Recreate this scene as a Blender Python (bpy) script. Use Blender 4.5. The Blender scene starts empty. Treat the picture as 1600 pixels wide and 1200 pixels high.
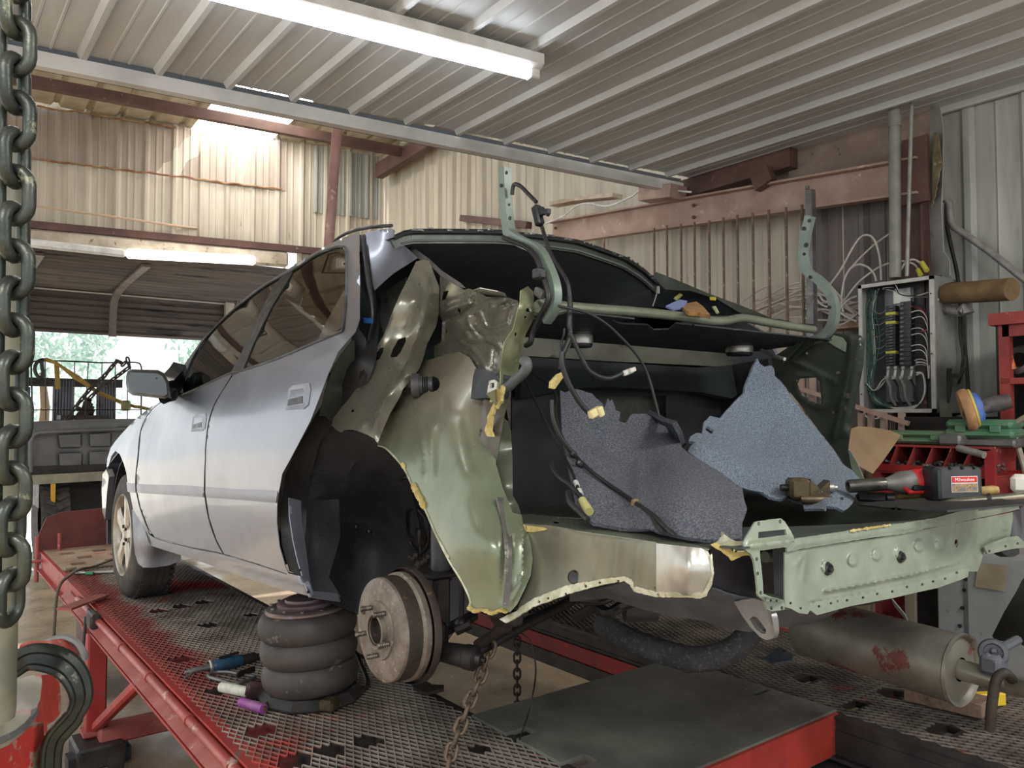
import bpy, math, random
import numpy as np
from mathutils import Vector, Matrix, noise
from mathutils.geometry import delaunay_2d_cdt
random.seed(7)
SC = bpy.context.scene
COL = SC.collection
# ------------------------------------------------------------------ camera
F = 1228.0; YAW = math.radians(37.5); PIT = math.radians(2.24); CZ = 1.61
cam_d = bpy.data.cameras.new('camera'); cam = bpy.data.objects.new('camera', cam_d); COL.objects.link(cam)
cam_d.sensor_fit = 'HORIZONTAL'; cam_d.sensor_width = 36.0; cam_d.lens = F / 1600 * 36.0
cam_d.clip_start = 0.05; cam_d.clip_end = 200
cam.location = (0, 0, CZ); cam.rotation_euler = (math.radians(90) + PIT, 0, -YAW)
SC.camera = cam
# ------------------------------------------------------------------ world, sun, exposure
SC.view_settings.view_transform = 'Standard'; SC.view_settings.look = 'None'
SC.view_settings.gamma = 1.0; SC.view_settings.use_curve_mapping = False
SC.view_settings.exposure = 0.48
w = bpy.data.worlds.new('world'); SC.world = w; w.use_nodes = True
nt = w.node_tree; bg = nt.nodes['Background']
sky = nt.nodes.new('ShaderNodeTexSky'); sky.sky_type = 'HOSEK_WILKIE'; sky.turbidity = 6; sky.ground_albedo = 0.5
sky.sun_direction = Vector((-0.2, 0.75, 0.65)).normalized()
mixn = nt.nodes.new('ShaderNodeMix'); mixn.data_type = 'RGBA'; mixn.inputs[0].default_value = 0.82
mixn.inputs[7].default_value = (0.93, 0.97, 1.0, 1)
nt.links.new(sky.outputs[0], mixn.inputs[6]); nt.links.new(mixn.outputs[2], bg.inputs[0])
bg.inputs[1].default_value = 1.25
sd = bpy.data.lights.new('sun', 'SUN'); sd.energy = 5.0; sd.angle = math.radians(1.0); sd.color = (1, .96, .9)
sun = bpy.data.objects.new('sun', sd); COL.objects.link(sun)
sun.rotation_euler = Vector((-0.25, 0.45, 0.85)).to_track_quat('Z', 'Y').to_euler()
SC.cycles.max_bounces = 7; SC.cycles.diffuse_bounces = 4; SC.cycles.glossy_bounces = 4
SC.cycles.transmission_bounces = 5; SC.cycles.transparent_max_bounces = 8
SC.cycles.sample_clamp_indirect = 4.0; SC.cycles.use_denoising = True
SC.cycles.caustics_reflective = False; SC.cycles.caustics_refractive = False

def area_light(name, loc, direction, sx, sy, power, color=(1, 1, 1)):
    l = bpy.data.lights.new(name, 'AREA'); l.shape = 'RECTANGLE'; l.size = sx; l.size_y = sy
    l.energy = power; l.color = color
    o = bpy.data.objects.new(name, l); COL.objects.link(o); o.location = loc
    o.rotation_euler = Vector(direction).to_track_quat('-Z', 'Y').to_euler()
    return o
# added fill lamps under the canopy behind the camera, brightening the bay
area_light('fill_light', (-0.9, -0.6, 3.05), (0.25, 0.2, -1), 1.3, 0.4, 42, (1, .98, .95))
area_light('fill_light', (2.2, -0.9, 3.05), (0.0, 0.3, -1), 1.3, 0.4, 38, (1, .98, .95))

# ------------------------------------------------------------------ projection helpers (lens geometry measured from the photo)
_f = Vector((math.sin(YAW) * math.cos(PIT), math.cos(YAW) * math.cos(PIT), math.sin(PIT)))
_r = Vector((math.cos(YAW), -math.sin(YAW), 0))
_u = _r.cross(_f)
CAMP = Vector((0, 0, CZ))
TH = math.radians(4.0)
def ray(u, v): return _f + _r * ((u - 800) / F) + _u * ((600 - v) / F)
def at(u, v, ax='Z', val=0.0):
    """point of the place seen at (u,v) lying on plane ax=val. ax: X Y Z world, d depth, s/h car frame, L lateral"""
    q = ray(u, v)
    if ax == 'X' : t = val / q.x
    elif ax == 'Y': t = val / q.y
    elif ax == 'Z': t = (val - CZ) / q.z
    elif ax == 'd': t = val
    elif ax == 's':
        n = Vector((0, -math.cos(TH), math.sin(TH))); p0 = car(0, val, .31); t = (p0 - CAMP).dot(n) / q.dot(n)
    elif ax == 'h':
        n = Vector((0, math.sin(TH), math.cos(TH))); p0 = car(0, 0, val); t = (p0 - CAMP).dot(n) / q.dot(n)
    return CAMP + q * t
def car(x, s, h):
    h -= .31
    return Vector((x, 4.295 - s * math.cos(TH) + h * math.sin(TH), 1.01 + s * math.sin(TH) + h * math.cos(TH)))
def crop(x0, y0, k, pts):
    """picture coordinates measured in an enlarged crop"""
    return [(x0 + p[0] / k, y0 + p[1] / k) + tuple(p[2:]) for p in pts]
def depth_field(ctrl):
    """smooth surface through control points (u,v,axis,value): thin plate spline on inverse depth"""
    P, W = [], []
    for c in ctrl:
        p = at(c[0], c[1], c[2], c[3]) ; d = (p - CAMP).dot(_f)
        P.append((c[0] / 100., c[1] / 100.)); W.append(1 / d)
    P = np.array(P); W = np.array(W); n = len(P)
    if n == 3:
        A = np.hstack([np.ones((3, 1)), P]); a = np.linalg.solve(A, W); w_ = np.zeros(0); K = P[:0]
    else:
        r2 = ((P[:, None] - P[None]) ** 2).sum(-1); Km = np.where(r2 > 0, r2 * np.log(np.maximum(r2, 1e-12)), 0)
        A = np.zeros((n + 3, n + 3)); A[:n, :n] = Km + np.eye(n) * 1e-7
        A[:n, n] = 1; A[:n, n + 1:] = P; A[n, :n] = 1; A[n + 1:, :n] = P.T
        s_ = np.linalg.solve(A, np.concatenate([W, np.zeros(3)])); w_ = s_[:n]; a = s_[n:]; K = P
    def f(u, v):
        x, y = u / 100., v / 100.
        o = a[0] + a[1] * x + a[2] * y
        if len(w_):
            rr = (K[:, 0] - x) ** 2 + (K[:, 1] - y) ** 2
            o += float((w_ * np.where(rr > 0, rr * np.log(np.maximum(rr, 1e-12)), 0)).sum())
        return 1 / o
    return f
def on(fld, u, v, lift=0.0):
    p = CAMP + ray(u, v) * fld(u, v)
    return p - ray(u, v).normalized() * lift

# ------------------------------------------------------------------ materials
MATS = {}
def M(name, c1, c2=None, c3=None, s=6, lo=.4, hi=.6, s3=30, t3=.62, rough=.6, metal=0, bump=0, bs=40, rv=.12, alpha=1,
      trans=0, coat=0, emit=None, estr=0, stretch=None, detail=5):
    """procedural surface: c1/c2 mixed by a soft noise, c3 = spots or flakes of rust, dust or chipped paint"""
    if name in MATS: return MATS[name]
    m = bpy.data.materials.new(name); m.use_nodes = True; t = m.node_tree; N = t.nodes; L = t.links
    b = N['Principled BSDF']; b.inputs['Roughness'].default_value = rough; b.inputs['Metallic'].default_value = metal
    b.inputs['Base Color'].default_value = (*c1, 1)
    if coat: b.inputs['Coat Weight'].default_value = coat; b.inputs['Coat Roughness'].default_value = .12
    if trans: b.inputs['Transmission Weight'].default_value = trans
    if alpha < 1: b.inputs['Alpha'].default_value = alpha
    if emit: b.inputs['Emission Color'].default_value = (*emit, 1); b.inputs['Emission Strength'].default_value = estr
    tc = N.new('ShaderNodeTexCoord'); src = tc.outputs['Object']
    if stretch:
        mp = N.new('ShaderNodeMapping'); mp.inputs['Scale'].default_value = stretch; L.new(src, mp.inputs[0]); src = mp.outputs[0]
    def nz(scale, det=detail, rgh=.6):
        n = N.new('ShaderNodeTexNoise'); n.inputs['Scale'].default_value = scale; n.inputs['Detail'].default_value = det
        n.inputs['Roughness'].default_value = rgh; L.new(src, n.inputs['Vector']); return n.outputs['Fac']
    def rmp(sock, a, b_):
        r = N.new('ShaderNodeMapRange'); r.inputs[1].default_value = a; r.inputs[2].default_value = b_; L.new(sock, r.inputs[0]); return r.outputs[0]
    cur = None; n1 = None
    if c2:
        n1 = nz(s); mx = N.new('ShaderNodeMix'); mx.data_type = 'RGBA'; L.new(rmp(n1, lo, hi), mx.inputs[0])
        mx.inputs[6].default_value = (*c1, 1); mx.inputs[7].default_value = (*c2, 1); cur = mx.outputs[2]
    if c3:
        n3 = nz(s3, 6, .7); mx = N.new('ShaderNodeMix'); mx.data_type = 'RGBA'; L.new(rmp(n3, t3, t3 + .05), mx.inputs[0])
        if cur: L.new(cur, mx.inputs[6])
        else: mx.inputs[6].default_value = (*c1, 1)
        mx.inputs[7].default_value = (*c3, 1); cur = mx.outputs[2]
        if metal: 
            mm = N.new('ShaderNodeMath'); mm.operation = 'MULTIPLY_ADD'; L.new(rmp(n3, t3, t3 + .05), mm.inputs[0])
            mm.inputs[1].default_value = -metal * .8; mm.inputs[2].default_value = metal; L.new(mm.outputs[0], b.inputs['Metallic'])
    if cur: L.new(cur, b.inputs['Base Color'])
    if rv:
        nr = nz(s * 1.7 if c2 else 9); rr = N.new('ShaderNodeMapRange'); rr.inputs[1].default_value = .3; rr.inputs[2].default_value = .7
        rr.inputs[3].default_value = max(.03, rough - rv); rr.inputs[4].default_value = min(1, rough + rv)
        L.new(nr, rr.inputs[0]); L.new(rr.outputs[0], b.inputs['Roughness'])
    if bump:
        bn = N.new('ShaderNodeBump'); bn.inputs['Strength'].default_value = bump; bn.inputs['Distance'].default_value = .01
        L.new(nz(bs, 6, .65), bn.inputs['Height']); L.new(bn.outputs[0], b.inputs['Normal'])
    MATS[name] = m; return m

# ------------------------------------------------------------------ mesh builder
class MB:
    def __init__(s): s.v = []; s.f = []
    def add(s, vs, fs):
        o = len(s.v); s.v += [Vector(p) for p in vs]; s.f += [tuple(i + o for i in f) for f in fs]; return s
    def box(s, c, size, rot=None, bev=0.0):
        x, y, z = size[0] / 2, size[1] / 2, size[2] / 2
        if bev > 0:
            b = min(bev, x * .9, y * .9, z * .9); vs = []; fs = []
            for sx in (-1, 1):
                for sy in (-1, 1):
                    for sz in (-1, 1):
                        vs += [(sx * x, sy * (y - b), sz * (z - b)), (sx * (x - b), sy * y, sz * (z - b)), (sx * (x - b), sy * (y - b), sz * z)]
            def I(sx, sy, sz, k): return (((sx > 0) * 2 + (sy > 0)) * 2 + (sz > 0)) * 3 + k
            for sg in (-1, 1):
                fs.append([I(sg, a, b_, 0) for a, b_ in ((-1, -1), (1, -1), (1, 1), (-1, 1))])
                fs.append([I(a, sg, b_, 1) for a, b_ in ((-1, -1), (1, -1), (1, 1), (-1, 1))])
                fs.append([I(a, b_, sg, 2) for a, b_ in ((-1, -1), (1, -1), (1, 1), (-1, 1))])
            for a in (-1, 1):
                for b_ in (-1, 1):
                    fs.append([I(a, b_, -1, 0), I(a, b_, 1, 0), I(a, b_, 1, 1), I(a, b_, -1, 1)])
                    fs.append([I(a, -1, b_, 0), I(a, 1, b_, 0), I(a, 1, b_, 2), I(a, -1, b_, 2)])
                    fs.append([I(-1, a, b_, 1), I(1, a, b_, 1), I(1, a, b_, 2), I(-1, a, b_, 2)])
                    for c_ in (-1, 1): fs.append([I(a, b_, c_, 0), I(a, b_, c_, 1), I(a, b_, c_, 2)])
        else:
            vs = [(a * x, b * y, c_ * z) for a in (-1, 1) for b in (-1, 1) for c_ in (-1, 1)]
            fs = [(0, 1, 3, 2), (4, 6, 7, 5), (0, 4, 5, 1), (2, 3, 7, 6), (0, 2, 6, 4), (1, 5, 7, 3)]
        R = rot.to_3x3() if rot is not None else Matrix.Identity(3)
        return s.add([R @ Vector(p) + Vector(c) for p in vs], fs)
    def beam(s, a, b, w_, h_, up=(0, 0, 1), bev=0.0):
        """rectangular bar from a to b, w_ across, h_ along up"""
        a = Vector(a); b = Vector(b); y = (b - a); L_ = y.length; y.normalize(); x = y.cross(Vector(up)).normalized(); z = x.cross(y)
        return s.box((a + b) / 2, (w_, L_, h_), Matrix((x, y, z)).transposed(), bev)
    def tube(s, pts, r, n=8, closed=False, cap=True):
        pts = [Vector(p) for p in pts]; m = len(pts); rs = r if isinstance(r, (list, tuple)) else [r] * m
        vs = []; fs = []; nrm = None
        for i, p in enumerate(pts):
            a = pts[(i - 1) % m] if (i or closed) else p; b = pts[(i + 1) % m] if (i < m - 1 or closed) else p
            t = (b - a)
            if t.length < 1e-9: t = Vector((0, 0, 1))
            t.normalize()
            if nrm is None:
                nrm = t.orthogonal().normalized()
            nrm = (nrm - t * nrm.dot(t))
            if nrm.length < 1e-6: nrm = t.orthogonal()
            nrm.normalize(); bi = t.cross(nrm)
            for k in range(n):
                an = 2 * math.pi * k / n; vs.append(p + (nrm * math.cos(an) + bi * math.sin(an)) * rs[i])
        for i in range(m - 1 + closed):
            for k in range(n):
                a = i * n + k; b = i * n + (k + 1) % n; c = ((i + 1) % m) * n + (k + 1) % n; d = ((i + 1) % m) * n + k
                fs.append((a, b, c, d))
        if cap and not closed: fs += [tuple(range(n))[::-1], tuple(range((m - 1) * n, m * n))]
        return s.add(vs, fs)
    def cyl(s, a, b, r, r2=None, n=20): return s.tube([a, b], [r, r if r2 is None else r2], n)
    def lathe(s, prof, o, ax=(0, 0, 1), n=32, closed=False):
        """prof: (radius, height) list turned round axis ax at o"""
        ax = Vector(ax).normalized(); e = ax.orthogonal().normalized(); g = ax.cross(e); o = Vector(o); vs = []; fs = []; m = len(prof)
        for rr, hh in prof:
            for k in range(n):
                an = 2 * math.pi * k / n; vs.append(o + ax * hh + (e * math.cos(an) + g * math.sin(an)) * max(rr, 1e-4))
        for i in range(m - 1 + closed):
            for k in range(n):
                j = (i + 1) % m; fs.append((i * n + k, i * n + (k + 1) % n, j * n + (k + 1) % n, j * n + k))
        return s.add(vs, fs)
    def ball(s, c, r, n=12, sc=(1, 1, 1)):
        vs = []; fs = []; c = Vector(c)
        for i in range(n // 2 + 1):
            th = math.pi * i / (n // 2)
            for k in range(n):
                ph = 2 * math.pi * k / n
                vs.append(c + Vector((r * sc[0] * math.sin(th) * math.cos(ph), r * sc[1] * math.sin(th) * math.sin(ph), r * sc[2] * math.cos(th))))
        for i in range(n // 2):
            for k in range(n): fs.append((i * n + k, (i + 1) * n + k, (i + 1) * n + (k + 1) % n, i * n + (k + 1) % n))
        return s.add(vs, fs)
    def prism(s, poly, off):
        """poly: 3D outline (planar), extruded by vector off"""
        n = len(poly); off = Vector(off); vs = [Vector(p) for p in poly] + [Vector(p) + off for p in poly]
        fs = [tuple(range(n))[::-1], tuple(range(n, 2 * n))] + [(i, (i + 1) % n, n + (i + 1) % n, n + i) for i in range(n)]
        return s.add(vs, fs)
def link(name, v, f, mat, parent=None, smooth=None, origin=None):
    """one mesh object; vertices come in world space"""
    if parent is not None: o0 = Vector(parent['_w'])
    elif origin is not None: o0 = Vector(origin)
    else:
        xs = [p[0] for p in v]; ys = [p[1] for p in v]; zs = [p[2] for p in v]
        o0 = Vector(((min(xs) + max(xs)) / 2, (min(ys) + max(ys)) / 2, min(zs)))
    me = bpy.data.meshes.new(name); me.from_pydata([tuple(Vector(p) - o0) for p in v], [], f); me.update()
    if isinstance(mat, (list, tuple)):
        for m_ in mat: me.materials.append(m_)
    else: me.materials.append(mat)
    if smooth is not None:
        me.shade_smooth(); me.set_sharp_from_angle(angle=math.radians(smooth))
    o = bpy.data.objects.new(name, me); COL.objects.link(o)
    if parent is not None: o.parent = parent
    else: o.location = o0
    o['_w'] = tuple(o0)
    return o
def build(mb, name, mat, parent=None, smooth=40, **k): return link(name, mb.v, mb.f, mat, parent, smooth, **k)
def tag(o, label=None, cat=None, group=None, kind=None):
    if label: o['label'] = label
    if cat: o['category'] = cat
    if group: o['group'] = group
    if kind: o['kind'] = kind
    return o
def thing(name, label, cat, loc, group=None):
    o = bpy.data.objects.new(name, None); COL.objects.link(o); o.location = loc; o['_w'] = tuple(loc); o.empty_display_size = .1
    return tag(o, label, cat, group)
def struct(name, mb, mat, smooth=30):
    return tag(build(mb, name, mat, None, smooth, origin=(0, 0, 0)), kind='structure')
def cr(pts, n=6, closed=False):
    """Catmull-Rom through points of any dimension"""
    pts = [tuple(p) for p in pts]; m = len(pts); out = []
    for i in range(m if closed else m - 1):
        p0, p1, p2, p3 = pts[(i - 1) % m if (closed or i) else 0], pts[i], pts[(i + 1) % m], pts[(i + 2) % m if (closed or i < m - 2) else m - 1]
        for k in range(n):
            t = k / n
            out.append(tuple(.5 * (2 * b + (c - a) * t + (2 * a - 5 * b + 4 * c - d) * t * t + (3 * b - a - 3 * c + d) * t ** 3) for a, b, c, d in zip(p0, p1, p2, p3)))
    if not closed: out.append(pts[-1])
    return out
def resample(poly, step, closed=True):
    out = []; m = len(poly)
    for i in range(m if closed else m - 1):
        a = poly[i]; b = poly[(i + 1) % m]; L_ = math.dist(a, b); k = max(1, int(round(L_ / step)))
        for j in range(k): out.append(tuple(a[q] + (b[q] - a[q]) * j / k for q in range(2)))
    if not closed: out.append(poly[-1][:2])
    return out
def inside(p, poly):
    x, y = p; c = False; n = len(poly)
    for i in range(n):
        x1, y1 = poly[i][:2]; x2, y2 = poly[(i + 1) % n][:2]
        if (y1 > y) != (y2 > y) and x < (x2 - x1) * (y - y1) / (y2 - y1) + x1: c = not c
    return c
def segd(p, pts, closed=False):
    best = 1e9; n = len(pts)
    for i in range(n if closed else n - 1):
        ax_, ay = pts[i][:2]; bx, by = pts[(i + 1) % n][:2]; dx, dy = bx - ax_, by - ay; l2 = dx * dx + dy * dy
        t = 0 if l2 == 0 else max(0, min(1, ((p[0] - ax_) * dx + (p[1] - ay) * dy) / l2))
        d = math.hypot(p[0] - ax_ - t * dx, p[1] - ay - t * dy)
        if d < best: best = d
    return best
def sheet2d(outline, holes, step, grid, extra=()):
    loops = [resample(outline, step)] + [resample(h, min(step, 4) if step > 1 else step) for h in holes]
    pts = []; edges = []
    for lp in loops:
        o = len(pts); pts += lp; edges += [(o + i, o + (i + 1) % len(lp)) for i in range(len(lp))]
    xs = [p[0] for p in outline]; ys = [p[1] for p in outline]
    if grid:
        y = min(ys) + grid / 2; row = 0
        while y < max(ys):
            x = min(xs) + grid / 2 + (row % 2) * grid / 2
            while x < max(xs):
                p = (x, y)
                if inside(p, loops[0]) and not any(inside(p, h) for h in loops[1:]) and min(segd(p, lp, True) for lp in loops) > grid * .45: pts.append(p)
                x += grid
            y += grid * .87; row += 1
    r = delaunay_2d_cdt([Vector(p) for p in pts], edges, [], 0, 1e-5)
    V = [tuple(p) for p in r[0]]; Fc = []
    for f in r[2]:
        c = (sum(V[i][0] for i in f) / len(f), sum(V[i][1] for i in f) / len(f))
        if inside(c, loops[0]) and not any(inside(c, h) for h in loops[1:]): Fc.append(tuple(f))
    return V, Fc
def thicken(P, Fc, th, view=None):
    """P 3D points, faces; adds a back side th away from the viewer side and closes the rim"""
    n = len(P); N = [Vector((0, 0, 0)) for _ in P]; F2 = []
    for f in Fc:
        a, b, c = P[f[0]], P[f[1]], P[f[2]]; nn = (b - a).cross(c - a)
        if view is not None and nn.dot(view - a) < 0: nn = -nn; f = f[::-1]
        F2.append(f)
        for i in f: N[i] += nn
    V = list(P) + [p - (N[i].normalized() if N[i].length > 0 else Vector((0, 0, 0))) * th for i, p in enumerate(P)]
    out = list(F2) + [tuple(i + n for i in f[::-1]) for f in F2]; cnt = {}
    for f in F2:
        for i in range(len(f)):
            a, b = f[i], f[(i + 1) % len(f)]; cnt[(a, b)] = cnt.get((a, b), 0) + 1
    for (a, b) in cnt:
        if (b, a) not in cnt: out.append((b, a, a + n, b + n))
    return V, out
def patch(name, outline, ctrl, mat, parent=None, th=.0015, grid=9, step=7, relief=(), holes=(), wob=0, ws=.03, jag=0, smooth=50, lift=0, fld=None, rfun=None):
    """sheet-metal pressing: outline measured in the photo, laid on the surface through ctrl, embossed, given thickness"""
    fld = fld or depth_field(ctrl)
    if jag:
        o2 = resample(outline, step); outline = [(p[0] + noise.noise(Vector((p[0] * .21, p[1] * .21, 1))) * jag, p[1] + noise.noise(Vector((p[0] * .21, p[1] * .21, 9))) * jag) for p in o2]
    V, Fc = sheet2d(outline, list(holes), step, grid)
    P = []
    for (u, v) in V:
        L_ = lift
        for R in relief:
            k, pts, w_, hgt = R[:4]
            if k == 'line': d = segd((u, v), pts); L_ += hgt * math.exp(-(d / w_) ** 2)
            elif k == 'ring': d = segd((u, v), pts, True); L_ += hgt * math.exp(-(d / w_) ** 2)
            elif k == 'step':
                d = segd((u, v), pts, True); d = d if inside((u, v), pts) else -d; L_ += hgt / (1 + math.exp(-max(-30, min(30, d / w_ * 2))))
            elif k == 'blob': L_ += hgt * math.exp(-(((u - pts[0]) / w_) ** 2 + ((v - pts[1]) / (R[4] if len(R) > 4 else w_)) ** 2))
        p = on(fld, u, v)
        if wob: L_ += wob * noise.noise(p / ws)
        if rfun: L_ += rfun(u, v)
        P.append(p - ray(u, v).normalized() * L_)
    P, Fc = thicken(P, Fc, th, CAMP)
    return link(name, P, Fc, mat, parent, smooth)
def slab(name, outline, holes, mp, th, mat, parent=None, grid=0, step=9e9, smooth=None):
    """flat plate: outline in plan coordinates, mp maps (a,b) to 3D, th = thickness vector"""
    V, Fc = sheet2d(outline, holes, step, grid); P = [Vector(mp(*p)) for p in V]; n = len(P)
    out = []; cnt = {}
    for f in Fc:
        a, b, c = P[f[0]], P[f[1]], P[f[2]]
        if (b - a).cross(c - a).dot(Vector(th)) > 0: f = f[::-1]
        out.append(f)
        for i in range(3): cnt[(f[i], f[(i + 1) % 3])] = 1
    V3 = P + [p + Vector(th) for p in P]; o2 = out + [tuple(i + n for i in f[::-1]) for f in out]
    for (a, b) in cnt:
        if (b, a) not in cnt: o2.append((b, a, a + n, b + n))
    return link(name, V3, o2, mat, parent, smooth)
def disc_px(c, r, n=10, ry=None): return [(c[0] + r * math.cos(2 * math.pi * k / n), c[1] + (ry or r) * math.sin(2 * math.pi * k / n)) for k in range(n)]
def rrect(cx, cy, w_, h_, r=.2, ang=0, n=3):
    out = []; rr = min(w_, h_) * r
    for k, (sx, sy) in enumerate(((1, 1), (-1, 1), (-1, -1), (1, -1))):
        for j in range(n + 1):
            a = math.pi / 2 * (k + j / n); out.append((sx * (w_ / 2 - rr) + rr * math.cos(a), sy * (h_ / 2 - rr) + rr * math.sin(a)))
    ca, sa = math.cos(ang), math.sin(ang)
    return [(cx + x * ca - y * sa, cy + x * sa + y * ca) for x, y in out]
def corrugated(mb, p0, ud, L_, vd, H_, out, prof, nv=1, dent=0, skew=None):
    """sheet with profile prof [(offset along u, height)] repeated; out = normal direction"""
    ud = Vector(ud).normalized(); vd = Vector(vd).normalized(); out = Vector(out).normalized(); p0 = Vector(p0)
    per = prof[-1][0]; us = []; k = 0
    while k * per < L_:
        for (a, h_) in prof[:-1]:
            if k * per + a <= L_: us.append((k * per + a, h_))
        k += 1
    us.append((L_, 0)); vs = []; fs = []
    for j in range(nv + 1):
        for (a, h_) in us:
            hh = H_ if not callable(H_) else H_(a)
            p = p0 + ud * a + vd * (hh * j / nv) + out * h_
            if dent: p += out * dent * noise.noise(p * 1.7)
            vs.append(p)
    n = len(us)
    for j in range(nv):
        for i in range(n - 1): fs.append((j * n + i, j * n + i + 1, (j + 1) * n + i + 1, (j + 1) * n + i))
    mb.add(vs, fs); return mb
def copy_tree(o, parent=None):
    c = o.copy(); COL.objects.link(c)
    if parent is not None: c.parent = parent
    for ch in list(o.children): copy_tree(ch, c)
    return c
def chain(name, path, Ll, w_, r, mat, label, cat='chain', group=None, start=0, n=8, seg=7):
    """steel chain: links of inner pitch Ll, outer width w_, wire radius r, laid along the 3D path"""
    path = [Vector(p) for p in path]; cum = [0]
    for a, b in zip(path, path[1:]): cum.append(cum[-1] + (b - a).length)
    def pos(t):
        for i in range(len(path) - 1):
            if t <= cum[i + 1] or i == len(path) - 2:
                k = (t - cum[i]) / max(1e-9, cum[i + 1] - cum[i]); return path[i].lerp(path[i + 1], k), (path[i + 1] - path[i]).normalized()
    t0 = thing(name, label, cat, min(path, key=lambda p: p.z), group)
    t = Ll / 2; i = start; ref = Vector((_r.x, _r.y, 0))
    while t < cum[-1]:
        c, d = pos(t); e = (ref - d * ref.dot(d)).normalized(); g = d.cross(e)
        if i % 2: e, g = g, e
        a_ = w_ / 2 - r; b_ = Ll / 2 + r - a_ ; pts = []
        for k in range(seg * 2):
            an = math.pi * k / seg; sg = 1 if k < seg else -1
            an2 = math.pi * (k % seg) / (seg - 1)
            if sg > 0: pts.append(c + d * (b_ + a_ * math.sin(an2)) + e * a_ * math.cos(an2))
            else: pts.append(c - d * (b_ + a_ * math.sin(an2)) - e * a_ * math.cos(an2))
        m = MB(); m.tube(pts, r, n, closed=True); build(m, 'link', mat, t0, 60)
        t += Ll; i += 1
    return t0
# ================================================================== setting
def S(r, g=None, b=None):
    if g is None: g = b = r
    return tuple((c / 255 / 12.92 if c <= 10.3 else ((c / 255 + .055) / 1.055) ** 2.4) for c in (r, g, b))
m_ceil = M('painted_ceiling_sheet', S(190, 191, 189), S(176, 176, 173), S(148, 144, 136), s=2.5, s3=5, t3=.68, rough=.45, rv=.1, stretch=(3, .4, 1))
m_wallc = M('cream_wall_sheet', S(196, 188, 172), S(180, 171, 156), S(146, 130, 112), s=2, s3=4, t3=.66, rough=.6, stretch=(3, 3, .5))
m_wallu = M('dusty_wall_sheet', S(146, 136, 124), S(162, 150, 138), s=2.2, rough=.65, stretch=(3, 3, .5))
m_wallg = M('grey_wall_sheet', S(168, 168, 160), S(146, 147, 141), S(120, 112, 104), s=3, s3=6, t3=.66, rough=.5, stretch=(3, 3, .4))
m_roofy = M('aged_roof_sheet', S(186, 178, 156), S(164, 154, 130), S(116, 98, 78), s=4, s3=7, t3=.62, rough=.7)
m_brown = M('brown_primer_steel', S(96, 68, 60), S(78, 56, 50), S(132, 106, 94), s=5, s3=14, t3=.63, rough=.6)
m_pinkst = M('faded_red_oxide_steel', S(174, 150, 137), S(154, 128, 115), S(188, 170, 158), s=4, s3=9, t3=.6, rough=.7, bump=.2)
m_floor = M('stained_wet_concrete', S(172, 152, 126), S(140, 124, 106), S(96, 84, 76), s=1.3, s3=2.6, t3=.62, rough=.3, rv=.24, bump=.12, bs=30)
m_out = M('bright_yard_concrete', S(205, 200, 190), S(180, 176, 168), s=.6, rough=.9)
m_white = M('white_enamel', S(225, 225, 222), S(200, 198, 192), s=8, rough=.4)
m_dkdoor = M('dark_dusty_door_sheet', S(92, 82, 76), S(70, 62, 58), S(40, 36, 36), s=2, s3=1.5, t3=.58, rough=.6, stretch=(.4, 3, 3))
m_galv = M('dull_galvanised_steel', S(128, 128, 126), S(104, 104, 103), S(150, 148, 140), s=7, s3=16, t3=.62, rough=.5, metal=.6)

fl = MB(); fl.add([(-6, -4, 0), (4.4, -4, 0), (4.4, 9.2, 0), (-6, 9.2, 0)], [(0, 1, 2, 3)]); struct('floor', fl, m_floor)
g = MB(); g.add([(-30, 9.2, -.02), (4.4, 9.2, -.02), (30, 9.2, -.02), (30, 60, -.02), (-30, 60, -.02)], [(0, 1, 2, 3, 4)]); struct('ground_yard', g, m_out)
# ceiling canopy: ribs run along Y
PR = [(0, 0), (.012, 0), (.028, .028), (.050, .028), (.066, 0), (.135, 0), (.139, .004), (.147, .004), (.151, 0), (.213, 0), (.217, .004), (.225, .004), (.229, 0), (.305, 0)]
def ceil_len(a): return 5.5 - .11 * (a - .8)
c = MB(); ud = Vector((1, 0, 0))
corrugated(c, (-1.6, -1.6, 3.2), ud, 5.98, (0, 1, 0), lambda a: 5.72 - .123 * a, (0, 0, 1), [(a, -h_) for a, h_ in PR], nv=3, dent=.008)
struct('ceiling', c, m_ceil)
fa = MB(); p0 = Vector((-1.7, 4.12, 3.138)); p1 = Vector((4.2, 3.47, 3.138))
fa.beam(p0, p1, .05, .066)
fd_ = MB(); fd_.beam(p0 + Vector((0, .10, .05)), p1 + Vector((0, .10, .05)), .04, .10); struct('fascia_gap_shade', fd_, M('fascia_gap_dark', S(60, 60, 62), rough=.7))  # dark strip standing in for shade in the gaps above the fascia
struct('trim_1', fa, M('white_fascia', S(190, 186, 180), S(170, 166, 160), s=3, rough=.4))
lap = MB()
for i, (a, b) in enumerate((((0.9, 1.35), (4.15, 1.0)), ((2.4, 0.35), (4.15, .15)))):
    lap.beam((a[0], a[1], 3.168), (b[0], b[1], 3.168), .02, .006)
struct('ceiling_lap', lap, m_ceil)

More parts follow.
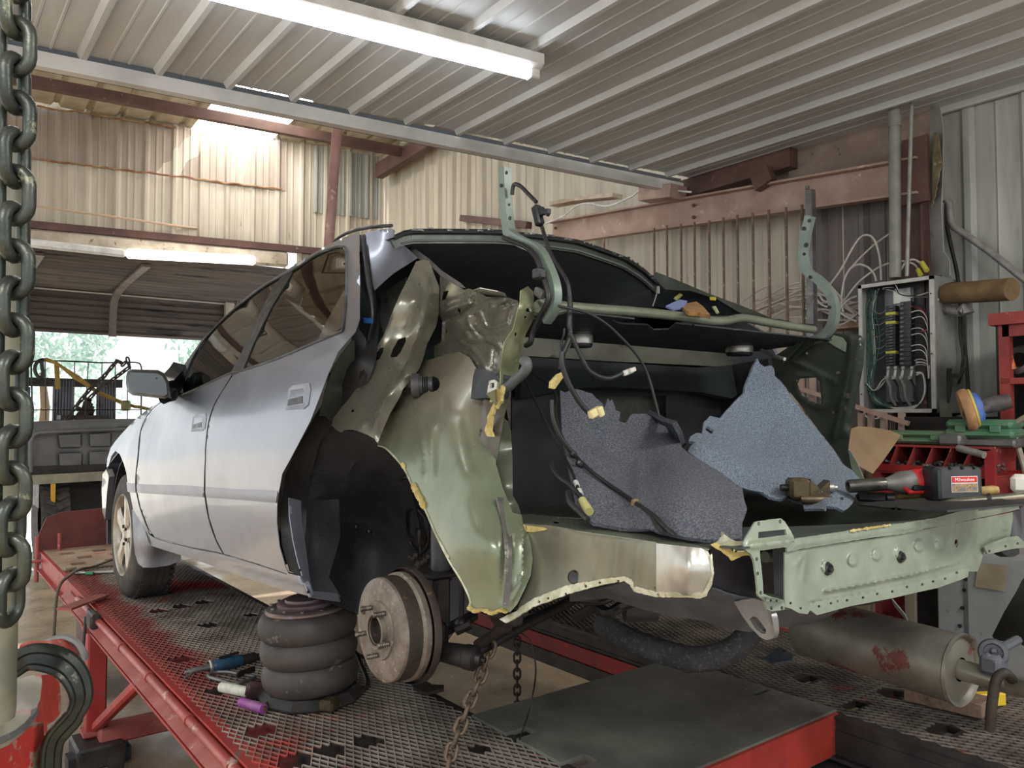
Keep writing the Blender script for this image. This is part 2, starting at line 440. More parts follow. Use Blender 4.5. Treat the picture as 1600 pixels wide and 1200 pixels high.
# high roof beyond the canopy, with a translucent sheet in it
rf = MB(); PRR = [(0, 0), (.02, .035), (.06, .035), (.08, 0), (.28, 0)]
def roofz(y): return 4.60 + (8.6 - y) * .06
d_ = Vector((0, 1, -.06)).normalized()
corrugated(rf, (-1.5, 3.9, roofz(3.9)), (1, 0, 0), 3.78, d_, 4.75, (0, 0, 1), PRR)
corrugated(rf, (3.08, 3.9, roofz(3.9)), (1, 0, 0), 1.3, d_, 4.4, (0, 0, 1), PRR)
corrugated(rf, (2.28, 3.9, roofz(3.9)), (1, 0, 0), .8, d_, 3.0, (0, 0, 1), PRR)
struct('roof', rf, m_roofy)
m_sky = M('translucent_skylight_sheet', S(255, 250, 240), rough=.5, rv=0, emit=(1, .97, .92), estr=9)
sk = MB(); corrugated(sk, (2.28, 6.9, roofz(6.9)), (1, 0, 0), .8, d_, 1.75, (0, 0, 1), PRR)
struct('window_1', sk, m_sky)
pu = MB()
pa_, pb_ = at(30, 124, 'Z', 4.42), at(632, 238, 'Z', 4.42); pu.beam(pa_ - (pb_ - pa_) * .6, pb_, .07, .095)
struct('roof_purlin', pu, m_brown)
ra = MB(); a = at(592, 268, 'X', 4.15); b = at(680, 214, 'X', 4.15)
ra.beam(a, b, .09, .16); ra.beam(b, b + (b - a) * .6, .09, .16)
struct('roof_rafter', ra, m_brown)

# back wall (door side): upper dusty sheets lapped over lower cream sheets
A0 = Vector((-2.0, 9.27, 0)); A1 = Vector((4.26, 8.09, 0)); du = (A1 - A0).normalized(); nb = Vector((du.y, -du.x, 0))
WL = (A1 - A0).length
PW = [(0, 0), (.02, .03), (.045, .03), (.065, 0), (.11, 0), (.118, .008), (.13, .008), (.138, 0), (.175, 0), (.183, .008), (.195, .008), (.203, 0), (.26, 0)]
bw = MB(); corrugated(bw, A0 + Vector((0, 0, 3.4)), du, WL, (0, 0, 1), 1.28, nb, PW, nv=3, dent=.012)
s0 = (Vector((3.35, 0, 0)) - A0).dot(Vector((1, 0, 0))) / du.x
corrugated(bw, A0 + du * s0, du, WL - s0, (0, 0, 1), 3.4, nb, PW, nv=3, dent=.012)
struct('wall_back', bw, m_wallc)
bu = MB(); corrugated(bu, A0 + Vector((0, 0, 4.06)) + nb * .012, du, WL - 1.05, (0, 0, 1), .52, nb, PW, nv=4, dent=.03)
struct('wall_back_upper', bu, m_wallu)
bu = MB(); corrugated(bu, A0 + du * (WL - .75) + Vector((0, 0, 3.86)) + nb * .012, du, .75, (0, 0, 1), .74, nb, [(a * .75, h_) for a, h_ in PW], nv=3, dent=.02)
struct('wall_back_corner', bu, m_wallg)
rag = MB()
for (a, b, z, yo) in ((0, WL - 1.1, 4.06, 0), (0, 4.2, 4.57, .0)):
    n = 150; pts = []
    for i in range(n + 1):
        p = A0 + du * (a + (b - a) * i / n) + nb * (.05 + .008 * math.sin(i * 1.3)); p.z = z + .015 * noise.noise(p * 6); pts.append(p)
    rag.tube(pts, .010, 5)
struct('trim_2', rag, M('rusty_foam_edge', S(125, 84, 58), S(160, 130, 96), s=9, rough=.9))
hd = MB(); hd.beam(A0 + Vector((0, 0, 3.42)) + nb * .04, A0 + du * (s0 + 1.2) + Vector((0, 0, 3.42)) + nb * .04, .07, .07)
struct('trim_3', hd, m_brown)
hd = MB(); hd.beam(A0 + Vector((0, 0, 3.30)) + nb * .02, A0 + du * (s0 - .1) + Vector((0, 0, 3.30)) + nb * .02, .10, .16, bev=.02)
struct('door_1_header', hd, M('cream_header', S(200, 190, 172), S(170, 158, 140), S(130, 112, 96), s=6, s3=20, t3=.6, rough=.6))
# lean-to roof and the half open curtain door beyond the header
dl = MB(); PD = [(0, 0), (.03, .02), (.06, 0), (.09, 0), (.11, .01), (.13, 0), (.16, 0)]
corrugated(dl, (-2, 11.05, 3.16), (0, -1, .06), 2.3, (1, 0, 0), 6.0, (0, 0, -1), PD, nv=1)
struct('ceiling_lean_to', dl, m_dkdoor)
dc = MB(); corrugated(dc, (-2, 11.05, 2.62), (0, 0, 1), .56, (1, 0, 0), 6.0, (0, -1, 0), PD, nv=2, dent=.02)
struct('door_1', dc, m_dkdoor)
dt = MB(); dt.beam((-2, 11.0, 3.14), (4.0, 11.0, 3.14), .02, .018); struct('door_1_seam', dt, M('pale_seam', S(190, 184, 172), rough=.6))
for x in (1.02, 2.03, -.2):
    m = MB(); pts = cr([(x, 9.2, 3.24), (x, 10.3, 3.18), (x, 10.85, 3.08), (x, 10.97, 2.86), (x, 10.97, 2.60)], 6)
    for p, q in zip(pts, pts[1:]): m.beam(p, q, .085, .03, up=(1, .0, 0) if False else (0, .5, 1))
    struct('door_1_strap', m, M('strap_steel', S(112, 102, 96), S(90, 82, 78), s=6, rough=.6))
m = MB(); q = at(358, 470, 'Y', 11.0); m.box((q.x, 11.0, 1.58), (.11, .08, 3.16)); struct('door_1_jamb', m, m_wallc)
m = MB(); m.box((q.x + .75, 11.12, 1.6), (1.4, .02, 3.1)); struct('wall_lean_to', m, m_wallc)
m = MB(); m.tube([at(352, 452, 'Y', 10.9), at(398, 436, 'Y', 10.4), at(445, 420, 'Y', 9.9)], .02, 6)
for k in range(7): p_ = at(364 + k * 12, 450 - k * 4.2, 'Y', 10.75 - k * .13); m.lathe([(.03, -.008), (.045, -.008), (.045, .008), (.03, .008)], p_, (1, .4, 0), 10, closed=True)
m.tube([at(376, 462, 'Y', 10.8), at(370, 470, 'Y', 10.8), at(368, 495, 'Y', 10.8)], .02, 6)
struct('trim_5', m, m_galv)
# side wall: a long corrugated wall on the right
PS = [(0, 0), (.025, .032), (.05, .032), (.075, 0), (.14, 0), (.148, .008), (.162, .008), (.17, 0), (.26, 0)]
sw = MB(); corrugated(sw, (4.33, 8.2, 0), (0, -1, 0), 6.15, (0, 0, 1), 4.65, (-1, 0, 0), PS, nv=4, dent=.012)
struct('wall_side', sw, m_wallc)
PG = [(0, 0), (.02, .02), (.05, .02), (.07, 0), (.16, 0), (.17, .006), (.18, 0), (.27, 0)]
sw = MB(); corrugated(sw, (4.28, 2.04, 0), (0, -1, 0), 3.6, (0, 0, 1), 3.6, (-1, 0, 0), PG, nv=4, dent=.012)
struct('wall_side_grey', sw, m_wallg)
sm = MB(); ya_ = at(1276, 400, 'X', 4.3).y; corrugated(sm, (4.30, ya_, .9), (0, -1, 0), ya_ - 2.0, (0, 0, 1), 2.05, (-1, 0, 0), PS, nv=3, dent=.01)
struct('wall_side_mauve', sm, M('mauve_grey_sheet', S(124, 116, 112), S(108, 100, 98), S(140, 128, 120), s=3, s3=6, t3=.64, rough=.6, stretch=(3, 3, .5)))  # mauve-grey sheet, darker than the cream wall sheets
ub = MB(); a = at(1232, 262, 'X', 4.2); b = at(1455, 165, 'X', 4.2); b2 = at(1455, 262, 'X', 4.2)
ub.add([(4.2, a.y, 2.86), (4.2, b.y, 2.82), (4.2, b.y, 3.22), (4.2, a.y, 3.22), (4.26, a.y, 2.86), (4.26, b.y, 2.82), (4.26, b.y, 3.22), (4.26, a.y, 3.22)],
       [(0, 1, 2, 3), (4, 7, 6, 5), (0, 4, 5, 1), (2, 6, 7, 3), (0, 3, 7, 4), (1, 5, 6, 2)])
struct('wall_side_infill', ub, M('dusty_plaster', S(150, 132, 120), S(128, 112, 102), S(104, 84, 74), s=3, s3=8, t3=.62, rough=.9, bump=.5, bs=20))

# ------------------------------------------------------------------ steelwork on the side wall
def px_beam(name, pts, w_, h_, mat, label, cat='beam', X=4.12, up=(0, 0, 1)):
    m = MB(); P = [at(u, v, 'X', X) for u, v in pts]
    for p, q in zip(P, P[1:]): m.beam(p, q, w_, h_, up)
    o = build(m, name, mat); return tag(o, label, cat)
a0 = at(864, 366, 'X', 4.1); a1 = at(1440, 276, 'X', 4.1)
m = MB(); m.beam(a0, a1, .012, .19)
for z in (-.09, .09): m.beam(a0 + Vector((-.03, 0, z)), a1 + Vector((-.03, 0, z)), .06, .012)
t = thing('steel_beam', 'long faded red-brown steel channel beam running along the corrugated side wall above the car', 'beam', a0)
build(m, 'channel', m_pinkst, t)
for k in range(3):
    for j in range(2):
        m = MB(); p = a0.lerp(a1, (.02, .5, .985)[k]) + Vector((-.02, 0, -.04 + .08 * j)); m.lathe([(0, .012), (.012, .012), (.012, 0)], p, (-1, 0, 0), 8); build(m, 'bolt', m_brown, t)
m = MB(); p = a1 + Vector((0, .02, 0)); m.box(p + Vector((-.03, 0, .03)), (.02, .14, .34)); build(m, 'end_plate', m_brown, t)
px_beam('steel_girder', [(1062, 300), (1240, 246)], .08, .12, m_brown, 'dark brown girder under the canopy edge left of the dusty plaster infill', X=4.15)
px_beam('steel_bracket', [(1010, 306), (1060, 300)], .16, .09, m_pinkst, 'small rusty bracket block sitting on the beam under the canopy corner', 'bracket', X=4.0)
px_beam('steel_bracket', [(1180, 288), (1206, 270)], .06, .10, m_brown, 'short brown upright bracket between the beam and dark girder', 'bracket', X=4.05)
px_beam('steel_rail', [(722, 341), (826, 352)], .06, .06, m_brown, 'short dark brown steel rail on the side wall behind the left trunk hinge', 'rail', X=4.29)
px_beam('crumpled_sheet', [(865, 320), (905, 312), (965, 306)], .10, .03, M('crumpled_trim', S(190, 176, 158), S(160, 140, 120), s=8, rough=.6), 'pale crumpled sheet strip lying on top of the beam', 'metal sheet', X=4.05)
# loose wire on the beam
m = MB(); m.tube([at(u, v, 'X', 4.0) for u, v in cr([(850, 350), (880, 338), (900, 322), (920, 318), (950, 322), (985, 308), (1010, 296), (1080, 300)], 6)], .007, 6)
tag(build(m, 'cable', m_white), 'white loose cable draped over the steel beam end', 'cable')
t_brown = thing('steel_column', 'reddish brown steel column behind the grey conduit pipes', 'column', (4.15, 1.98, 1.0))
m = MB(); c0 = at(1422, 318, 'X', 4.15); m.box((4.18, c0.y, 1.9), (.05, .16, 1.9)); build(m, 'web', m_brown, t_brown)
m = MB(); m.box((4.14, c0.y + .08, 1.9), (.08, .012, 1.9)); m.box((4.14, c0.y - .08, 1.9), (.08, .012, 1.9)); build(m, 'flange', m_brown, t_brown)
# rods hanging along the wall
m_rod = M('rusty_rod', S(120, 96, 84), S(96, 76, 68), S(160, 144, 130), s=12, s3=30, t3=.6, rough=.6)
m_galvp = M('galvanised_pipe', S(150, 148, 142), S(126, 124, 120), s=12, rough=.45, metal=.3)
xs = [(944, 372, 395), (1022, 356, 420), (1042, 352, 432), (1064, 350, 450), (1085, 347, 470), (1108, 345, 492), (1130, 340, 500), (1152, 336, 512), (1176, 333, 520), (1201, 328, 526), (1228, 324, 532), (1253, 320, 536)]
ordn = ['leftmost', 'second', 'third', 'fourth', 'fifth', 'sixth', 'seventh', 'eighth', 'ninth', 'tenth', 'eleventh', 'twelfth']
for i, (u, v0, v1) in enumerate(xs):
    p = at(u, v0, 'X', 4.0); m = MB(); m.tube([p, (p.x, p.y, 1.2)], .0085, 6)
    tag(build(m, 'steel_rod', m_rod), ('%s of the thin rusty rods standing against the side wall' % ordn[i]) if i == 0 else '%s thin rusty rod from the left, standing against the side wall' % ordn[i], 'rod', 'rusty rods along the side wall')
p = at(1266, 297, 'X', 3.95); m = MB(); m.beam(p, (p.x, p.y, 0), .04, .04, up=(1, 0, 0)); m.tube([(p.x - .03, p.y + .0, p.z), (p.x - .03, p.y, p.z + .015)], .012, 6)
tag(build(m, 'steel_post', m_galv), 'grey square steel post standing behind the right trunk hinge', 'post')
m = MB(); m.tube([at(528, 186, 'Y', 5.5), at(514, 380, 'Y', 5.5), at(511, 640, 'Y', 5.5), (at(511, 640, 'Y', 5.5).x, 5.5, 0)], .038, 12)
tag(build(m, 'support_pole', M('pink_brown_pole', S(150, 114, 106), S(132, 96, 88), S(170, 146, 136), s=4, s3=12, t3=.62, rough=.6)), 'slim reddish pole rising behind the car roof to the roof edge', 'pole')
# wire strung across the back wall
m = MB(); m.tube([at(u, v, 'Y', 8.45) for u, v in cr([(0, 309), (60, 322), (200, 342), (300, 356), (400, 366), (450, 380), (490, 393)], 5)], .012, 6)
tag(build(m, 'cable', M('beige_cable', S(190, 165, 140), rough=.6)), 'thin beige cable sagging across the cream back wall', 'cable')

# ------------------------------------------------------------------ light fittings
m_tube = M('lit_tube', S(255, 255, 255), rough=.3, rv=0, emit=(.86, .92, 1), estr=15)
m_tube2 = M('pale_lit_tube', S(255, 255, 255), rough=.3, rv=0, emit=(1, .95, .85), estr=3.0)
e1 = at(840, 118, 'Z', 3.10); e0 = at(330, -12, 'Z', 3.10); dv = (e0 - e1).normalized(); e0 = e1 + dv * 2.4
t = thing('ceiling_light', 'long white batten light with a glowing tube under the metal canopy', 'light', e1)
m = MB(); side = dv.cross(Vector((0, 0, 1)))
def L(a, b, c_): return e1 + dv * a + side * b + Vector((0, 0, c_))
for k in (0, 2.4): pass
prof = [(-.055, .075), (-.055, .03), (-.02, .012), (.02, .012), (.055, .03), (.055, .075)]
vs = [L(a, b, c_) for a in (0, 2.4) for b, c_ in prof]; n = 6
m.add(vs, [tuple(range(6)), tuple(range(11, 5, -1))] + [(i, (i + 1) % n, n + (i + 1) % n, n + i) for i in range(n)])
build(m, 'housing', M('batten_housing', S(215, 213, 208), S(190, 186, 178), S(130, 120, 105), s=6, s3=12, t3=.66, rough=.4), t)
m = MB(); m.tube([L(.05, 0, -.008), L(2.35, 0, -.008)], .019, 14); build(m, 'tube', m_tube, t)
for a in (.025, 2.375): m = MB(); m.box(L(a, 0, 0), (.05, .05, .05), Matrix((dv, side, Vector((0, 0, 1)))).transposed(), .006); build(m, 'end_cap', m_white, t)
t = thing('wall_light', 'pale batten light along the header above the open door', 'light', at(300, 401, 'Y', 8.7))
a = at(197, 396, 'Y', 8.42); b = at(399, 407, 'Y', 8.12)
m = MB(); m.beam(a, b, .07, .095, bev=.02); build(m, 'diffuser', m_tube2, t)
m = MB(); m.beam(a + Vector((-1.2, .25, .04)), a, .06, .08, bev=.02); build(m, 'housing', m_white, t)

# ------------------------------------------------------------------ outside: trees and shrubs, blown out
m_leaf = M('sunlit_leaves', S(168, 196, 184), S(196, 216, 206), s=5, rough=.7)
m_bark = M('bark', S(110, 90, 70), rough=.9)
def tree(x, y, r, h_, label, sd):
    rnd = random.Random(sd); t = thing('tree', label, 'tree', (x, y, 0), 'trees in the yard')
    m = MB(); m.tube([(x, y, 0), (x + .1, y, h_ * .5), (x, y + .1, h_ * .8)], [.14, .1, .05], 7); build(m, 'trunk', m_bark, t)
    m = MB()
    for i in range(1500):
        v = Vector((rnd.gauss(0, 1), rnd.gauss(0, 1), rnd.gauss(0, 1))).normalized() * r * rnd.uniform(.35, 1) ** .5
        if noise.noise(v * 1.3 + Vector((sd, 0, 0))) < -.12: continue
        c = Vector((x, y, h_)) + Vector((v.x, v.y, v.z * .75)); a = Vector((rnd.uniform(-1, 1), rnd.uniform(-1, 1), rnd.uniform(-1, 1))).normalized() * .13
        b = a.orthogonal().normalized() * .06
        m.add([c - a, c + b, c + a, c - b], [(0, 1, 2, 3)])
    build(m, 'foliage', m_leaf, t, None)
tree(2.4, 21, 1.6, 3.6, 'pale sunlit tree seen through the door above the wire rack', 3)
tree(6.6, 20, 1.7, 3.2, 'pale sunlit tree seen through the door just left of the windscreen', 11)
tree(3.2, 27, 2.4, 2.2, 'low sunlit bush far out in the yard behind the wire rack', 5)
# ================================================================== frame machine (the red pulling rack)
m_red = M('red_rack_paint', S(164, 50, 48), S(144, 44, 44), S(112, 84, 78), s=4, s3=9, t3=.62, rough=.45, rv=.12, bump=.1)
m_redd = M('dusty_red_paint', S(164, 92, 86), S(146, 66, 62), S(186, 150, 138), s=5, s3=11, t3=.6, rough=.6)
m_deck = M('greasy_dark_plate', S(40, 34, 32), S(28, 25, 24), S(64, 44, 40), s=5, s3=8, t3=.6, rough=.45, rv=.2)
m_deckred = M('oily_plate_with_red_paint', S(34, 29, 28), S(92, 32, 31), s=1.6, lo=.54, hi=.60, rough=.5, rv=.2)
m_mesh = M('worn_expanded_metal', S(176, 164, 152), S(128, 116, 106), S(176, 72, 66), s=6, s3=1.4, t3=.56, rough=.42, metal=.45, rv=.12)
_n = m_mesh.node_tree; _b = _n.nodes['Principled BSDF']; _l = _b.inputs['Base Color'].links[0].from_socket
_g = _n.nodes.new('ShaderNodeNewGeometry'); _s = _n.nodes.new('ShaderNodeSeparateXYZ'); _n.links.new(_g.outputs['Position'], _s.inputs[0])
_z = _n.nodes.new('ShaderNodeTexNoise'); _z.inputs['Scale'].default_value = 5; _n.links.new(_g.outputs['Position'], _z.inputs['Vector'])
_a = _n.nodes.new('ShaderNodeMath'); _a.operation = 'MULTIPLY_ADD'; _n.links.new(_z.outputs['Fac'], _a.inputs[0]); _a.inputs[1].default_value = .16; _n.links.new(_s.outputs['X'], _a.inputs[2])
_r2 = _n.nodes.new('ShaderNodeMapRange'); _r2.inputs[1].default_value = .99; _r2.inputs[2].default_value = .93; _n.links.new(_a.outputs[0], _r2.inputs[0])
_y = _n.nodes.new('ShaderNodeMapRange'); _y.inputs[1].default_value = 2.3; _y.inputs[2].default_value = 2.8; _n.links.new(_s.outputs['Y'], _y.inputs[0])
_p = _n.nodes.new('ShaderNodeMath'); _p.operation = 'MULTIPLY'; _n.links.new(_r2.outputs[0], _p.inputs[0]); _n.links.new(_y.outputs[0], _p.inputs[1])
_m = _n.nodes.new('ShaderNodeMix'); _m.data_type = 'RGBA'; _n.links.new(_p.outputs[0], _m.inputs[0]); _n.links.new(_l, _m.inputs[6]); _m.inputs[7].default_value = (*S(158, 84, 78), 1); _n.links.new(_m.outputs[2], _b.inputs['Base Color'])
m_mesh2 = M('oily_expanded_metal', S(140, 130, 120), S(94, 86, 80), S(120, 60, 54), s=6, s3=5, t3=.62, rough=.42, metal=.45, rv=.12)
m_plate = M('dusty_plate', S(122, 121, 112), S(88, 87, 82), S(150, 146, 134), s=2.5, s3=26, t3=.66, rough=.42, rv=.16, bump=.1)
m_blk = M('black_paint_steel', S(34, 33, 33), S(52, 48, 46), S(84, 78, 72), s=8, s3=24, t3=.64, rough=.5)
DZ = .70
rack = thing('frame_machine', 'long red frame rack with expanded metal runways that carries the silver car', 'vehicle rack', (1.5, 3.2, 0))
def expanded(name, x0, x1, y0, y1, holes, mat, skewx=0, lw=.050, sw_=.024, r=.0022):
    m = MB(); ny = int((x1 - x0) / sw_); nx = int((y1 - y0) / (lw / 2))
    for j in range(ny):
        for sgn in (0, 1):
            yb = x0 + j * sw_; run = []
            def flush(run):
                if len(run) > 1:
                    n = len(run); vs = []; fs = []
                    for k, p in enumerate(run):
                        vs += [(p[0] - r * .8, p[1], DZ + .000), (p[0] - r * .8, p[1], DZ + .0035), (p[0] + r * .8, p[1], DZ + .0052), (p[0] + r * .8, p[1], DZ + .0)]
                    for k in range(n - 1):
                        a = k * 4; fs += [(a, a + 1, a + 5, a + 4), (a + 1, a + 2, a + 6, a + 5), (a + 2, a + 3, a + 7, a + 6)]
                    m.add(vs, fs)
            for i in range(nx + 1):
                y = y0 + i * lw / 2
                if sgn == 1: x = yb + sw_ / 2 + (sw_ / 2 if (i % 2) else 0)
                else: x = yb + (sw_ / 2 if not (i % 2) else 0)
                if any(a < x < b and c < y < d for a, b, c, d in holes): flush(run); run = []
                else: run.append((x, y))
            flush(run)
    return build(m, name, mat, rack, None)
Lx0, Lx1, Rx0, Rx1 = .735, 1.365, 2.27, 2.95
def hole_at(pts, w_=.062, d=.042): 
    out = []
    for u, v in pts:
        p = at(u, v, 'Z', DZ); out.append((p.x - w_ / 2, p.x + w_ / 2, p.y - d / 2, p.y + d / 2))
    return out
Lh = hole_at([(507, 957 - 2), (543, 948), (578, 942), (585, 977), (653, 962)]) if False else hole_at([(248, 955), (283, 948), (317, 942), (325, 978), (392, 962), (284, 1032), (345, 1082), (407, 1143), (518, 1173), (575, 1158), (462, 1192), (752, 1172)])
def rh(h): return [(h[0], h[2]), (h[1], h[2]), (h[1], h[3]), (h[0], h[3])]
slab('runway_plate', [(Lx0, .9), (Lx1, .9), (Lx1, 5.25), (Lx0, 5.25)], [rh(h) for h in Lh], lambda a, b: (a, b, DZ), (0, 0, -.02), m_deckred, rack)
expanded('expanded_metal', Lx0, Lx1, .95, 5.2, Lh, m_mesh)
Rh = hole_at([(1262, 1062), (1300, 1070), (1245, 1072), (1395, 1085), (1375, 1095), (1335, 1103), (1480, 1143), (1500, 1150)], .09, .04)
slab('runway_plate', [(Rx0, .3), (Rx1, .3), (Rx1, 6.0), (Rx0, 6.0)], [rh(h) for h in Rh[:1] + Rh[3:4] + Rh[5:7]], lambda a, b: (a, b, DZ), (0, 0, -.02), m_deck, rack)
expanded('expanded_metal', Rx0 + .0, Rx1, .5, 4.9, [Rh[0], Rh[3], Rh[5], Rh[6]], m_mesh2, lw=.055, sw_=.026)
# front landing plate with two rows of slots, and the wheel stop
h2 = hole_at([(104, 868), (126, 861), (149, 856), (100, 862 - 2), (140, 866)] if False else [(103, 866), (132, 862), (157, 859), (117, 879), (148, 876), (122, 855), (147, 853)], .07, .05)
lh = []
for i in range(3):
    for j in range(3): lh.append((.80 + i * .19 + (j % 2) * .07, .80 + i * .19 + (j % 2) * .07 + .085, 5.38 + j * .22, 5.38 + j * .22 + .09))
slab('landing_plate', [(Lx0, 5.25), (Lx1, 5.25), (Lx1, 6.1), (Lx0, 6.1)], [rh(h) for h in lh], lambda a, b: (a, b, DZ + .006), (0, 0, -.02), M('dusty_tan_plate', S(165, 145, 125), S(140, 118, 100), S(176, 96, 80), s=6, s3=8, t3=.58, rough=.6), rack)
m = MB(); m.box((1.05, 5.68, DZ - .06), (.62, .82, .01)); build(m, 'slot_dark_tray', m_deck, rack)  # dark sheet added beneath so the landing plate slots read black
q = [(0, 0), (.66, 0), (.66, .27), (.12, .25), (.04, .22), (0, .12)]
slab('wheel_stop', [(a, b) for a, b in q], [], lambda a, b: (.71 + a, 6.1 + a * .0, DZ + b), (0, .012, 0), M('dull_red_oxide_plate', S(108, 52, 46), S(88, 46, 42), S(54, 44, 42), s=5, s3=5, t3=.58, rough=.55), rack)
m = MB(); m.tube([(.82, 6.03, DZ), (.82, 6.03, DZ + .12)], .012, 8); m.tube([(.70, 6.1, DZ - .2), (.70, 6.1, DZ + .1)], .014, 8); m.tube([(.60, 6.05, DZ - .06), (.82, 6.05, DZ - .05)], .01, 8)
build(m, 'stop_pin', m_redd, rack)
# side rails
def rail(x, y0, y1, mat, sgn):
    m = MB(); m.box((x, (y0 + y1) / 2, DZ - .06), (.012, y1 - y0, .12)); m.box((x + sgn * .012, (y0 + y1) / 2, DZ - .118), (.036, y1 - y0, .010)); m.box((x - sgn * .01, (y0 + y1) / 2, DZ - .002), (.05, y1 - y0, .008))
    return build(m, 'side_rail', mat, rack)
rail(.73, .7, 6.1, m_red, -1)
m = MB(); m.tube([(.706, .8, DZ - .026), (.706, 4.55, DZ - .026)], .016, 10)
for y in (1.75, 2.15, 2.55, 3.05, 3.5): m.tube([(.706, y - .012, DZ - .026), (.706, y + .012, DZ - .026)], .0195, 10)
build(m, 'guard_pipe', M('bright_worn_red', S(164, 70, 66), S(146, 56, 54), S(186, 156, 148), s=6, s3=9, t3=.62, rough=.4), rack)
m = MB(); m.box((.698, 2.8, DZ - .062), (.045, 4.2, .008), Matrix.Rotation(-.6, 3, 'Y')); build(m, 'apron', m_redd, rack)
rail(1.37, 1.0, 6.1, m_blk, 1); rail(2.25, .2, 6.0, m_blk, -1)
m = MB(); m.box((2.25, 3.1, DZ - .11), (.02, 5.8, .14)); build(m, 'web_plate', m_blk, rack)
m = MB(); m.box((2.235, 3.9, DZ - .09), (.012, 3.7, .075)); build(m, 'red_strip', M('dark_red_strip', S(150, 38, 44), S(120, 32, 38), s=5, rough=.4), rack)
rail(2.97, .2, 6.0, m_red, 1)
# cross plate between the runways
ch = hole_at([(1083, 1053), (1190, 1087)], .085, .022) + hole_at([(812, 1152), (905, 1197)], .085, .05)
slab('cross_plate', [(1.36, 1.33), (2.27, 1.33), (2.27, 1.97), (1.36, 1.97)], [rh(h) for h in ch], lambda a, b: (a, b, DZ + .012), (0, 0, -.014), m_plate, rack)
m = MB(); m.box((1.81, 1.325, DZ - .055), (.9, .012, .12)); build(m, 'cross_plate_lip', M('scuffed_bright_red', S(176, 62, 50), S(152, 50, 44), S(104, 72, 64), s=5, s3=4, t3=.6, rough=.45), rack)
m = MB(); m.box((1.81, 1.29, DZ - .14), (.9, .10, .012)); build(m, 'cross_member', m_blk, rack); m = MB(); m.box((1.81, 1.9, DZ - .06), (.9, .03, .1)); build(m, 'cross_member', m_blk, rack)
m = MB(); m.box((2.0, 1.0, DZ - .26), (.7, .5, .02)); m.box((1.81, 1.22, DZ - .22), (.9, .02, .14)); build(m, 'lower_plate', m_deck, rack)
# legs, braces, foot
LG = at(148, 1140, 'Z', .12)
m = MB(); m.box((LG.x, LG.y, .34), (.085, .085, .62), None, .008); build(m, 'leg', m_red, rack)
for zz in (.60, .12): m = MB(); m.box((LG.x, LG.y, zz), (.115, .115, .02)); build(m, 'leg_collar', m_redd, rack)
m = MB(); m.beam((LG.x, LG.y - .05, .15), (LG.x - .01, LG.y - .95, .60), .045, .045, bev=.01); build(m, 'brace', m_red, rack)
m = MB(); m.beam((LG.x, LG.y - .08, .12), (LG.x + 1.1, LG.y - .08, .12), .10, .08, bev=.008); build(m, 'cross_tube', m_redd, rack)
m = MB(); m.box((LG.x, LG.y - .06, .05), (.20, .24, .10), None, .01); m.box((LG.x, LG.y - .1, .03), (.26, .1, .06)); build(m, 'foot', m_blk, rack)
m = MB(); m.box((.86, 5.2, .34), (.04, .5, .66)); build(m, 'leg', M('dull_oxide_steel', S(104, 58, 50), S(84, 60, 52), s=5, rough=.6), rack)
for (x, y) in ((1.3, 5.9), (2.35, 5.6), (2.9, 5.6), (2.35, 1.0), (2.9, 1.0), (1.3, 1.0)):
    m = MB(); m.box((x, y, .34), (.08, .08, .66), None, .008); build(m, 'leg', m_red, rack)
# rail clamp + tab on the left runway
m = MB(); a = at(150, 938, 'Z', DZ + .02); m.beam(at(100, 952, 'Z', DZ + .03), at(160, 930, 'Z', DZ + .02), .07, .01); build(m, 'hose_tab', m_redd, rack)
m = MB(); m.box((.70, 4.05, DZ - .03), (.06, .12, .06), None, .01); m.tube([(.69, 4.12, DZ), (.69, 3.98, DZ)], .015, 8); m.tube([(.67, 4.1, DZ - .02), (.66, 4.1, DZ - .2)], .007, 6); build(m, 'latch', m_blk, rack)
# ================================================================== the stripped silver car (nose down, rear raised by the air jack)
G = lambda p: crop(130, 350, 3.243, p)
K6 = lambda p: crop(0, 740, 2.608, p)
A4 = lambda p: crop(450, 350, 4, p)
B4 = lambda p: crop(450, 600, 4, p)
Cq = lambda p: crop(750, 550, 3.2, p)
D3 = lambda p: crop(1100, 700, 3.2, p)
E3 = lambda p: crop(500, 860, 3.2, p)
FF = lambda p: crop(1000, 860, 2.667, p)
H2 = lambda p: crop(800, 430, 2.909, p)
I5 = lambda p: crop(620, 420, 5.714, p)
J6 = lambda p: crop(820, 440, 6.667, p)
K5 = lambda p: crop(640, 780, 5.714, p)
L4 = lambda p: crop(900, 780, 4, p)
M5 = lambda p: crop(1040, 400, 5, p)
N4 = lambda p: crop(1200, 690, 4, p)
O5 = lambda p: crop(150, 700, 5, p)
Q4 = lambda p: crop(1200, 480, 4, p)
R5 = lambda p: crop(780, 250, 5.333, p)
m_paint = M('silver_car_paint', S(122, 125, 135), S(115, 118, 128), s=3, rough=.32, metal=.6, coat=.6, rv=.05)
m_moul = M('silver_side_moulding', S(132, 134, 144), rough=.4, metal=.4, rv=.05)
m_bronze = M('primer_pressed_steel', S(146, 143, 130), S(132, 130, 118), s=7, rough=.28, metal=.68, rv=.06)
m_green = M('green_grey_primer', S(118, 124, 106), S(106, 112, 95), s=7, rough=.31, metal=.35, rv=.08, coat=.25)
m_greenl = M('pale_green_primer', S(134, 142, 125), S(121, 129, 113), S(182, 182, 158), s=9, s3=18, t3=.68, rough=.40, metal=.2, rv=.1, bump=.06)
m_dgreen = M('dark_green_primer', S(64, 70, 60), S(54, 58, 52), S(84, 86, 74), s=8, s3=28, t3=.68, rough=.38, metal=.25, rv=.08)
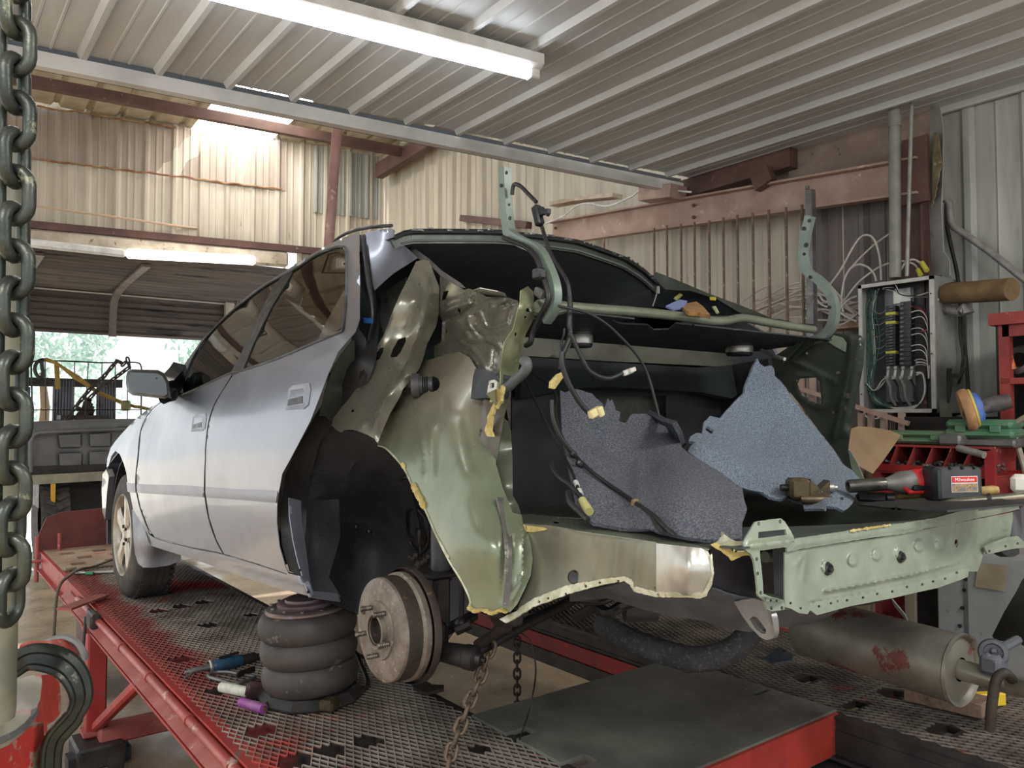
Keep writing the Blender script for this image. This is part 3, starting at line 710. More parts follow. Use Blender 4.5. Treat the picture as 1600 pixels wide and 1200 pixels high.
m_edge = M('torn_bright_edge', S(206, 206, 186), S(170, 168, 140), S(150, 118, 80), s=30, s3=50, t3=.62, rough=.45, metal=.3)
m_foam = M('yellow_seam_foam', S(196, 182, 120), S(168, 150, 88), S(140, 100, 60), s=30, s3=50, t3=.6, rough=.9, bump=.6, bs=60)
m_under = M('black_undercoat', S(40, 42, 46), S(32, 33, 36), S(66, 68, 72), s=8, s3=40, t3=.68, rough=.62, rv=.08, bump=.35, bs=60)
m_underg = M('grey_undercoat', S(84, 87, 92), S(68, 70, 75), S(108, 106, 102), s=8, s3=30, t3=.66, rough=.6, bump=.25)
m_black = M('black_rubber_trim', S(22, 22, 24), S(32, 32, 33), s=10, rough=.5)
m_blackp = M('black_plastic', S(28, 29, 31), S(38, 39, 41), s=14, rough=.38)
m_int = M('dark_headliner', S(92, 96, 96), S(82, 86, 86), s=4, rough=.95, rv=0)
m_seat = M('grey_seat_fabric', S(120, 116, 106), S(104, 100, 92), s=30, rough=.95, rv=0)
m_glass = M('tinted_car_glass', S(150, 165, 155), rough=.02, rv=0, trans=1.0)
_t = m_glass.node_tree; _tr = _t.nodes.new('ShaderNodeBsdfTransparent'); _tr.inputs[0].default_value = (.74, .84, .79, 1)
_gl = _t.nodes.new('ShaderNodeBsdfGlossy'); _gl.inputs['Roughness'].default_value = .03; _fr = _t.nodes.new('ShaderNodeFresnel'); _fr.inputs[0].default_value = 2.1
_mx = _t.nodes.new('ShaderNodeMixShader'); _t.links.new(_fr.outputs[0], _mx.inputs[0]); _t.links.new(_tr.outputs[0], _mx.inputs[1]); _t.links.new(_gl.outputs[0], _mx.inputs[2])
_t.links.new(_mx.outputs[0], _t.nodes['Material Output'].inputs[0])
m_galvr = M('bare_scratched_steel', S(188, 186, 178), S(160, 158, 150), S(140, 120, 96), s=9, s3=26, t3=.64, rough=.34, metal=.7, rv=.1, stretch=(1, 1, .3))
m_grey = M('grey_strip_steel', S(120, 116, 112), S(100, 96, 94), S(150, 146, 136), s=10, s3=30, t3=.64, rough=.4, metal=.5)
m_tyre = M('tyre_rubber', S(46, 43, 42), S(62, 58, 54), S(88, 78, 68), s=10, s3=18, t3=.64, rough=.75, bump=.15)
m_alloy = M('brake_dusted_alloy', S(186, 180, 168), S(160, 152, 138), s=8, rough=.35, metal=.5)
m_iron = M('rusty_cast_iron', S(124, 116, 106), S(98, 88, 80), S(150, 142, 130), s=16, s3=60, t3=.6, rough=.55, metal=.4, bump=.2, bs=90)
m_irond = M('dark_rusty_iron', S(62, 52, 46), S(48, 42, 38), S(92, 70, 56), s=12, s3=50, t3=.62, rough=.6, metal=.3, bump=.3, bs=90)
m_gun = M('greasy_black_steel', S(30, 28, 28), S(44, 40, 38), S(70, 60, 52), s=12, s3=40, t3=.66, rough=.5, metal=.3)
CARB = car(1.73, 1.4, 0); CARB.z = DZ
CAR = thing('sedan_car', 'silver four-door car with its left rear quarter cut open, jacked up on the rack', 'car', CARB)
CI = bpy.data.objects.new

# ---- side skin shared by fender, doors, sill and side glass
side_ctrl = [(240, 850, 'X', .865), (350, 885, 'X', .865), (475, 928, 'X', .865), (215, 790, 'X', .838), (330, 800, 'X', .835), (445, 820, 'X', .835),
             (225, 720, 'X', .828), (320, 690, 'X', .822), (450, 690, 'X', .822), (253, 626, 'X', .90), (370, 585, 'X', .878), (550, 520, 'X', .878),
             (290, 590, 'X', .92), (350, 500, 'X', 1.01), (400, 452, 'X', 1.06), (457, 422, 'X', 1.10), (565, 363, 'X', 1.14), (500, 450, 'X', 1.0),
             (160, 770, 'X', .875), (166, 735, 'X', .87), (185, 684, 'X', .91), (216, 651, 'X', .925), (236, 635, 'X', .93), (200, 700, 'X', .845)]
side = depth_field(side_ctrl)
def strip(name, path, r, mat, parent, fld=None, ax=None, n=6, lift=0, step=None):
    pts = []
    for p in cr(path, 5):
        if fld: pts.append(on(fld, p[0], p[1], lift))
        else: pts.append(at(p[0], p[1], ax[0], ax[1]))
    m = MB(); m.tube(pts, r, n); return build(m, name, mat, parent, 60)
fender_arch = O5([(80, 330), (88, 230), (95, 140), (115, 70), (150, 22), (185, 50), (215, 120), (235, 190), (243, 260)])
fend = [(170, 722)] 
fender = G([(400, 895), (345, 925), (280, 975), (225, 1030), (180, 1080)]) + [(179, 691), (172.5, 700.5), (167.5, 717), (166.5, 730)] \
    + O5([(98, 140), (120, 62), (152, 22), (187, 50), (216, 120), (236, 190), (246, 262), (262, 340), (290, 478), (340, 565), (395, 665), (440, 672)]) \
    + [(230, 824), (218.6, 793.7), (212, 763), (211.7, 740), (215, 717)] + G([(290, 1050), (330, 960)])
moul = [(209, 753.5), (433, 765), (433, 780), (209, 770)]
def mould_relief(): return [('line', [(200, 753), (215, 753.5), (330, 759), (440, 765)], 2.0, .004), ('line', [(205, 771), (330, 778), (436, 784)], 2.5, -.004),
                            ('line', G([(300, 1010), (420, 940), (740, 790), (1100, 720), (1290, 640)]), 5, .003)]
patch('front_fender', fender, None, m_paint, CAR, .002, 6, 4, fld=side, relief=mould_relief())
fdoor = G([(410, 893), (500, 862), (750, 748), (752, 768), (700, 850), (660, 920), (633, 1010), (620, 1130)]) + [(319.2, 735), (319.2, 770.7), (325, 809), (336.4, 843.5), (347.7, 864)] \
    + [(300, 855), (241.6, 839), (231.5, 824), (220, 793.7), (213.5, 763), (213.2, 740), (216.5, 717)] + G([(293, 1050), (335, 960)])
dent = [('line', [(250, 822), (300, 826)], 3, -.002)]
fd = patch('front_door', fdoor, None, m_paint, CAR, .002, 7, 5, fld=side, relief=mould_relief() + dent)
rdoor_win = G([(810, 738), (865, 600), (955, 420), (1058, 248), (1075, 232), (1180, 162), (1270, 124), (1312, 118), (1330, 140), (1332, 330), (1318, 520), (1300, 545), (1250, 566), (1000, 672)])
rdoor = G([(757, 770), (810, 742), (1000, 676), (1250, 570), (1305, 548), (1322, 522), (1338, 330), (1334, 135), (1312, 112), (1270, 118), (1180, 155), (1075, 225), (1068, 205), (1200, 128), (1290, 80), (1398, 40), (1402, 300), (1400, 480), (1378, 545), (1290, 650), (1240, 760), (1200, 870), (1150, 1000), (1050, 1190)]) \
    + [(441, 740), (433, 782), (432.5, 817), (437, 855), (446, 886), (451, 896), (400, 880), (349.7, 865)] + [(338.4, 843.5), (327, 809), (321, 770.7), (321, 740)] + G([(619, 1190), (623, 1130), (636, 1010), (665, 920), (704, 850)])
rd = patch('rear_door', rdoor, None, m_paint, CAR, .002, 7, 5, fld=side, relief=mould_relief())
patch('sill', K6([(597, 240), (625, 258), (780, 300), (1000, 352), (1180, 408), (1232, 420), (1262, 500), (1100, 457), (900, 388), (740, 333), (640, 302), (605, 290)]), None, m_paint, CAR, .012, 8, 5, fld=side,
      relief=[('line', K6([(600, 262), (780, 315), (1000, 372), (1240, 440)]), 4, .008)])
for par, o_ in ((CAR, [(197.5, 753), (211, 753.2), (211.5, 770), (205, 770), (199, 768)]), (fd, [(213.5, 753.3), (260, 756), (317.5, 759.8), (319, 777), (260, 773), (214, 770)]), (rd, [(321.5, 760), (380, 763), (433.5, 767), (431, 786), (380, 781.5), (322.5, 777.5)])):
    patch('side_moulding', o_, None, m_moul, par, .006, 3, 3, fld=side, lift=.008, rfun=lambda u, v: -.005 * ((v - 758 - (u - 200) * .055 - 6.5) / 9.0) ** 2)
strip('body_crease', [(215, 717), (260, 716), (320, 715), (400, 716), (446, 718)], .0008, m_paint, CAR, side, lift=.0) if False else None
# roof rail / A pillar and black window frames
patch('roof_rail', G([(470, 800), (520, 700), (600, 588), (730, 453), (860, 343), (960, 278), (1080, 203), (1068, 225), (1010, 258), (900, 325), (760, 435), (640, 552), (560, 668), (500, 790), (485, 850)]), None, m_paint, CAR, .02, 7, 5, fld=side, lift=.004)
patch('pillar_trim', G([(1012, 260), (1066, 222), (1058, 250), (955, 420), (865, 600), (808, 740), (757, 770), (750, 748), (800, 655), (880, 480), (960, 320)]), None, m_blackp, CAR, .01, 9, 7, fld=side, lift=.002)
strip('window_seal', G([(500, 864), (600, 823), (755, 752), (810, 741), (1000, 674), (1250, 568), (1303, 547), (1320, 520), (1334, 330), (1332, 140), (1312, 115), (1270, 121), (1180, 158), (1075, 228), (1010, 262), (900, 328), (760, 438), (640, 556), (560, 672), (505, 800)]), .0045, m_black, CAR, side, lift=.003)
patch('side_glass', G([(507, 858), (505, 800), (562, 678), (642, 558), (762, 440), (900, 330), (1008, 268), (955, 330), (878, 490), (798, 658), (756, 745), (600, 818)]), None, m_glass, CAR, .004, 30, 20, fld=side, lift=-.012)
patch('side_glass', rdoor_win, None, m_glass, CAR, .004, 30, 20, fld=side, lift=-.012)
patch('window_divider', G([(1318, 340), (1328, 330), (1318, 522), (1250, 562), (1205, 580), (1190, 585), (1230, 500), (1280, 410)]), None, M('smoked_glass', S(60, 55, 52), rough=.15, coat=.5), CAR, .004, 20, 9, fld=side, lift=-.006)
# door handles: recess plate + flap
for par, c, w_, h_ in ((rd, (1085, 877), 120, 130), (fd, (583, 1008), 74, 88)):
    o0 = G([(c[0] - w_ / 2, c[1] + h_ * .5), (c[0] - w_ * .38, c[1] - h_ * .3), (c[0] - w_ * .2, c[1] - h_ * .46), (c[0] + w_ * .5, c[1] - h_ * .56), (c[0] + w_ * .55, c[1] - h_ * .3), (c[0] + w_ * .45, c[1] + h_ * .3), (c[0] + w_ * .25, c[1] + h_ * .46)])
    hp = patch('door_handle', o0, None, m_moul, par, .006, 4, 3, fld=side, lift=.006, relief=[('step', G([(c[0] - w_ * .4, c[1] + h_ * .38), (c[0] - w_ * .3, c[1] - h_ * .28), (c[0] + w_ * .3, c[1] - h_ * .38), (c[0] + w_ * .25, c[1] + h_ * .3)]), 2, -.010)])
    patch('handle_recess', G([(c[0] - w_ * .42, c[1] + h_ * .34), (c[0] - w_ * .40, c[1] + h_ * .1), (c[0] + w_ * .2, c[1] - h_ * .04), (c[0] + w_ * .2, c[1] + h_ * .24)]), None, m_blackp, par, .003, 9, 5, fld=side, lift=.0035)
strip('door_gap', G([(752, 770), (703, 850), (663, 920), (635, 1010), (621, 1130), (620, 1190)]) + [(320, 740), (320, 771), (326, 809), (337.4, 843.5), (349, 865)], .0022, m_black, CAR, side, lift=-.0005)
strip('door_gap', G([(405, 894), (333, 960), (291, 1050), (276, 1190)]) + [(212.5, 740), (212.5, 763), (219, 793.7), (230.5, 824), (241.6, 840), (300, 856), (349, 866), (400, 881), (449, 897)], .0022, m_black, CAR, side, lift=-.0005)
mt = thing  # alias kept short
# mirror
mf = depth_field([(200, 590, 'X', .70), (265, 585, 'X', .80), (215, 620, 'X', .71)])
mir = G([(218, 765), (225, 745), (245, 736), (380, 740), (410, 755), (435, 800), (442, 870), (415, 886), (250, 868), (225, 850), (216, 810)])
o = patch('mirror_shell', mir, None, m_blackp, CAR, .07, 5, 4, fld=mf, rfun=lambda u, v: .03 * min(1, segd((u, v), mir, True) / 9.0) ** .5)
patch('mirror_glass', G([(232, 775), (245, 752), (375, 757), (400, 770), (420, 805), (426, 862), (408, 872), (255, 853), (236, 838)]), None, M('mirror_dark', S(52, 60, 62), rough=.35, rv=0), o, .002, 12, 6, fld=mf, lift=.032)
patch('mirror_stalk', G([(435, 795), (460, 790), (500, 745), (520, 715), (525, 740), (505, 862), (445, 886), (420, 880)]), [(265, 590, 'X', .80), (290, 580, 'X', .91), (275, 620, 'X', .87)], m_blackp, CAR, .05, 6, 5)
# roof, glass, hood, far side in car coordinates
def grid_part(name, fn, nu, nv, mat, parent=CAR, th=.003, smooth=50):
    P = [Vector(fn(i / nu, j / nv)) for j in range(nv + 1) for i in range(nu + 1)]; fc = []
    for j in range(nv):
        for i in range(nu):
            a = j * (nu + 1) + i; fc.append((a, a + 1, a + nu + 2, a + nu + 1))
    P2, F2 = thicken(P, fc, th, Vector(P[0]) + Vector((0, 0, 9)))
    return link(name, P2, F2, mat, parent, smooth)
def lerp(a, b, t): return a + (b - a) * t
arc_x = [1.14, 1.18, 1.5, 1.835, 2.086, 2.20, 2.29]; arc_h = [1.285, 1.307, 1.342, 1.354, 1.330, 1.300, 1.262]
def arc(t):
    x = lerp(arc_x[0], arc_x[-1], t)
    return x, float(np.interp(x, arc_x, arc_h))
def roof(u, v):
    x, h = arc(u); s = lerp(2.33, 1.15, v); e = 4 * u * (1 - u)
    hh = h + .03 * math.sin(math.pi * min(1, v * 1.15)) * (.35 + .65 * e) - .03 * v ** 3
    xx = x + (1 - 2 * u) * (-.02 * v)
    return car(xx, s + .05 * (e - .5) * (1 - v), hh)
grid_part('roof', roof, 26, 16, m_paint, th=.002)
grid_part('headliner', lambda u, v: Vector(roof(u * .96 + .02, v)) - Vector((0, 0, .028 + .035 * math.sin(math.pi * v) + .05 * v ** 2)), 26, 16, m_int, th=.006)
rim = [Vector(roof(i / 40, 0)) + Vector((0, -.006, -.004)) for i in range(41)]
m = MB(); m.tube(rim, .008, 6); build(m, 'rear_glass_seal', m_black, CAR)
m = MB(); rn = random.Random(3)
for p in rim[2:-1]:
    if rn.random() < .7: m.ball(p + Vector((rn.uniform(-.01, .01), -.006, rn.uniform(0, .006))), rn.uniform(.004, .008), 6, (2, 1, .7))
build(m, 'sealant_beads', M('old_glass_sealant', S(40, 44, 42), S(90, 100, 96), s=40, rough=.3), CAR)
m = MB()
for i in range(40):
    a = Vector(roof(i / 40, 0)); b = Vector(roof((i + 1) / 40, 0)); m.beam(a + Vector((0, .01, -.025)), b + Vector((0, .01, -.025)), .012, .03)
build(m, 'roof_rear_flange', m_dgreen, CAR)
strip('roof_moulding', [(519, 383), (528, 372), (550, 361), (580, 355), (612, 352.5)], .006, m_black, CAR, ax=('X', 1.2))
# windscreen
grid_part('windscreen', lambda u, v: car(lerp(lerp(1.16, .98, v), lerp(2.30, 2.48, v), u), lerp(1.15, .55, v) - .10 * 4 * u * (1 - u) * 1, lerp(1.335, .93, v)), 12, 8, m_glass, th=.005)
grid_part('hood', lambda u, v: car(lerp(.93, 2.53, u), lerp(.62, -.72, v) - .12 * 4 * u * (1 - u), lerp(.93, .70, v ** 1.5) - .02 * (1 - 4 * u * (1 - u))), 12, 10, m_paint)
grid_part('front_bumper', lambda u, v: car(lerp(.92, 2.54, u), -.72 - .16 * (4 * u * (1 - u)) ** .5 + 0 * v, lerp(.70, .22, v)), 12, 6, m_paint)
grid_part('dashboard', lambda u, v: car(lerp(1.0, 2.46, u), lerp(.55, .95, v), .92 - .12 * v ** 2), 8, 5, m_blackp)
def far(a, b):
    x = 2.60 - max(0, b - .9) ** 1 * .55 - (.02 if b < .4 else 0)
    return car(x, a, b)
farwin = [[(1.0, .93), (1.72, .95), (1.68, 1.24), (1.35, 1.22)], [(1.80, .95), (2.35, .97), (2.22, 1.20), (1.76, 1.24)]]
slab('far_side', [(-.7, .25), (2.25, .25), (2.3, .5), (2.6, .5), (2.62, .95), (2.60, 1.04), (2.3, 1.29), (1.3, 1.30), (.6, .95), (-.7, .72)], farwin, far, (.02, 0, 0), m_paint, CAR, grid=.12, step=.1, smooth=40)
for w_ in farwin: slab('far_side_glass', w_, [], far, (.004, 0, 0), m_glass, CAR)
slab('far_side_lining', [(-.6, .27), (2.2, .27), (2.28, .5), (2.58, .5), (2.6, .94), (.7, .90), (-.6, .68)], [], lambda a, b: far(a, b) + Vector((-.03, 0, 0)), (.01, 0, 0), m_black, CAR)
slab('cabin_floor', [(1.0, .5), (2.5, .5), (2.5, 1.75), (1.0, 1.75)], [], lambda a, b: car(a, b, .30), (0, 0, -.01), m_under, CAR)
slab('engine_bay_shield', [(1.02, -.6), (2.45, -.6), (2.45, .5), (1.02, .5)], [], lambda a, b: car(a, b, .26), (0, 0, -.01), m_under, CAR)
# seats
for (x, s, hh, w_) in ((1.32, 1.45, .93, .46), (2.1, 1.45, .93, .46)):
    m = MB(); m.box(car(x, s, .66), (w_, .16, .62), Matrix.Rotation(-.22, 3, 'X'), .05); build(m, 'front_seat_back', m_seat, CAR)
    m = MB(); m.box(car(x, s + .10, 1.04), (.26, .09, .16), Matrix.Rotation(-.15, 3, 'X'), .035); build(m, 'headrest', m_seat, CAR)
    m = MB(); m.box(car(x, s - .25, .45), (w_, .5, .14), None, .05); build(m, 'front_seat_cushion', m_seat, CAR)
m = MB(); m.box(car(1.50, 2.10, .74), (.36, .14, .48), Matrix.Rotation(-.25, 3, 'X'), .05); build(m, 'rear_seat_back', m_seat, CAR)
m = MB(); m.box(car(2.15, 2.22, .74), (.62, .14, .48), Matrix.Rotation(-.25, 3, 'X'), .05); build(m, 'rear_seat_back', m_seat, CAR)
m = MB(); m.tube(cr([(1.18, 0, 0)] * 2, 1) if False else [car(1.16, 1.62, 1.27), car(1.12, 1.68, 1.0), car(1.06, 1.75, .7)], .012, 6); build(m, 'seat_belt', m_black, CAR)

# ---- front wheel
wc = Vector((.857, 4.300, 1.012))
WH = bpy.data.objects.new('front_wheel', None); COL.objects.link(WH); WH.parent = CAR; WH['_w'] = CAR['_w']
R_ = .311
prof = [(.205, .0), (.235, -.004), (.27, .002), (.295, .012), (.306, .03), (R_, .05), (R_, .155), (.306, .175), (.27, .19), (.21, .185), (.20, .1)]
m = MB(); m.lathe(prof, wc, (1, 0, 0), 64, closed=True)
build(m, 'tyre', m_tyre, WH, 60)
m = MB()
for xo in (.055, .083, .111, .139):
    m.lathe([(R_ - .006, xo), (R_ + .0015, xo + .003), (R_ + .0015, xo + .021), (R_ - .006, xo + .024)], wc, (1, 0, 0), 64)
for k in range(48):
    an = 2 * math.pi * k / 48; c = wc + Vector((.045, math.cos(an) * (R_ - .002), math.sin(an) * (R_ - .002)))
    m.box(c, (.02, .022, .010), Matrix.Rotation(an - math.pi / 2, 3, 'X'))
    c = wc + Vector((.172, math.cos(an) * (R_ - .003), math.sin(an) * (R_ - .003))); m.box(c, (.02, .022, .010), Matrix.Rotation(an - math.pi / 2, 3, 'X'))
build(m, 'tread_blocks', m_tyre, WH)
m = MB(); m.lathe([(.205, .003), (.198, -.004), (.19, .004), (.186, .04), (.186, .15), (.19, .18)], wc, (1, 0, 0), 48); m.lathe([(.19, .15), (.0, .15)], wc, (1, 0, 0), 32)
build(m, 'rim', m_alloy, WH, 60)
for k in range(5):
    an = 2 * math.pi * k / 5 + .45; e = Vector((0, math.cos(an), math.sin(an))); g_ = Vector((1, 0, 0)).cross(e)
    m = MB(); vs = []
    for (r0, w0, xo) in ((.03, .030, .012), (.07, .038, .008), (.12, .034, .008), (.16, .044, .006), (.192, .062, .008)):
        vs += [wc + e * r0 + g_ * w0 + Vector((xo + .012, 0, 0)), wc + e * r0 + g_ * w0 * .55 + Vector((xo, 0, 0)), wc + e * r0 - g_ * w0 * .55 + Vector((xo, 0, 0)), wc + e * r0 - g_ * w0 + Vector((xo + .012, 0, 0)), wc + e * r0 - g_ * w0 * .6 + Vector((xo + .035, 0, 0)), wc + e * r0 + g_ * w0 * .6 + Vector((xo + .035, 0, 0))]
    fs = [(0, 1, 2, 3, 4, 5), (29, 28, 27, 26, 25, 24)]
    for i in range(4):
        for q in range(6): fs.append((i * 6 + q, i * 6 + (q + 1) % 6, (i + 1) * 6 + (q + 1) % 6, (i + 1) * 6 + q))
    m.add(vs, fs); build(m, 'spoke', m_alloy, WH, 30)
m = MB(); m.lathe([(.0, .004), (.022, .004), (.028, .012), (.06, .012), (.062, .03)], wc, (1, 0, 0), 24); build(m, 'wheel_hub', m_alloy, WH)
for k in range(5):
    an = 2 * math.pi * (k + .5) / 5 + .45; m = MB(); c = wc + Vector((0, math.cos(an) * .045, math.sin(an) * .045)); m.cyl(c + Vector((.004, 0, 0)), c + Vector((.02, 0, 0)), .009, n=6); build(m, 'wheel_nut', m_gun, WH)
patch('mud_flap', O5([(282, 482), (292, 474), (345, 570), (390, 660), (410, 740), (440, 768), (520, 785), (600, 812), (655, 825), (662, 860), (645, 890), (560, 920), (440, 935), (370, 935), (330, 905), (305, 830), (292, 700), (286, 560)]),
      [(208, 800, 'X', .846), (212, 870, 'X', .85), (235, 852, 'X', .865), (280, 872, 's', .45), (275, 880, 's', .43), (225, 885, 'X', .87), (250, 868, 's', .43)], M('grey_mud_flap', S(140, 142, 148), S(126, 128, 134), S(160, 156, 150), s=8, s3=30, t3=.66, rough=.45), CAR, .006, 6, 4)
# wheel arch liner front
def archf(u, v):
    an = lerp(-.15, math.pi + .1, u); return car(lerp(.875, 1.15, v), -math.cos(an) * .36, .33 + math.sin(an) * .37)
grid_part('wheel_arch_liner', archf, 20, 3, m_black, th=.004)
slab('inner_fender', [(-.5, .2), (.5, .2), (.5, .75), (-.5, .75)], [], lambda a, b: car(1.15, a, b), (.01, 0, 0), m_black, CAR)
patch('front_bumper_end', [(160, 741), (166, 733), (170, 745), (167, 770), (165, 800), (164, 813), (160, 800), (158.7, 765)], [(160, 740, 'X', .90), (160, 810, 'X', .92), (168, 770, 'X', .88)], m_paint, CAR, .03, 5, 4)

# ---- opened rear quarter
patch('quarter_panel_remnant', A4([(486, 55), (560, 38), (640, 25), (668, 40), (664, 70), (690, 110), (745, 150), (812, 212), (740, 258), (660, 308), (600, 360), (541, 416), (528, 380), (512, 260), (495, 150)]),
      [(573, 370, 'X', 1.125), (612, 357, 'X', 1.165), (652, 404, 'X', 1.215), (585, 454, 'X', 1.06), (580, 410, 'X', 1.09), (625, 400, 'X', 1.15)], m_paint, CAR, .0015, 6, 4, relief=[('line', A4([(665, 70), (700, 140), (735, 230)]), 5, .004)])
patch('glass_flange', A4([(740, 150), (760, 130), (880, 215), (960, 290), (1080, 370), (1110, 400), (1060, 395), (980, 350), (940, 310), (890, 260), (812, 215)]),
      [(640, 385, 'X', 1.22), (672, 405, 'X', 1.24), (725, 447, 'X', 1.26), (700, 432, 'X', 1.25)], m_grey, CAR, .002, 5, 4, relief=[('blob', A4([(800 + k * 38, 185 + k * 32)])[0], 1.8, -.004) for k in range(8)])
patch('pillar_cavity', A4([(541, 400), (600, 355), (700, 290), (812, 212), (830, 230), (760, 330), (640, 600), (560, 760), (520, 700), (560, 560)]), [(590, 450, 'X', 1.22), (650, 410, 'X', 1.26), (590, 540, 'X', 1.16)], m_black, CAR, .002, 12, 8)
patch('inner_pillar', A4([(585, 440), (640, 400), (740, 330), (730, 400), (660, 580), (600, 690), (575, 600)]), [(600, 450, 'X', 1.19), (640, 430, 'X', 1.23), (600, 520, 'X', 1.14)], M('grey_primer', S(92, 90, 84), S(78, 76, 70), s=8, rough=.45, metal=.3), CAR, .002, 9, 6,
      relief=[('blob', A4([(620, 508)])[0], 2, .003)])
patch('door_jamb', [(560, 366), (572, 370), (578, 420), (586, 458), (596, 470), (588, 560), (565, 630), (520, 664), (500, 690), (484, 750), (480, 785), (476, 860), (468, 898), (452, 892), (440, 850), (438, 800), (446, 742), (458, 712), (492, 650), (520, 606), (548, 540), (556, 480)],
      [(565, 370, 'X', 1.17), (586, 470, 'X', 1.12), (560, 560, 'X', .95), (500, 690, 'X', .93), (450, 740, 'X', .88), (460, 890, 'X', .90), (478, 800, 'X', .95), (530, 600, 'X', .93)], m_black, CAR, .004, 9, 6)
patch('striker_plate', A4([(195, 1195), (230, 1050), (270, 930), (330, 820), (400, 730), (416, 724), (418, 860), (408, 960), (382, 1050), (345, 1130), (300, 1185)]) + B4([(270, 235), (230, 200), (190, 200)]),
      [(505, 640, 'X', .895), (530, 560, 'X', .90), (553, 540, 'X', .925), (550, 590, 'X', .955), (520, 655, 'X', .93)], m_dgreen, CAR, .002, 6, 4,
      relief=[('step', A4([(265, 1000), (340, 985), (370, 1000), (355, 1025), (270, 1020)]), 2, -.006), ('blob', A4([(342, 937)])[0], 2.6, .005), ('blob', A4([(325, 1078)])[0], 2.6, .005), ('blob', A4([(250, 1105)])[0], 2.6, .005)])
patch('jamb_seal', A4([(462, 70), (478, 62), (492, 90), (530, 380), (540, 500), (520, 640), (500, 790), (470, 940), (440, 990), (455, 880), (440, 700), (452, 500), (450, 300)]), [(568, 368, 'X', 1.14), (580, 470, 'X', 1.05), (565, 590, 'X', .95), (563, 480, 'X', 1.03)], m_black, CAR, .012, 8, 6)
strip('door_seal', A4([(470, 75), (480, 180), (500, 330), (520, 480), (526, 600), (505, 700), (490, 800), (470, 900), (448, 980), (400, 1050)]), .006, m_blackp, CAR, ax=('X', 1.0))
patch('seal_carrier', A4([(462, 95), (480, 110), (530, 470), (535, 560), (518, 575), (510, 500), (475, 300)]), [(567, 375, 'X', 1.11), (583, 480, 'X', 1.02), (580, 425, 'X', 1.06)], m_dgreen, CAR, .003, 8, 5)
patch('blue_tape', A4([(472, 585), (528, 590), (524, 622), (474, 618)]), [(568, 497, 'X', .99), (582, 498, 'X', .99), (570, 505, 'X', .985)], M('blue_tape', S(40, 110, 190), rough=.6), CAR, .001, 9, 9)
patch('dogleg', K6([(1178, 98), (1226, 110), (1230, 200), (1246, 300), (1262, 420), (1276, 478), (1380, 488), (1388, 520), (1262, 502), (1235, 425), (1215, 360), (1195, 270), (1180, 170)]),
      [(453, 780, 'X', .88), (470, 785, 'X', .93), (480, 925, 'X', .87), (530, 930, 'X', .98), (475, 850, 'X', .92), (462, 850, 'X', .875)], m_moul, CAR, .003, 4, 4, lift=.03, relief=[('line', K6([(1195, 110), (1210, 250), (1240, 400), (1262, 490)]), 3, .004)])
# liner bowl
lin_out = B4([(272, 262), (300, 286), (330, 302), (352, 288), (440, 298), (490, 318), (545, 345), (565, 385), (640, 400), (760, 480), (840, 640), (900, 790), (960, 880), (1010, 980), (1080, 1160)]) + [(725, 905), (738, 945), (700, 1000), (560, 960), (486, 930)] + [(478, 880), (472, 830), (470, 782), (478, 772)] + B4([(120, 640), (158, 480), (205, 345)])
lin = [(517, 667, 'X', .955), (490, 720, 'X', .94), (474, 780, 'X', .94), (480, 900, 'X', .95), (590, 695, 'X', 1.05), (560, 760, 'X', 1.08), (540, 850, 'X', 1.12), (600, 850, 'X', 1.24), (600, 780, 'X', 1.18), (660, 850, 'X', 1.26), (645, 760, 'X', 1.16), (700, 900, 'X', 1.27), (560, 940, 'X', 1.16), (700, 990, 'X', 1.27)]
lf = depth_field(lin)
patch('wheel_arch_liner', lin_out, None, m_under, CAR, .003, 7, 5, fld=lf, wob=.006, ws=.06,
      relief=[('line', B4([(480, 340), (400, 520), (330, 700), (280, 850), (250, 960)]), 3, .010), ('line', B4([(585, 490), (500, 570), (430, 700)]), 3, .006), ('ring', B4([(505, 920)])[0:1] + B4([(520, 925), (505, 945)]), 3, .006),
              ('line', B4([(420, 890), (530, 880), (600, 920), (630, 970)]), 2.5, .006), ('line', B4([(430, 960), (420, 1040), (410, 1150)]), 3, -.006)])
for c, r in (((505, 922), .011), ((425, 893), .009)):
    p = on(lf, *B4([c])[0], .003); m = MB(); m.ball(p, r, 10, (1, 1, 1)); build(m, 'liner_clip', m_blackp, CAR)
patch('liner_front', K6([(1226, 112), (1380, 105), (1385, 260), (1340, 420), (1388, 500), (1276, 478), (1262, 420), (1246, 300), (1230, 200)]), [(471, 785, 'X', .945), (525, 785, 'X', 1.0), (480, 920, 'X', .93), (525, 925, 'X', .99), (505, 850, 'X', 1.0)], m_under, CAR, .003, 8, 6)
# inside of the wheel arch: hoses and bracket
strip('brake_hose', B4([(745, 790), (740, 860), (760, 980), (820, 1050), (870, 1010), (880, 900), (850, 830), (790, 770), (745, 790)]), .004, m_black, CAR, lf, lift=.02)
strip('brake_hose', B4([(700, 600), (760, 590), (800, 780), (820, 900), (830, 1060)]), .005, m_black, CAR, lf, lift=.03)
m = MB(); m.box(on(lf, 657, 838, .03), (.03, .03, .05), None, .005); m.box(on(lf, 650, 842, .04), (.04, .02, .012)); build(m, 'hose_bracket', m_gun, CAR)
m = MB(); rn = random.Random(4)
for k in range(7): m.ball(on(lf, 640 + k * 5, 875 + rn.uniform(-8, 8), .05), rn.uniform(.008, .016), 8)
build(m, 'caliper_fitting', m_irond, CAR)

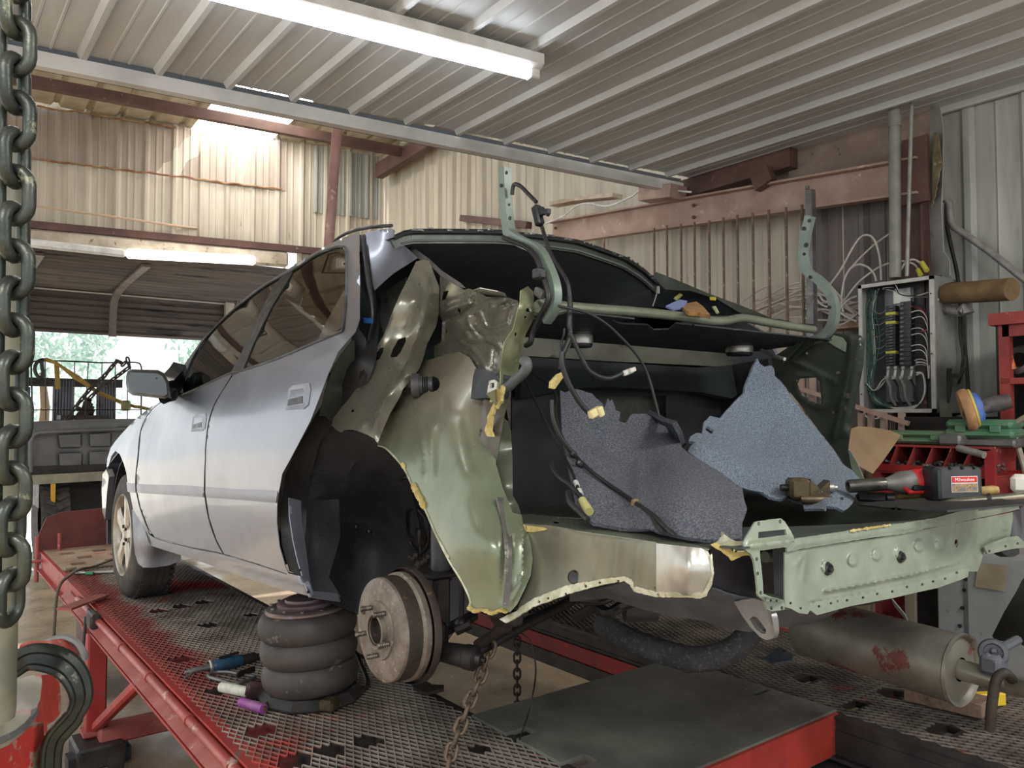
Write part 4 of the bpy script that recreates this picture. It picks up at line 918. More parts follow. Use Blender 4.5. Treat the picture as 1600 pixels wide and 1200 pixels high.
# C pillar reinforcement
cp_o = A4([(800, 235), (850, 222), (885, 232), (912, 310), (945, 395), (942, 560), (925, 640), (870, 750), (842, 850), (820, 905), (760, 985), (720, 1030)]) + B4([(700, 80), (640, 180), (600, 270), (568, 350), (560, 372), (540, 342), (490, 315), (440, 296), (400, 285), (352, 287), (330, 302), (300, 286), (272, 258), (282, 215), (330, 150), (380, 95), (440, 10)]) \
    + A4([(500, 880), (540, 795), (600, 690), (640, 580), (700, 440), (760, 320)])
patch('slot_shade_sheet', cp_o, [(650, 410, 'X', 1.20), (686, 460, 'X', 1.27), (610, 540, 'X', 1.09), (560, 660, 'X', .98), (620, 620, 'X', 1.06), (525, 655, 'X', .96)], m_black, CAR, .002, 12, 8)  # black sheet that puts shade behind the reinforcement's slots
cp = [(650, 410, 'X', 1.15), (672, 410, 'X', 1.19), (686, 460, 'X', 1.22), (684, 510, 'X', 1.2), (650, 470, 'X', 1.10), (610, 540, 'X', 1.04), (580, 590, 'X', .985), (525, 660, 'X', .915), (590, 690, 'X', .93), (600, 640, 'X', .97), (625, 620, 'X', 1.02), (660, 560, 'X', 1.12), (630, 570, 'X', 1.04), (560, 670, 'X', .915)]
patch('pillar_reinforcement', cp_o, cp, m_bronze, CAR, .0018, 5, 3, jag=0,
      holes=[A4([(535, 850), (545, 810), (575, 775), (597, 770), (594, 800), (570, 845), (545, 856)]), A4([(640, 825), (655, 780), (690, 720), (735, 706), (738, 730), (705, 800), (680, 830), (645, 835)]), A4(disc_px((820, 378), 8, 8)), B4(disc_px((403, 167), 10, 8))],
      relief=[('line', A4([(860, 330), (880, 420), (860, 560), (800, 720), (740, 860)]) + B4([(620, 60), (560, 200), (540, 330)]), 5, .012), ('line', A4([(760, 330), (700, 480), (640, 620), (560, 800)]), 4, .004),
              ('line', A4([(690, 650), (740, 630), (770, 580), (770, 560)]), 2.5, .003), ('blob', B4([(325, 235)])[0], 4, .006, 3), ('blob', B4([(400, 235)])[0], 4, .007, 3), ('blob', B4([(478, 245)])[0], 4, .007, 4), ('line', A4([(780, 480), (800, 470), (805, 490)]), 1.6, .003), ('line', A4([(805, 305), (830, 300), (850, 325)]), 1.6, .003)])
patch('gap_shade_sheet', [(650, 405), (700, 430), (705, 600), (655, 620), (640, 560)], [(650, 405, 'X', 1.30), (705, 600, 'X', 1.28), (645, 600, 'X', 1.24)], m_black, CAR, .002, 15, 9)  # added black sheet, shade for the gap beside the inner quarter
# upper inner quarter, crumpled
iq_o = I5([(385, 60), (450, 95), (530, 150), (600, 190), (640, 175), (720, 200), (800, 250), (930, 255), (1000, 258), (1075, 285), (1085, 350), (1060, 450), (1040, 540), (960, 650), (940, 770), (930, 940), (860, 930), (700, 890), (640, 800), (560, 745), (450, 760), (335, 800), (330, 690), (395, 655), (402, 560), (408, 460), (378, 405), (385, 250)])
iq = [(690, 435, 'X', 1.235), (725, 455, 'X', 1.235), (808, 470, 'X', 1.20), (690, 500, 'X', 1.23), (760, 500, 'X', 1.22), (800, 520, 'X', 1.17), (680, 555, 'X', 1.21), (730, 555, 'X', 1.2), (780, 580, 'X', 1.12), (742, 580, 'X', 1.15)]
patch('inner_quarter_panel', iq_o, iq, m_bronze, CAR, .0018, 3, 3, wob=.0025, ws=.05,
      holes=[I5([(395, 290), (410, 205), (465, 195), (435, 270)]), I5(disc_px((556, 375), 14, 10, 24)), I5(disc_px((441, 555), 8, 8, 18))],
      relief=[('line', I5([(390, 340), (500, 280), (640, 250), (680, 240)]), 2.5, 0.0090), ('line', I5([(410, 460), (560, 415), (650, 360), (690, 310), (680, 255)]), 2.2, -0.0120), ('line', I5([(420, 380), (540, 330), (640, 300)]), 6, 0.0150),
              ('line', I5([(690, 400), (740, 390), (800, 520), (850, 530), (990, 480), (1020, 350)]), 2.5, 0.0105), ('line', I5([(700, 410), (720, 560), (770, 610)]), 2.5, -0.0135), ('line', I5([(640, 440), (650, 520), (610, 560), (640, 610)]), 4, 0.0120), ('blob', I5([(675, 530)])[0], 5, .012),
              ('line', I5([(930, 335), (1090, 275)]), 2, 0.0105), ('blob', I5([(845, 330)])[0], 4, .008), ('blob', I5([(900, 430)])[0], 14, .012), ('line', I5([(560, 640), (680, 640), (800, 630), (900, 670), (940, 740)]), 4, 0.0150),
              ('line', I5([(560, 660), (660, 700), (740, 790), (790, 890)]), 3, 0.0120), ('line', I5([(580, 740), (660, 770), (710, 840)]), 2.5, 0.0090), ('line', I5([(870, 720), (850, 900)]), 2.2, -0.0120), ('line', I5([(800, 260), (950, 240)]), 3, 0.0120), ('line', I5([(400, 650), (410, 470)]), 2.5, 0.0090), ('line', I5([(780, 620), (1000, 580)]), 2, 0.0075)])
patch('latch_bracket', I5([(872, 742), (925, 735), (918, 905), (862, 890)]), [(773, 550, 'X', 1.10), (782, 550, 'X', 1.09), (771, 577, 'X', 1.10)], m_galvr, CAR, .003, 6, 4, holes=[I5(rrect(905, 760, 30, 36)), I5(rrect(885, 870, 30, 32))])
patch('bent_bright_lip', I5([(680, 195), (740, 175), (900, 205), (965, 225), (980, 255), (930, 250), (860, 240), (760, 225)]), [(740, 455, 'X', 1.22), (790, 463, 'X', 1.2), (760, 458, 'X', 1.20)], m_galvr, CAR, .002, 4, 3, relief=[('line', I5([(700, 190), (850, 215), (960, 240)]), 2, .006)])
# wheelhouse
wh_o = [(656.8, 565), (678, 560)] + I5([(450, 760), (560, 742), (650, 790), (710, 890), (880, 930)]) + [(778, 600), (772.5, 650), (775, 725), (785, 760), (801, 801), (815, 804.5), (818, 822), (825.5, 832.5), (830, 853.5), (832.5, 874.5), (829, 899), (820, 920), (808, 944.5), (797.5, 956), (773, 958), (752, 956), (732.8, 951), (734.5, 937.5), (722, 909.5), (701, 874.5), (684, 841), (668, 806), (645, 760), (630, 727.5), (605, 702.5), (590, 694), (600, 667.5), (612.5, 642.5), (625, 620), (640, 595)]
whc = [(630, 640, 'X', 1.04), (605, 700, 'X', .985), (645, 760, 'X', .965), (684, 841, 'X', .945), (734, 940, 'X', .945), (770, 945, 'X', .955), (700, 620, 'X', 1.06), (690, 720, 'X', .985), (720, 850, 'X', .93), (775, 860, 'X', .95), (800, 850, 'X', .985), (828, 870, 'X', 1.02), (810, 930, 'X', .985), (790, 745, 'X', 1.06), (756, 590, 'X', 1.12), (680, 570, 'X', 1.16), (740, 740, 'X', .985), (770, 660, 'X', 1.08), (730, 640, 'X', 1.05)]
wf = depth_field(whc)
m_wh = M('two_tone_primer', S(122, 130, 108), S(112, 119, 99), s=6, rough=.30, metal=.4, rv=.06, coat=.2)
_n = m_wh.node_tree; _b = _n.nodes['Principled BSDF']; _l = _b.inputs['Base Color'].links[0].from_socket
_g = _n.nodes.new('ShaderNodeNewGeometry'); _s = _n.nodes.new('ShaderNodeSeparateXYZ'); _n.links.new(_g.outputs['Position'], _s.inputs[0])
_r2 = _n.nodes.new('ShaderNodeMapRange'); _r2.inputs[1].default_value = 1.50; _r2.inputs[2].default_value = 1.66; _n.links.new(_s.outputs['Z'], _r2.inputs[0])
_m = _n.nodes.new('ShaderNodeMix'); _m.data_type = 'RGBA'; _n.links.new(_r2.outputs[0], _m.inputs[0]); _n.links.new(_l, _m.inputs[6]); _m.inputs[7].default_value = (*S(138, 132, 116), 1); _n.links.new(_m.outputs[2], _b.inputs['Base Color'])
patch('wheelhouse', wh_o, None, m_wh, CAR, .002, 5.5, 4, fld=wf,
      relief=[('line', B4([(650, 165), (760, 180), (820, 230), (850, 400), (868, 590)]), 3, .010), ('line', B4([(655, 175), (700, 290), (790, 440), (862, 580)]), 3, .008), ('blob', B4([(780, 320)])[0], 12, -.008, 25), ('line', B4([(900, 250), (900, 590)]), 6, .010), ('line', B4([(980, 100), (980, 200), (1100, 200), (1160, 470), (1200, 560)]), 5, -.006),
              ('line', K5([(800, 0), (830, 250), (850, 500), (835, 900)]), 4, -.006), ('line', K5([(1000, 240), (1020, 640), (980, 800), (900, 920)]), 3, .008), ('line', K5([(925, 330), (940, 700)]), 3, -.004), ('blob', B4([(1200, 930)])[0], 35, .010, 40)],
      holes=[A4(disc_px((905, 1000), 44, 14, 50))])
m = MB(); c = on(wf, *A4([(905, 1000)])[0]); 
strip('torn_edge', B4([(565, 385), (620, 408), (720, 520), (780, 640), (860, 790), (930, 950), (1010, 1090)]) + K5([(250, 340), (350, 540), (470, 740), (540, 900), (530, 965)]), .0028, m_edge, CAR, wf, lift=.001)
for k, (pp, s_) in enumerate((([(718, 505), (728, 520)], 1.3), ([(790, 640), (820, 700), (850, 760)], 2.0))):
    m = MB()
    for i, q in enumerate(cr(B4(pp), 5)): m.ball(on(wf, q[0] + random.uniform(-1, 1), q[1], .002), .004 * s_, 7, (1, 1, 1.4))
    build(m, 'sealer_lump', m_foam, CAR)
m = MB()
for i in range(22): m.ball(on(wf, 735 + i * 2.6, 950 + 5 * math.sin(i * .6) * .5 + min(i, 8) * .7, .002), random.uniform(.004, .0065), 7, (1.5, 1, .9))
build(m, 'sealer_lump', m_foam, CAR)
# filler neck
fa_ = on(wf, *A4([(905, 1005)])[0], .0); fb = on(wf, *A4([(800, 1010)])[0], .07)
m = MB(); d = (fb - fa_); m.lathe([(.0, .0), (.020, .0), (.022, d.length * .5), (.025, d.length * .75), (.031, d.length * .76), (.033, d.length), (.033, d.length * 1.22), (.027, d.length * 1.24), (.024, d.length * 1.05), (.0, d.length * 1.05)], fa_, d, 28)
nk = build(m, 'filler_neck', M('filler_rubber', S(66, 66, 66), S(50, 50, 50), s=20, rough=.5), CAR, 40)
m = MB(); m.box(fa_ + d * 1.06 + Vector((0, 0, 0)), (.035, .01, .012)); build(m, 'filler_tab', m_black, nk)
for k in range(3):
    m = MB(); m.lathe([(.0225, 0), (.0245, .002), (.0225, .004)], fa_ + d * (.25 + .13 * k), d, 24); build(m, 'neck_ring', m_blackp, nk)
# control box with connector
cb = depth_field([(740, 577, 'X', 1.06), (780, 583, 'X', 1.06), (738, 622, 'X', 1.05)])
bx = patch('control_box', I5([(700, 890), (740, 895), (930, 940), (925, 1060), (900, 1150), (660, 1160), (680, 960)]), None, m_blackp, CAR, .03, 9, 6, fld=cb)
patch('box_connector', I5([(820, 1000), (870, 990), (895, 1010), (885, 1120), (850, 1130), (805, 1115)]), None, M('white_connector', S(190, 188, 180), rough=.5), bx, .01, 9, 4, fld=cb, lift=.010, holes=[I5([(835, 1020), (870, 1015), (868, 1060), (830, 1070)])])
patch('foam_strip', I5([(935, 1040), (955, 1060), (945, 1110), (930, 1180), (890, 1250), (870, 1190), (830, 1190), (850, 1120), (900, 1060)]) + B4([(1300, 130), (1275, 200), (1265, 290), (1278, 330), (1245, 328), (1228, 290), (1250, 190)]),
      [(785, 605, 'X', 1.03), (770, 630, 'X', 1.03), (765, 680, 'X', 1.03)], m_foam, CAR, .006, 5, 4, jag=1.5, wob=.003, ws=.02)
# tail lamp flange
fl_o = I5([(1170, 155), (1215, 200), (1225, 262), (1215, 340), (1252, 368), (1245, 405), (1185, 520), (1148, 590), (1132, 690), (1106, 790), (1082, 920), (1050, 1030)]) + B4([(1385, 60), (1360, 120), (1300, 130), (1240, 60)]) + I5([(925, 1060), (928, 930), (938, 780), (962, 655), (1040, 540), (1080, 370), (1100, 290), (1108, 190)])
patch('tail_lamp_flange', fl_o, [(825, 450, 'X', 1.12), (830, 480, 'X', 1.10), (812, 520, 'X', 1.10), (800, 560, 'X', 1.08), (785, 600, 'X', 1.06), (795, 600, 'X', 1.10), (770, 730, 'X', 1.05), (782, 650, 'X', 1.05), (788, 580, 'X', 1.07), (838, 487, 'X', 1.14)], M('khaki_primer', S(148, 150, 116), S(132, 136, 106), S(170, 160, 110), s=8, s3=16, t3=.66, rough=.36, metal=.35), CAR, .002, 4.5, 3, wob=.003, ws=.03,
      holes=[I5(disc_px((1180, 370), 28, 12, 22)), I5(disc_px((1150, 435), 14, 8)), I5(disc_px((1063, 588), 12, 10, 22)), I5(disc_px((1105, 470), 7, 8))],
      relief=[('line', I5([(1180, 180), (1130, 330), (1080, 560), (1010, 720), (985, 900)]), 3, .006), ('line', I5([(1110, 660), (1030, 800), (985, 950)]), 2.5, .007), ('ring', I5([(1090, 640), (1100, 560), (1180, 440), (1200, 300), (1160, 320), (1120, 480)]), 2.5, -.003)])
patch('lower_flange', B4([(1385, 60), (1345, 220), (1308, 470), (1300, 640), (1283, 632), (1215, 520), (1185, 420), (1215, 110), (1240, 60)]), [(770, 730, 'X', 1.05), (782, 650, 'X', 1.055), (758, 700, 'X', 1.04), (793, 615, 'X', 1.08), (760, 620, 'X', 1.06)], M('brown_grey_primer', S(104, 98, 88), S(90, 86, 78), s=8, rough=.35, metal=.5), CAR, .002, 5, 4, relief=[('line', B4([(1240, 100), (1240, 420), (1285, 630)]), 2.5, .006)])
patch('grey_corner_strip', K5([(780, -20), (850, -10), (880, 60), (915, 120), (915, 480), (915, 720), (900, 850), (880, 950), (835, 960), (858, 700), (850, 480), (830, 250), (800, 80)]), [(778, 780, 'X', 1.0), (790, 780, 'X', 1.03), (785, 860, 'X', .955), (800, 860, 'X', .975), (788, 940, 'X', .95), (800, 940, 'X', .965)], m_grey, CAR, .003, 5, 4, relief=[('line', K5([(860, 60), (850, 250), (868, 480), (862, 800)]), 2, .004)])
patch('inner_lobe', B4([(1340, 210), (1375, 240), (1395, 300), (1402, 450), (1405, 700), (1440, 760), (1462, 832), (1460, 880), (1400, 870), (1340, 700), (1300, 620), (1305, 480)]), [(785, 650, 'X', 1.10), (800, 700, 'X', 1.14), (775, 750, 'X', 1.08), (802, 790, 'X', 1.1), (812, 815, 'X', 1.06), (790, 760, 'X', 1.08)], m_green, CAR, .003, 6, 4)
# side lower panel
sp_f = depth_field([(815, 820, 'X', 1.03), (828, 880, 'X', 1.03), (808, 955, 'X', .99), (900, 830, 'X', 1.02), (900, 900, 'X', 1.02), (975, 839, 'X', 1.01), (980, 900, 'X', 1.01), (1050, 850, 'X', 1.0), (1050, 925, 'X', 1.0), (1108, 860, 'X', 1.03), (1108, 925, 'X', 1.03), (1085, 890, 'X', .995)])
patch('rear_side_panel', [(812, 818), (860, 821), (920, 831.5), (975, 839.5), (1024, 847)] + L4([(500, 590), (370, 560), (330, 500), (300, 488), (150, 510), (0, 550)]) + [(885, 920), (859, 930), (824, 948), (806, 957), (820, 922), (829, 899), (832, 874), (826, 833)], None, M('brownish_primer', S(124, 123, 108), S(110, 108, 94), S(90, 84, 74), s=6, s3=12, t3=.64, rough=.34, metal=.45, rv=.06), CAR, .002, 4, 4, fld=sp_f,
      holes=[disc_px((898, 902), 0.1, 3)] if False else [], relief=[('line', L4([(140, 250), (110, 490)]), 2, .002), ('line', L4([(270, 260), (240, 480)]), 7, .005), ('line', L4([(400, 280), (370, 540)]), 7, .005)])
patch('bare_side_end', L4([(500, 275), (640, 290), (780, 305), (825, 325), (845, 370), (848, 460), (835, 560), (795, 608), (700, 602), (600, 595), (500, 588)]), None, m_galvr, CAR, .002, 5, 4, fld=sp_f, lift=.0015, wob=.003, ws=.03, relief=[('line', L4([(700, 320), (690, 580)]), 9, .007), ('line', L4([(800, 330), (830, 420), (815, 560)]), 3, -.003)])
patch('side_flange', K5([(960, 1000), (990, 960), (1120, 880), (1250, 830), (1400, 770), (1600, 730)]) + L4([(60, 520), (150, 500), (300, 482), (345, 500), (380, 548), (500, 580), (700, 590), (790, 590), (828, 530), (850, 470), (838, 350), (850, 340), (862, 460), (850, 540), (815, 605), (780, 622), (700, 615), (500, 612), (365, 580), (330, 530), (300, 512), (150, 538), (0, 580)]) + K5([(1400, 850), (1250, 910), (1100, 960), (1010, 1020), (860, 1110), (800, 1070), (900, 1020)]),
      None, m_edge, CAR, .003, 4, 3, fld=sp_f, lift=.004, jag=1.2, holes=[K5(disc_px(c, 12, 8)) for c in ((1155, 915), (1235, 885), (1392, 845), (1570, 775))] + [L4(disc_px(c, 9, 8)) for c in ((60, 545), (147, 522), (262, 512), (512, 598))])
m = MB(); m.lathe([(0, .006), (.010, .007), (.013, .003), (.014, 0)], on(sp_f, 898, 902, .0), (-.75, -.6, .1), 20); build(m, 'rubber_plug', m_blackp, CAR)
patch('trunk_gutter', [(812, 804), (830, 803), (900, 811), (975, 821), (1050, 832), (1085, 838), (1118, 848), (1108, 858), (1050, 850), (975, 839.5), (900, 829), (860, 821), (812, 818)], [(815, 818, 'X', 1.03), (975, 839, 'X', 1.01), (1105, 857, 'X', 1.03), (815, 804, 'X', 1.13), (975, 821, 'X', 1.12), (1115, 848, 'X', 1.09)], m_green, CAR, .002, 6, 4,
      relief=[('line', [(815, 818), (900, 829), (975, 839), (1050, 850), (1105, 857)], 2, .004)], holes=[K5(disc_px((1310, 205), 30, 10, 14))])
patch('gutter_sealer', K5([(1000, 225), (1050, 235), (1210, 255), (1215, 275), (1100, 295), (1040, 290), (1010, 270)]), None, m_foam, CAR, .004, 4, 3, fld=sp_f, lift=.006, wob=.003, ws=.01)
patch('corner_tab', K5([(905, 215), (950, 200), (1000, 210), (1000, 260), (960, 290), (930, 320), (915, 290)]), None, m_edge, CAR, .002, 4, 3, fld=sp_f, lift=.006)
# rail and tail brackets
patch('rail_cavity', L4([(840, 300), (900, 310), (980, 360), (1090, 340), (1130, 500), (1180, 640), (1100, 620), (850, 545), (835, 420)]), [(1115, 860, 'X', 1.10), (1180, 860, 'X', 1.2), (1190, 935, 'X', 1.2), (1112, 915, 'X', 1.10)], M('rail_inside_grey', S(70, 66, 70), S(52, 48, 52), s=8, rough=.4, metal=.3), CAR, .004, 9, 6)
patch('torn_foam_edge', L4([(840, 285), (880, 275), (930, 300), (1000, 325), (1060, 315), (1095, 325), (1092, 350), (1030, 358), (1000, 375), (972, 385), (950, 360), (910, 330), (870, 305)]), [(1115, 850, 's', 3.50), (1170, 860, 's', 3.54), (1145, 875, 's', 3.52)], m_foam, CAR, .005, 4, 3, jag=1.5)
patch('crumpled_corner', L4([(860, 240), (885, 205), (910, 200), (935, 225), (970, 250), (1000, 262), (1045, 260), (1075, 280), (1085, 320), (1000, 325), (930, 300), (880, 280)]), [(1120, 835, 's', 3.46), (1130, 832, 's', 3.48), (1170, 855, 's', 3.54), (1120, 850, 's', 3.49)], m_edge, CAR, .002, 3.5, 3, wob=.008, ws=.012, relief=[('ring', L4(disc_px((905, 228), 20, 8)), 2, .008)])
tb = depth_field([(1165, 850, 's', 3.545), (1240, 850, 's', 3.555), (1190, 950, 's', 3.555), (1220, 820, 's', 3.54)])
patch('tail_bracket', L4([(1042, 275), (1080, 210), (1122, 140), (1200, 128), (1280, 120), (1305, 140), (1340, 195), (1362, 235), (1372, 290), (1350, 312), (1300, 300), (1150, 322), (1150, 345), (1165, 480), (1172, 590), (1230, 615), (1300, 630), (1305, 690), (1225, 702), (1195, 690), (1180, 635), (1140, 605), (1128, 480), (1112, 380), (1095, 345), (1060, 318)]), None, m_greenl, CAR, .004, 4, 3, fld=tb, jag=.6,
      holes=[L4([(1140, 245), (1140, 205), (1310, 188), (1318, 222)])] + [L4(disc_px(c, 9, 8, 13)) for c in ((1143, 153), (1277, 140), (1357, 275), (1130, 375), (1136, 465), (1155, 585), (1222, 680), (1287, 680))],
      relief=[('line', L4([(1100, 290), (1330, 262)]), 6, .010)])
patch('tail_post', L4([(1228, 315), (1302, 303), (1308, 612), (1285, 610), (1240, 595)]), [(1210, 860, 's', 3.50), (1226, 860, 's', 3.52), (1215, 930, 's', 3.50)], m_underg, CAR, .004, 8, 5)
m = MB(); q = at(1195, 870, 's', 3.48); m.tube([q, at(1207, 869, 's', 3.48)], .010, 10); build(m, 'tail_spacer', m_greenl, CAR)
patch('tail_floor_lip', L4([(1172, 585), (1240, 590), (1305, 615), (1300, 632), (1190, 625)]), [(1195, 930, 's', 3.53), (1225, 935, 's', 3.53), (1210, 927, 's', 3.46)], m_greenl, CAR, .003, 6, 4)
# rear panel
rp = depth_field([(1226, 862, 's', 3.55), (1226, 950, 's', 3.56), (1400, 830, 's', 3.55), (1400, 920, 's', 3.56), (1510, 810, 's', 3.55), (1505, 890, 's', 3.55), (1580, 800, 's', 3.53), (1525, 850, 's', 3.53)])
emb = [('step', N4(disc_px(c, 30, 14, 40)), 1.3, h_ * 1.5) for c, h_ in (((530, 740), .006), ((680, 705), .006), ((945, 650), .006), ((1078, 640), .006), ((825, 690), .005), ((1170, 620), .004), ((1480, 520), .005), ((365, 780), .005))]
patch('rear_panel', N4([(105, 690), (400, 642), (700, 600), (1000, 545), (1300, 485), (1530, 440), (1530, 590), (1420, 640), (1350, 690), (1330, 760), (1310, 812), (1255, 812), (1250, 845), (1200, 865), (1060, 915), (920, 945), (780, 978), (640, 1005), (500, 1032), (400, 1060), (305, 1085), (275, 1060), (262, 1055), (248, 1078), (195, 1072), (140, 1042), (105, 1035)]), None, m_greenl, CAR, .0025, 2.6, 3, fld=rp, wob=.004, ws=.05,
      holes=[N4(disc_px(c, 9, 8)) for c in ((320, 1030), (395, 1010), (495, 992), (595, 975), (683, 952), (778, 937), (870, 908), (965, 893), (1033, 874), (1107, 857), (1180, 820), (142, 1010), (205, 1042))] + [N4(disc_px((1178, 635), 12, 10, 26))],
      relief=emb + [('line', N4([(360, 935), (600, 890), (900, 830), (1200, 750)]), 2.6, .010), ('line', N4([(260, 1010), (500, 965), (780, 912), (1060, 850), (1250, 790)]), 2.0, -.005), ('line', N4([(350, 970), (700, 905), (1200, 800)]), 4, -.004), ('line', N4([(180, 770), (240, 690), (220, 860)]), 4, .003), ('blob', N4([(1280, 700)])[0], 10, .02, 30), ('line', N4([(1310, 490), (1310, 560), (1240, 700)]), 4, .008), ('line', N4([(1410, 470), (1390, 600)]), 3, .006), ('line', N4([(1050, 590), (1130, 580)]), 4, .006)])
patch('rear_panel_flange', N4([(118, 672), (170, 605), (280, 590), (400, 572), (640, 537), (900, 500), (1050, 475), (1180, 440), (1300, 422), (1450, 395), (1560, 378), (1572, 422), (1430, 455), (1300, 482), (1150, 515), (1000, 542), (850, 575), (640, 603), (400, 640), (200, 672), (120, 690)]), None, m_greenl, CAR, .004, 3.5, 3, fld=rp, lift=.010, jag=.8, wob=.003, ws=.02,
      relief=[('blob', N4([c])[0], 1.6, .004) for c in ((275, 625), (395, 580), (485, 585), (640, 560), (800, 545), (975, 510), (1100, 490), (1190, 460))] + [('line', N4([(150, 650), (640, 575), (1000, 520), (1560, 400)]), 3, .004)])
m = MB(); rn = random.Random(8)
for k in range(16): q = N4([(520 + k * 16, 558 - k * 2.4)])[0]; m.ball(on(rp, q[0], q[1], .014), rn.uniform(.002, .0035), 6, (2, 1, 1))
build(m, 'sealer_lump', m_foam, CAR)
for c in ((372, 795), (826, 722)):
    q = N4([c])[0]; m = MB(); m.lathe([(0, .010), (.004, .010), (.005, .004), (.009, .006), (.012, 0), (.013, -.004)], on(rp, q[0], q[1], .004), (-.05, -1, -.02), 18); build(m, 'grommet', m_black, CAR)
patch('corner_bracket', N4([(1352, 660), (1420, 625), (1500, 596), (1560, 590), (1600, 625), (1604, 662), (1550, 668), (1480, 680), (1400, 700), (1372, 700)]), None, m_greenl, CAR, .004, 4, 3, fld=rp, lift=.035, holes=[N4(disc_px(c, 9, 8)) for c in ((1383, 685), (1485, 655), (1560, 638))], relief=[('line', N4([(1360, 655), (1500, 605), (1600, 620)]), 3, .008)])
patch('rubber_mount', N4([(1450, 680), (1570, 668), (1572, 700), (1545, 718), (1510, 722), (1475, 705)]), None, m_black, CAR, .02, 6, 4, fld=rp, lift=.02)
patch('corner_gusset', N4([(1528, 440), (1570, 425), (1600, 400), (1640, 420), (1640, 600), (1600, 625), (1560, 590), (1530, 592)]), [(1583, 800, 's', 3.52), (1600, 795, 's', 3.40), (1600, 840, 's', 3.42), (1584, 838, 's', 3.52)], m_underg, CAR, .003, 6, 5)
# trunk floor with spare wheel well
def tf(u, v):
    x = lerp(1.04, 2.42, u); s = lerp(3.55, 2.38, v); d = math.hypot((x - 1.78) / .36, (s - 3.15) / .30)
    if s < 2.95: x = max(x, 1.33)
    return car(x, s, .455 - .09 / (1 + math.exp((d - 1) * 9)))
grid_part('trunk_floor', tf, 40, 26, m_dgreen, th=.003)
m = MB(); wcn = car(1.80, 3.12, 0); m.lathe([(.34, .40), (.32, .36), (.29, .31), (.22, .275), (.0, .265)], Vector((wcn.x, wcn.y, 0)) + Vector((0, 0, .90 - .0)), (0, -.0, 1), 40)
o_ = build(m, 'spare_wheel_well', m_under, CAR, 60)
patch('rear_underbody', L4([(-40, 590), (200, 545), (320, 515), (400, 590), (500, 612), (800, 620), (850, 556), (980, 600), (1185, 640), (1222, 700), (1300, 702), (1500, 690), (1640, 640), (1640, 700), (1500, 770), (1350, 800), (1230, 800), (1080, 832), (900, 800), (800, 762), (600, 732), (420, 690), (200, 620), (-40, 640)]),
      [(900, 930, 'X', 1.10), (1000, 940, 'X', 1.10), (1100, 950, 'X', 1.10), (1190, 950, 's', 3.46), (1200, 980, 's', 3.40), (1120, 980, 'X', 1.16), (1050, 960, 'X', 1.15), (1300, 960, 's', 3.50), (1300, 975, 's', 3.44)], m_underg, CAR, .003, 7, 5, relief=[('line', L4([(850, 560), (1180, 655)]), 3, -.008), ('blob', L4([(1050, 640)])[0], 12, .008, 8)])
patch('tow_eye', L4([(985, 640), (1100, 620), (1185, 640), (1218, 700), (1242, 835), (1235, 868), (1190, 882), (1150, 862), (1090, 800), (1040, 730)]), [(1150, 945, 's', 3.48), (1196, 945, 's', 3.54), (1190, 1000, 's', 3.53)], m_grey, CAR, .010, 5, 4, holes=[L4([(1085, 750), (1105, 732), (1130, 738), (1160, 775), (1188, 815), (1185, 842), (1160, 838), (1120, 808)])], relief=[('line', L4([(1190, 650), (1225, 740), (1235, 840)]), 2, .006)])
# underside hoses and tank
m = MB(); m.box(car(1.85, 2.35, .30), (.9, .55, .16), None, .04); build(m, 'fuel_tank', m_under, CAR)
m = MB(); m.tube([at(u, v, 'd', d) for u, v, d in cr([(900, 965, 1.8), (930, 950, 1.75), (950, 958, 1.7), (975, 945, 1.7), (1010, 935, 1.65)], 5)], .012, 8); m.tube([at(u, v, 'd', d) for u, v, d in cr([(905, 938, 1.75), (940, 940, 1.7), (960, 930, 1.7)], 5)], .008, 8); build(m, 'underbody_hose', m_gun, CAR)
m = MB(); q = at(975, 950, 'd', 1.75); m.cyl(q, q + Vector((.06, -.04, 0)), .03, n=16); build(m, 'underbody_canister', m_under, CAR)

# shelf bar, shelf, bulkhead, speakers
bar = [(846, 476), (869, 478), (930, 483), (989, 487), (1060, 494), (1109, 501), (1135, 501), (1160, 497), (1195, 503), (1230, 509), (1271, 515)]
m = MB(); m.tube([at(u, v, 's', 2.96) for u, v in cr(bar, 4)], .0125, 12); build(m, 'shelf_bar', m_green, CAR, 60)
m = MB(); m.tube([at(u, v - 6 - 1.2 * math.sin(u * .13), 's', 2.955) for u, v in cr(bar[1:], 8)], .0028, 6); build(m, 'shelf_bar_lip', m_black, CAR)
def hpl(a): return [(p.x, p.y) for p in [at(u, v, 'Z', 1.855) for u, v in a]]
sl = [M5([(525, 570), (590, 552), (700, 552), (640, 575)]), M5([(855, 585), (900, 574), (970, 572), (930, 587)]), M5([(1000, 595), (1040, 586), (1080, 588), (1050, 598)]), M5([(185, 540), (235, 520), (250, 522), (205, 543)]), J6([(900, 378), (1250, 380), (1580, 420), (1500, 470), (1340, 470), (1280, 430), (1060, 418), (980, 410)])]
def shz(x, y): return Vector((x, y, 1.858 + 0.0))
shp = [(1.22, 1.40), (2.40, 1.44), (2.40, 2.0), (1.22, 2.0)]
slab('parcel_shelf', [(1.22, 1.385), (2.38, 1.385), (2.38, 1.76), (1.22, 1.74)], [hpl(h) for h in sl], lambda a, b: Vector((a, b, 1.855 - (b - 1.4) * .06)), (0, 0, -.004), m_under, CAR)
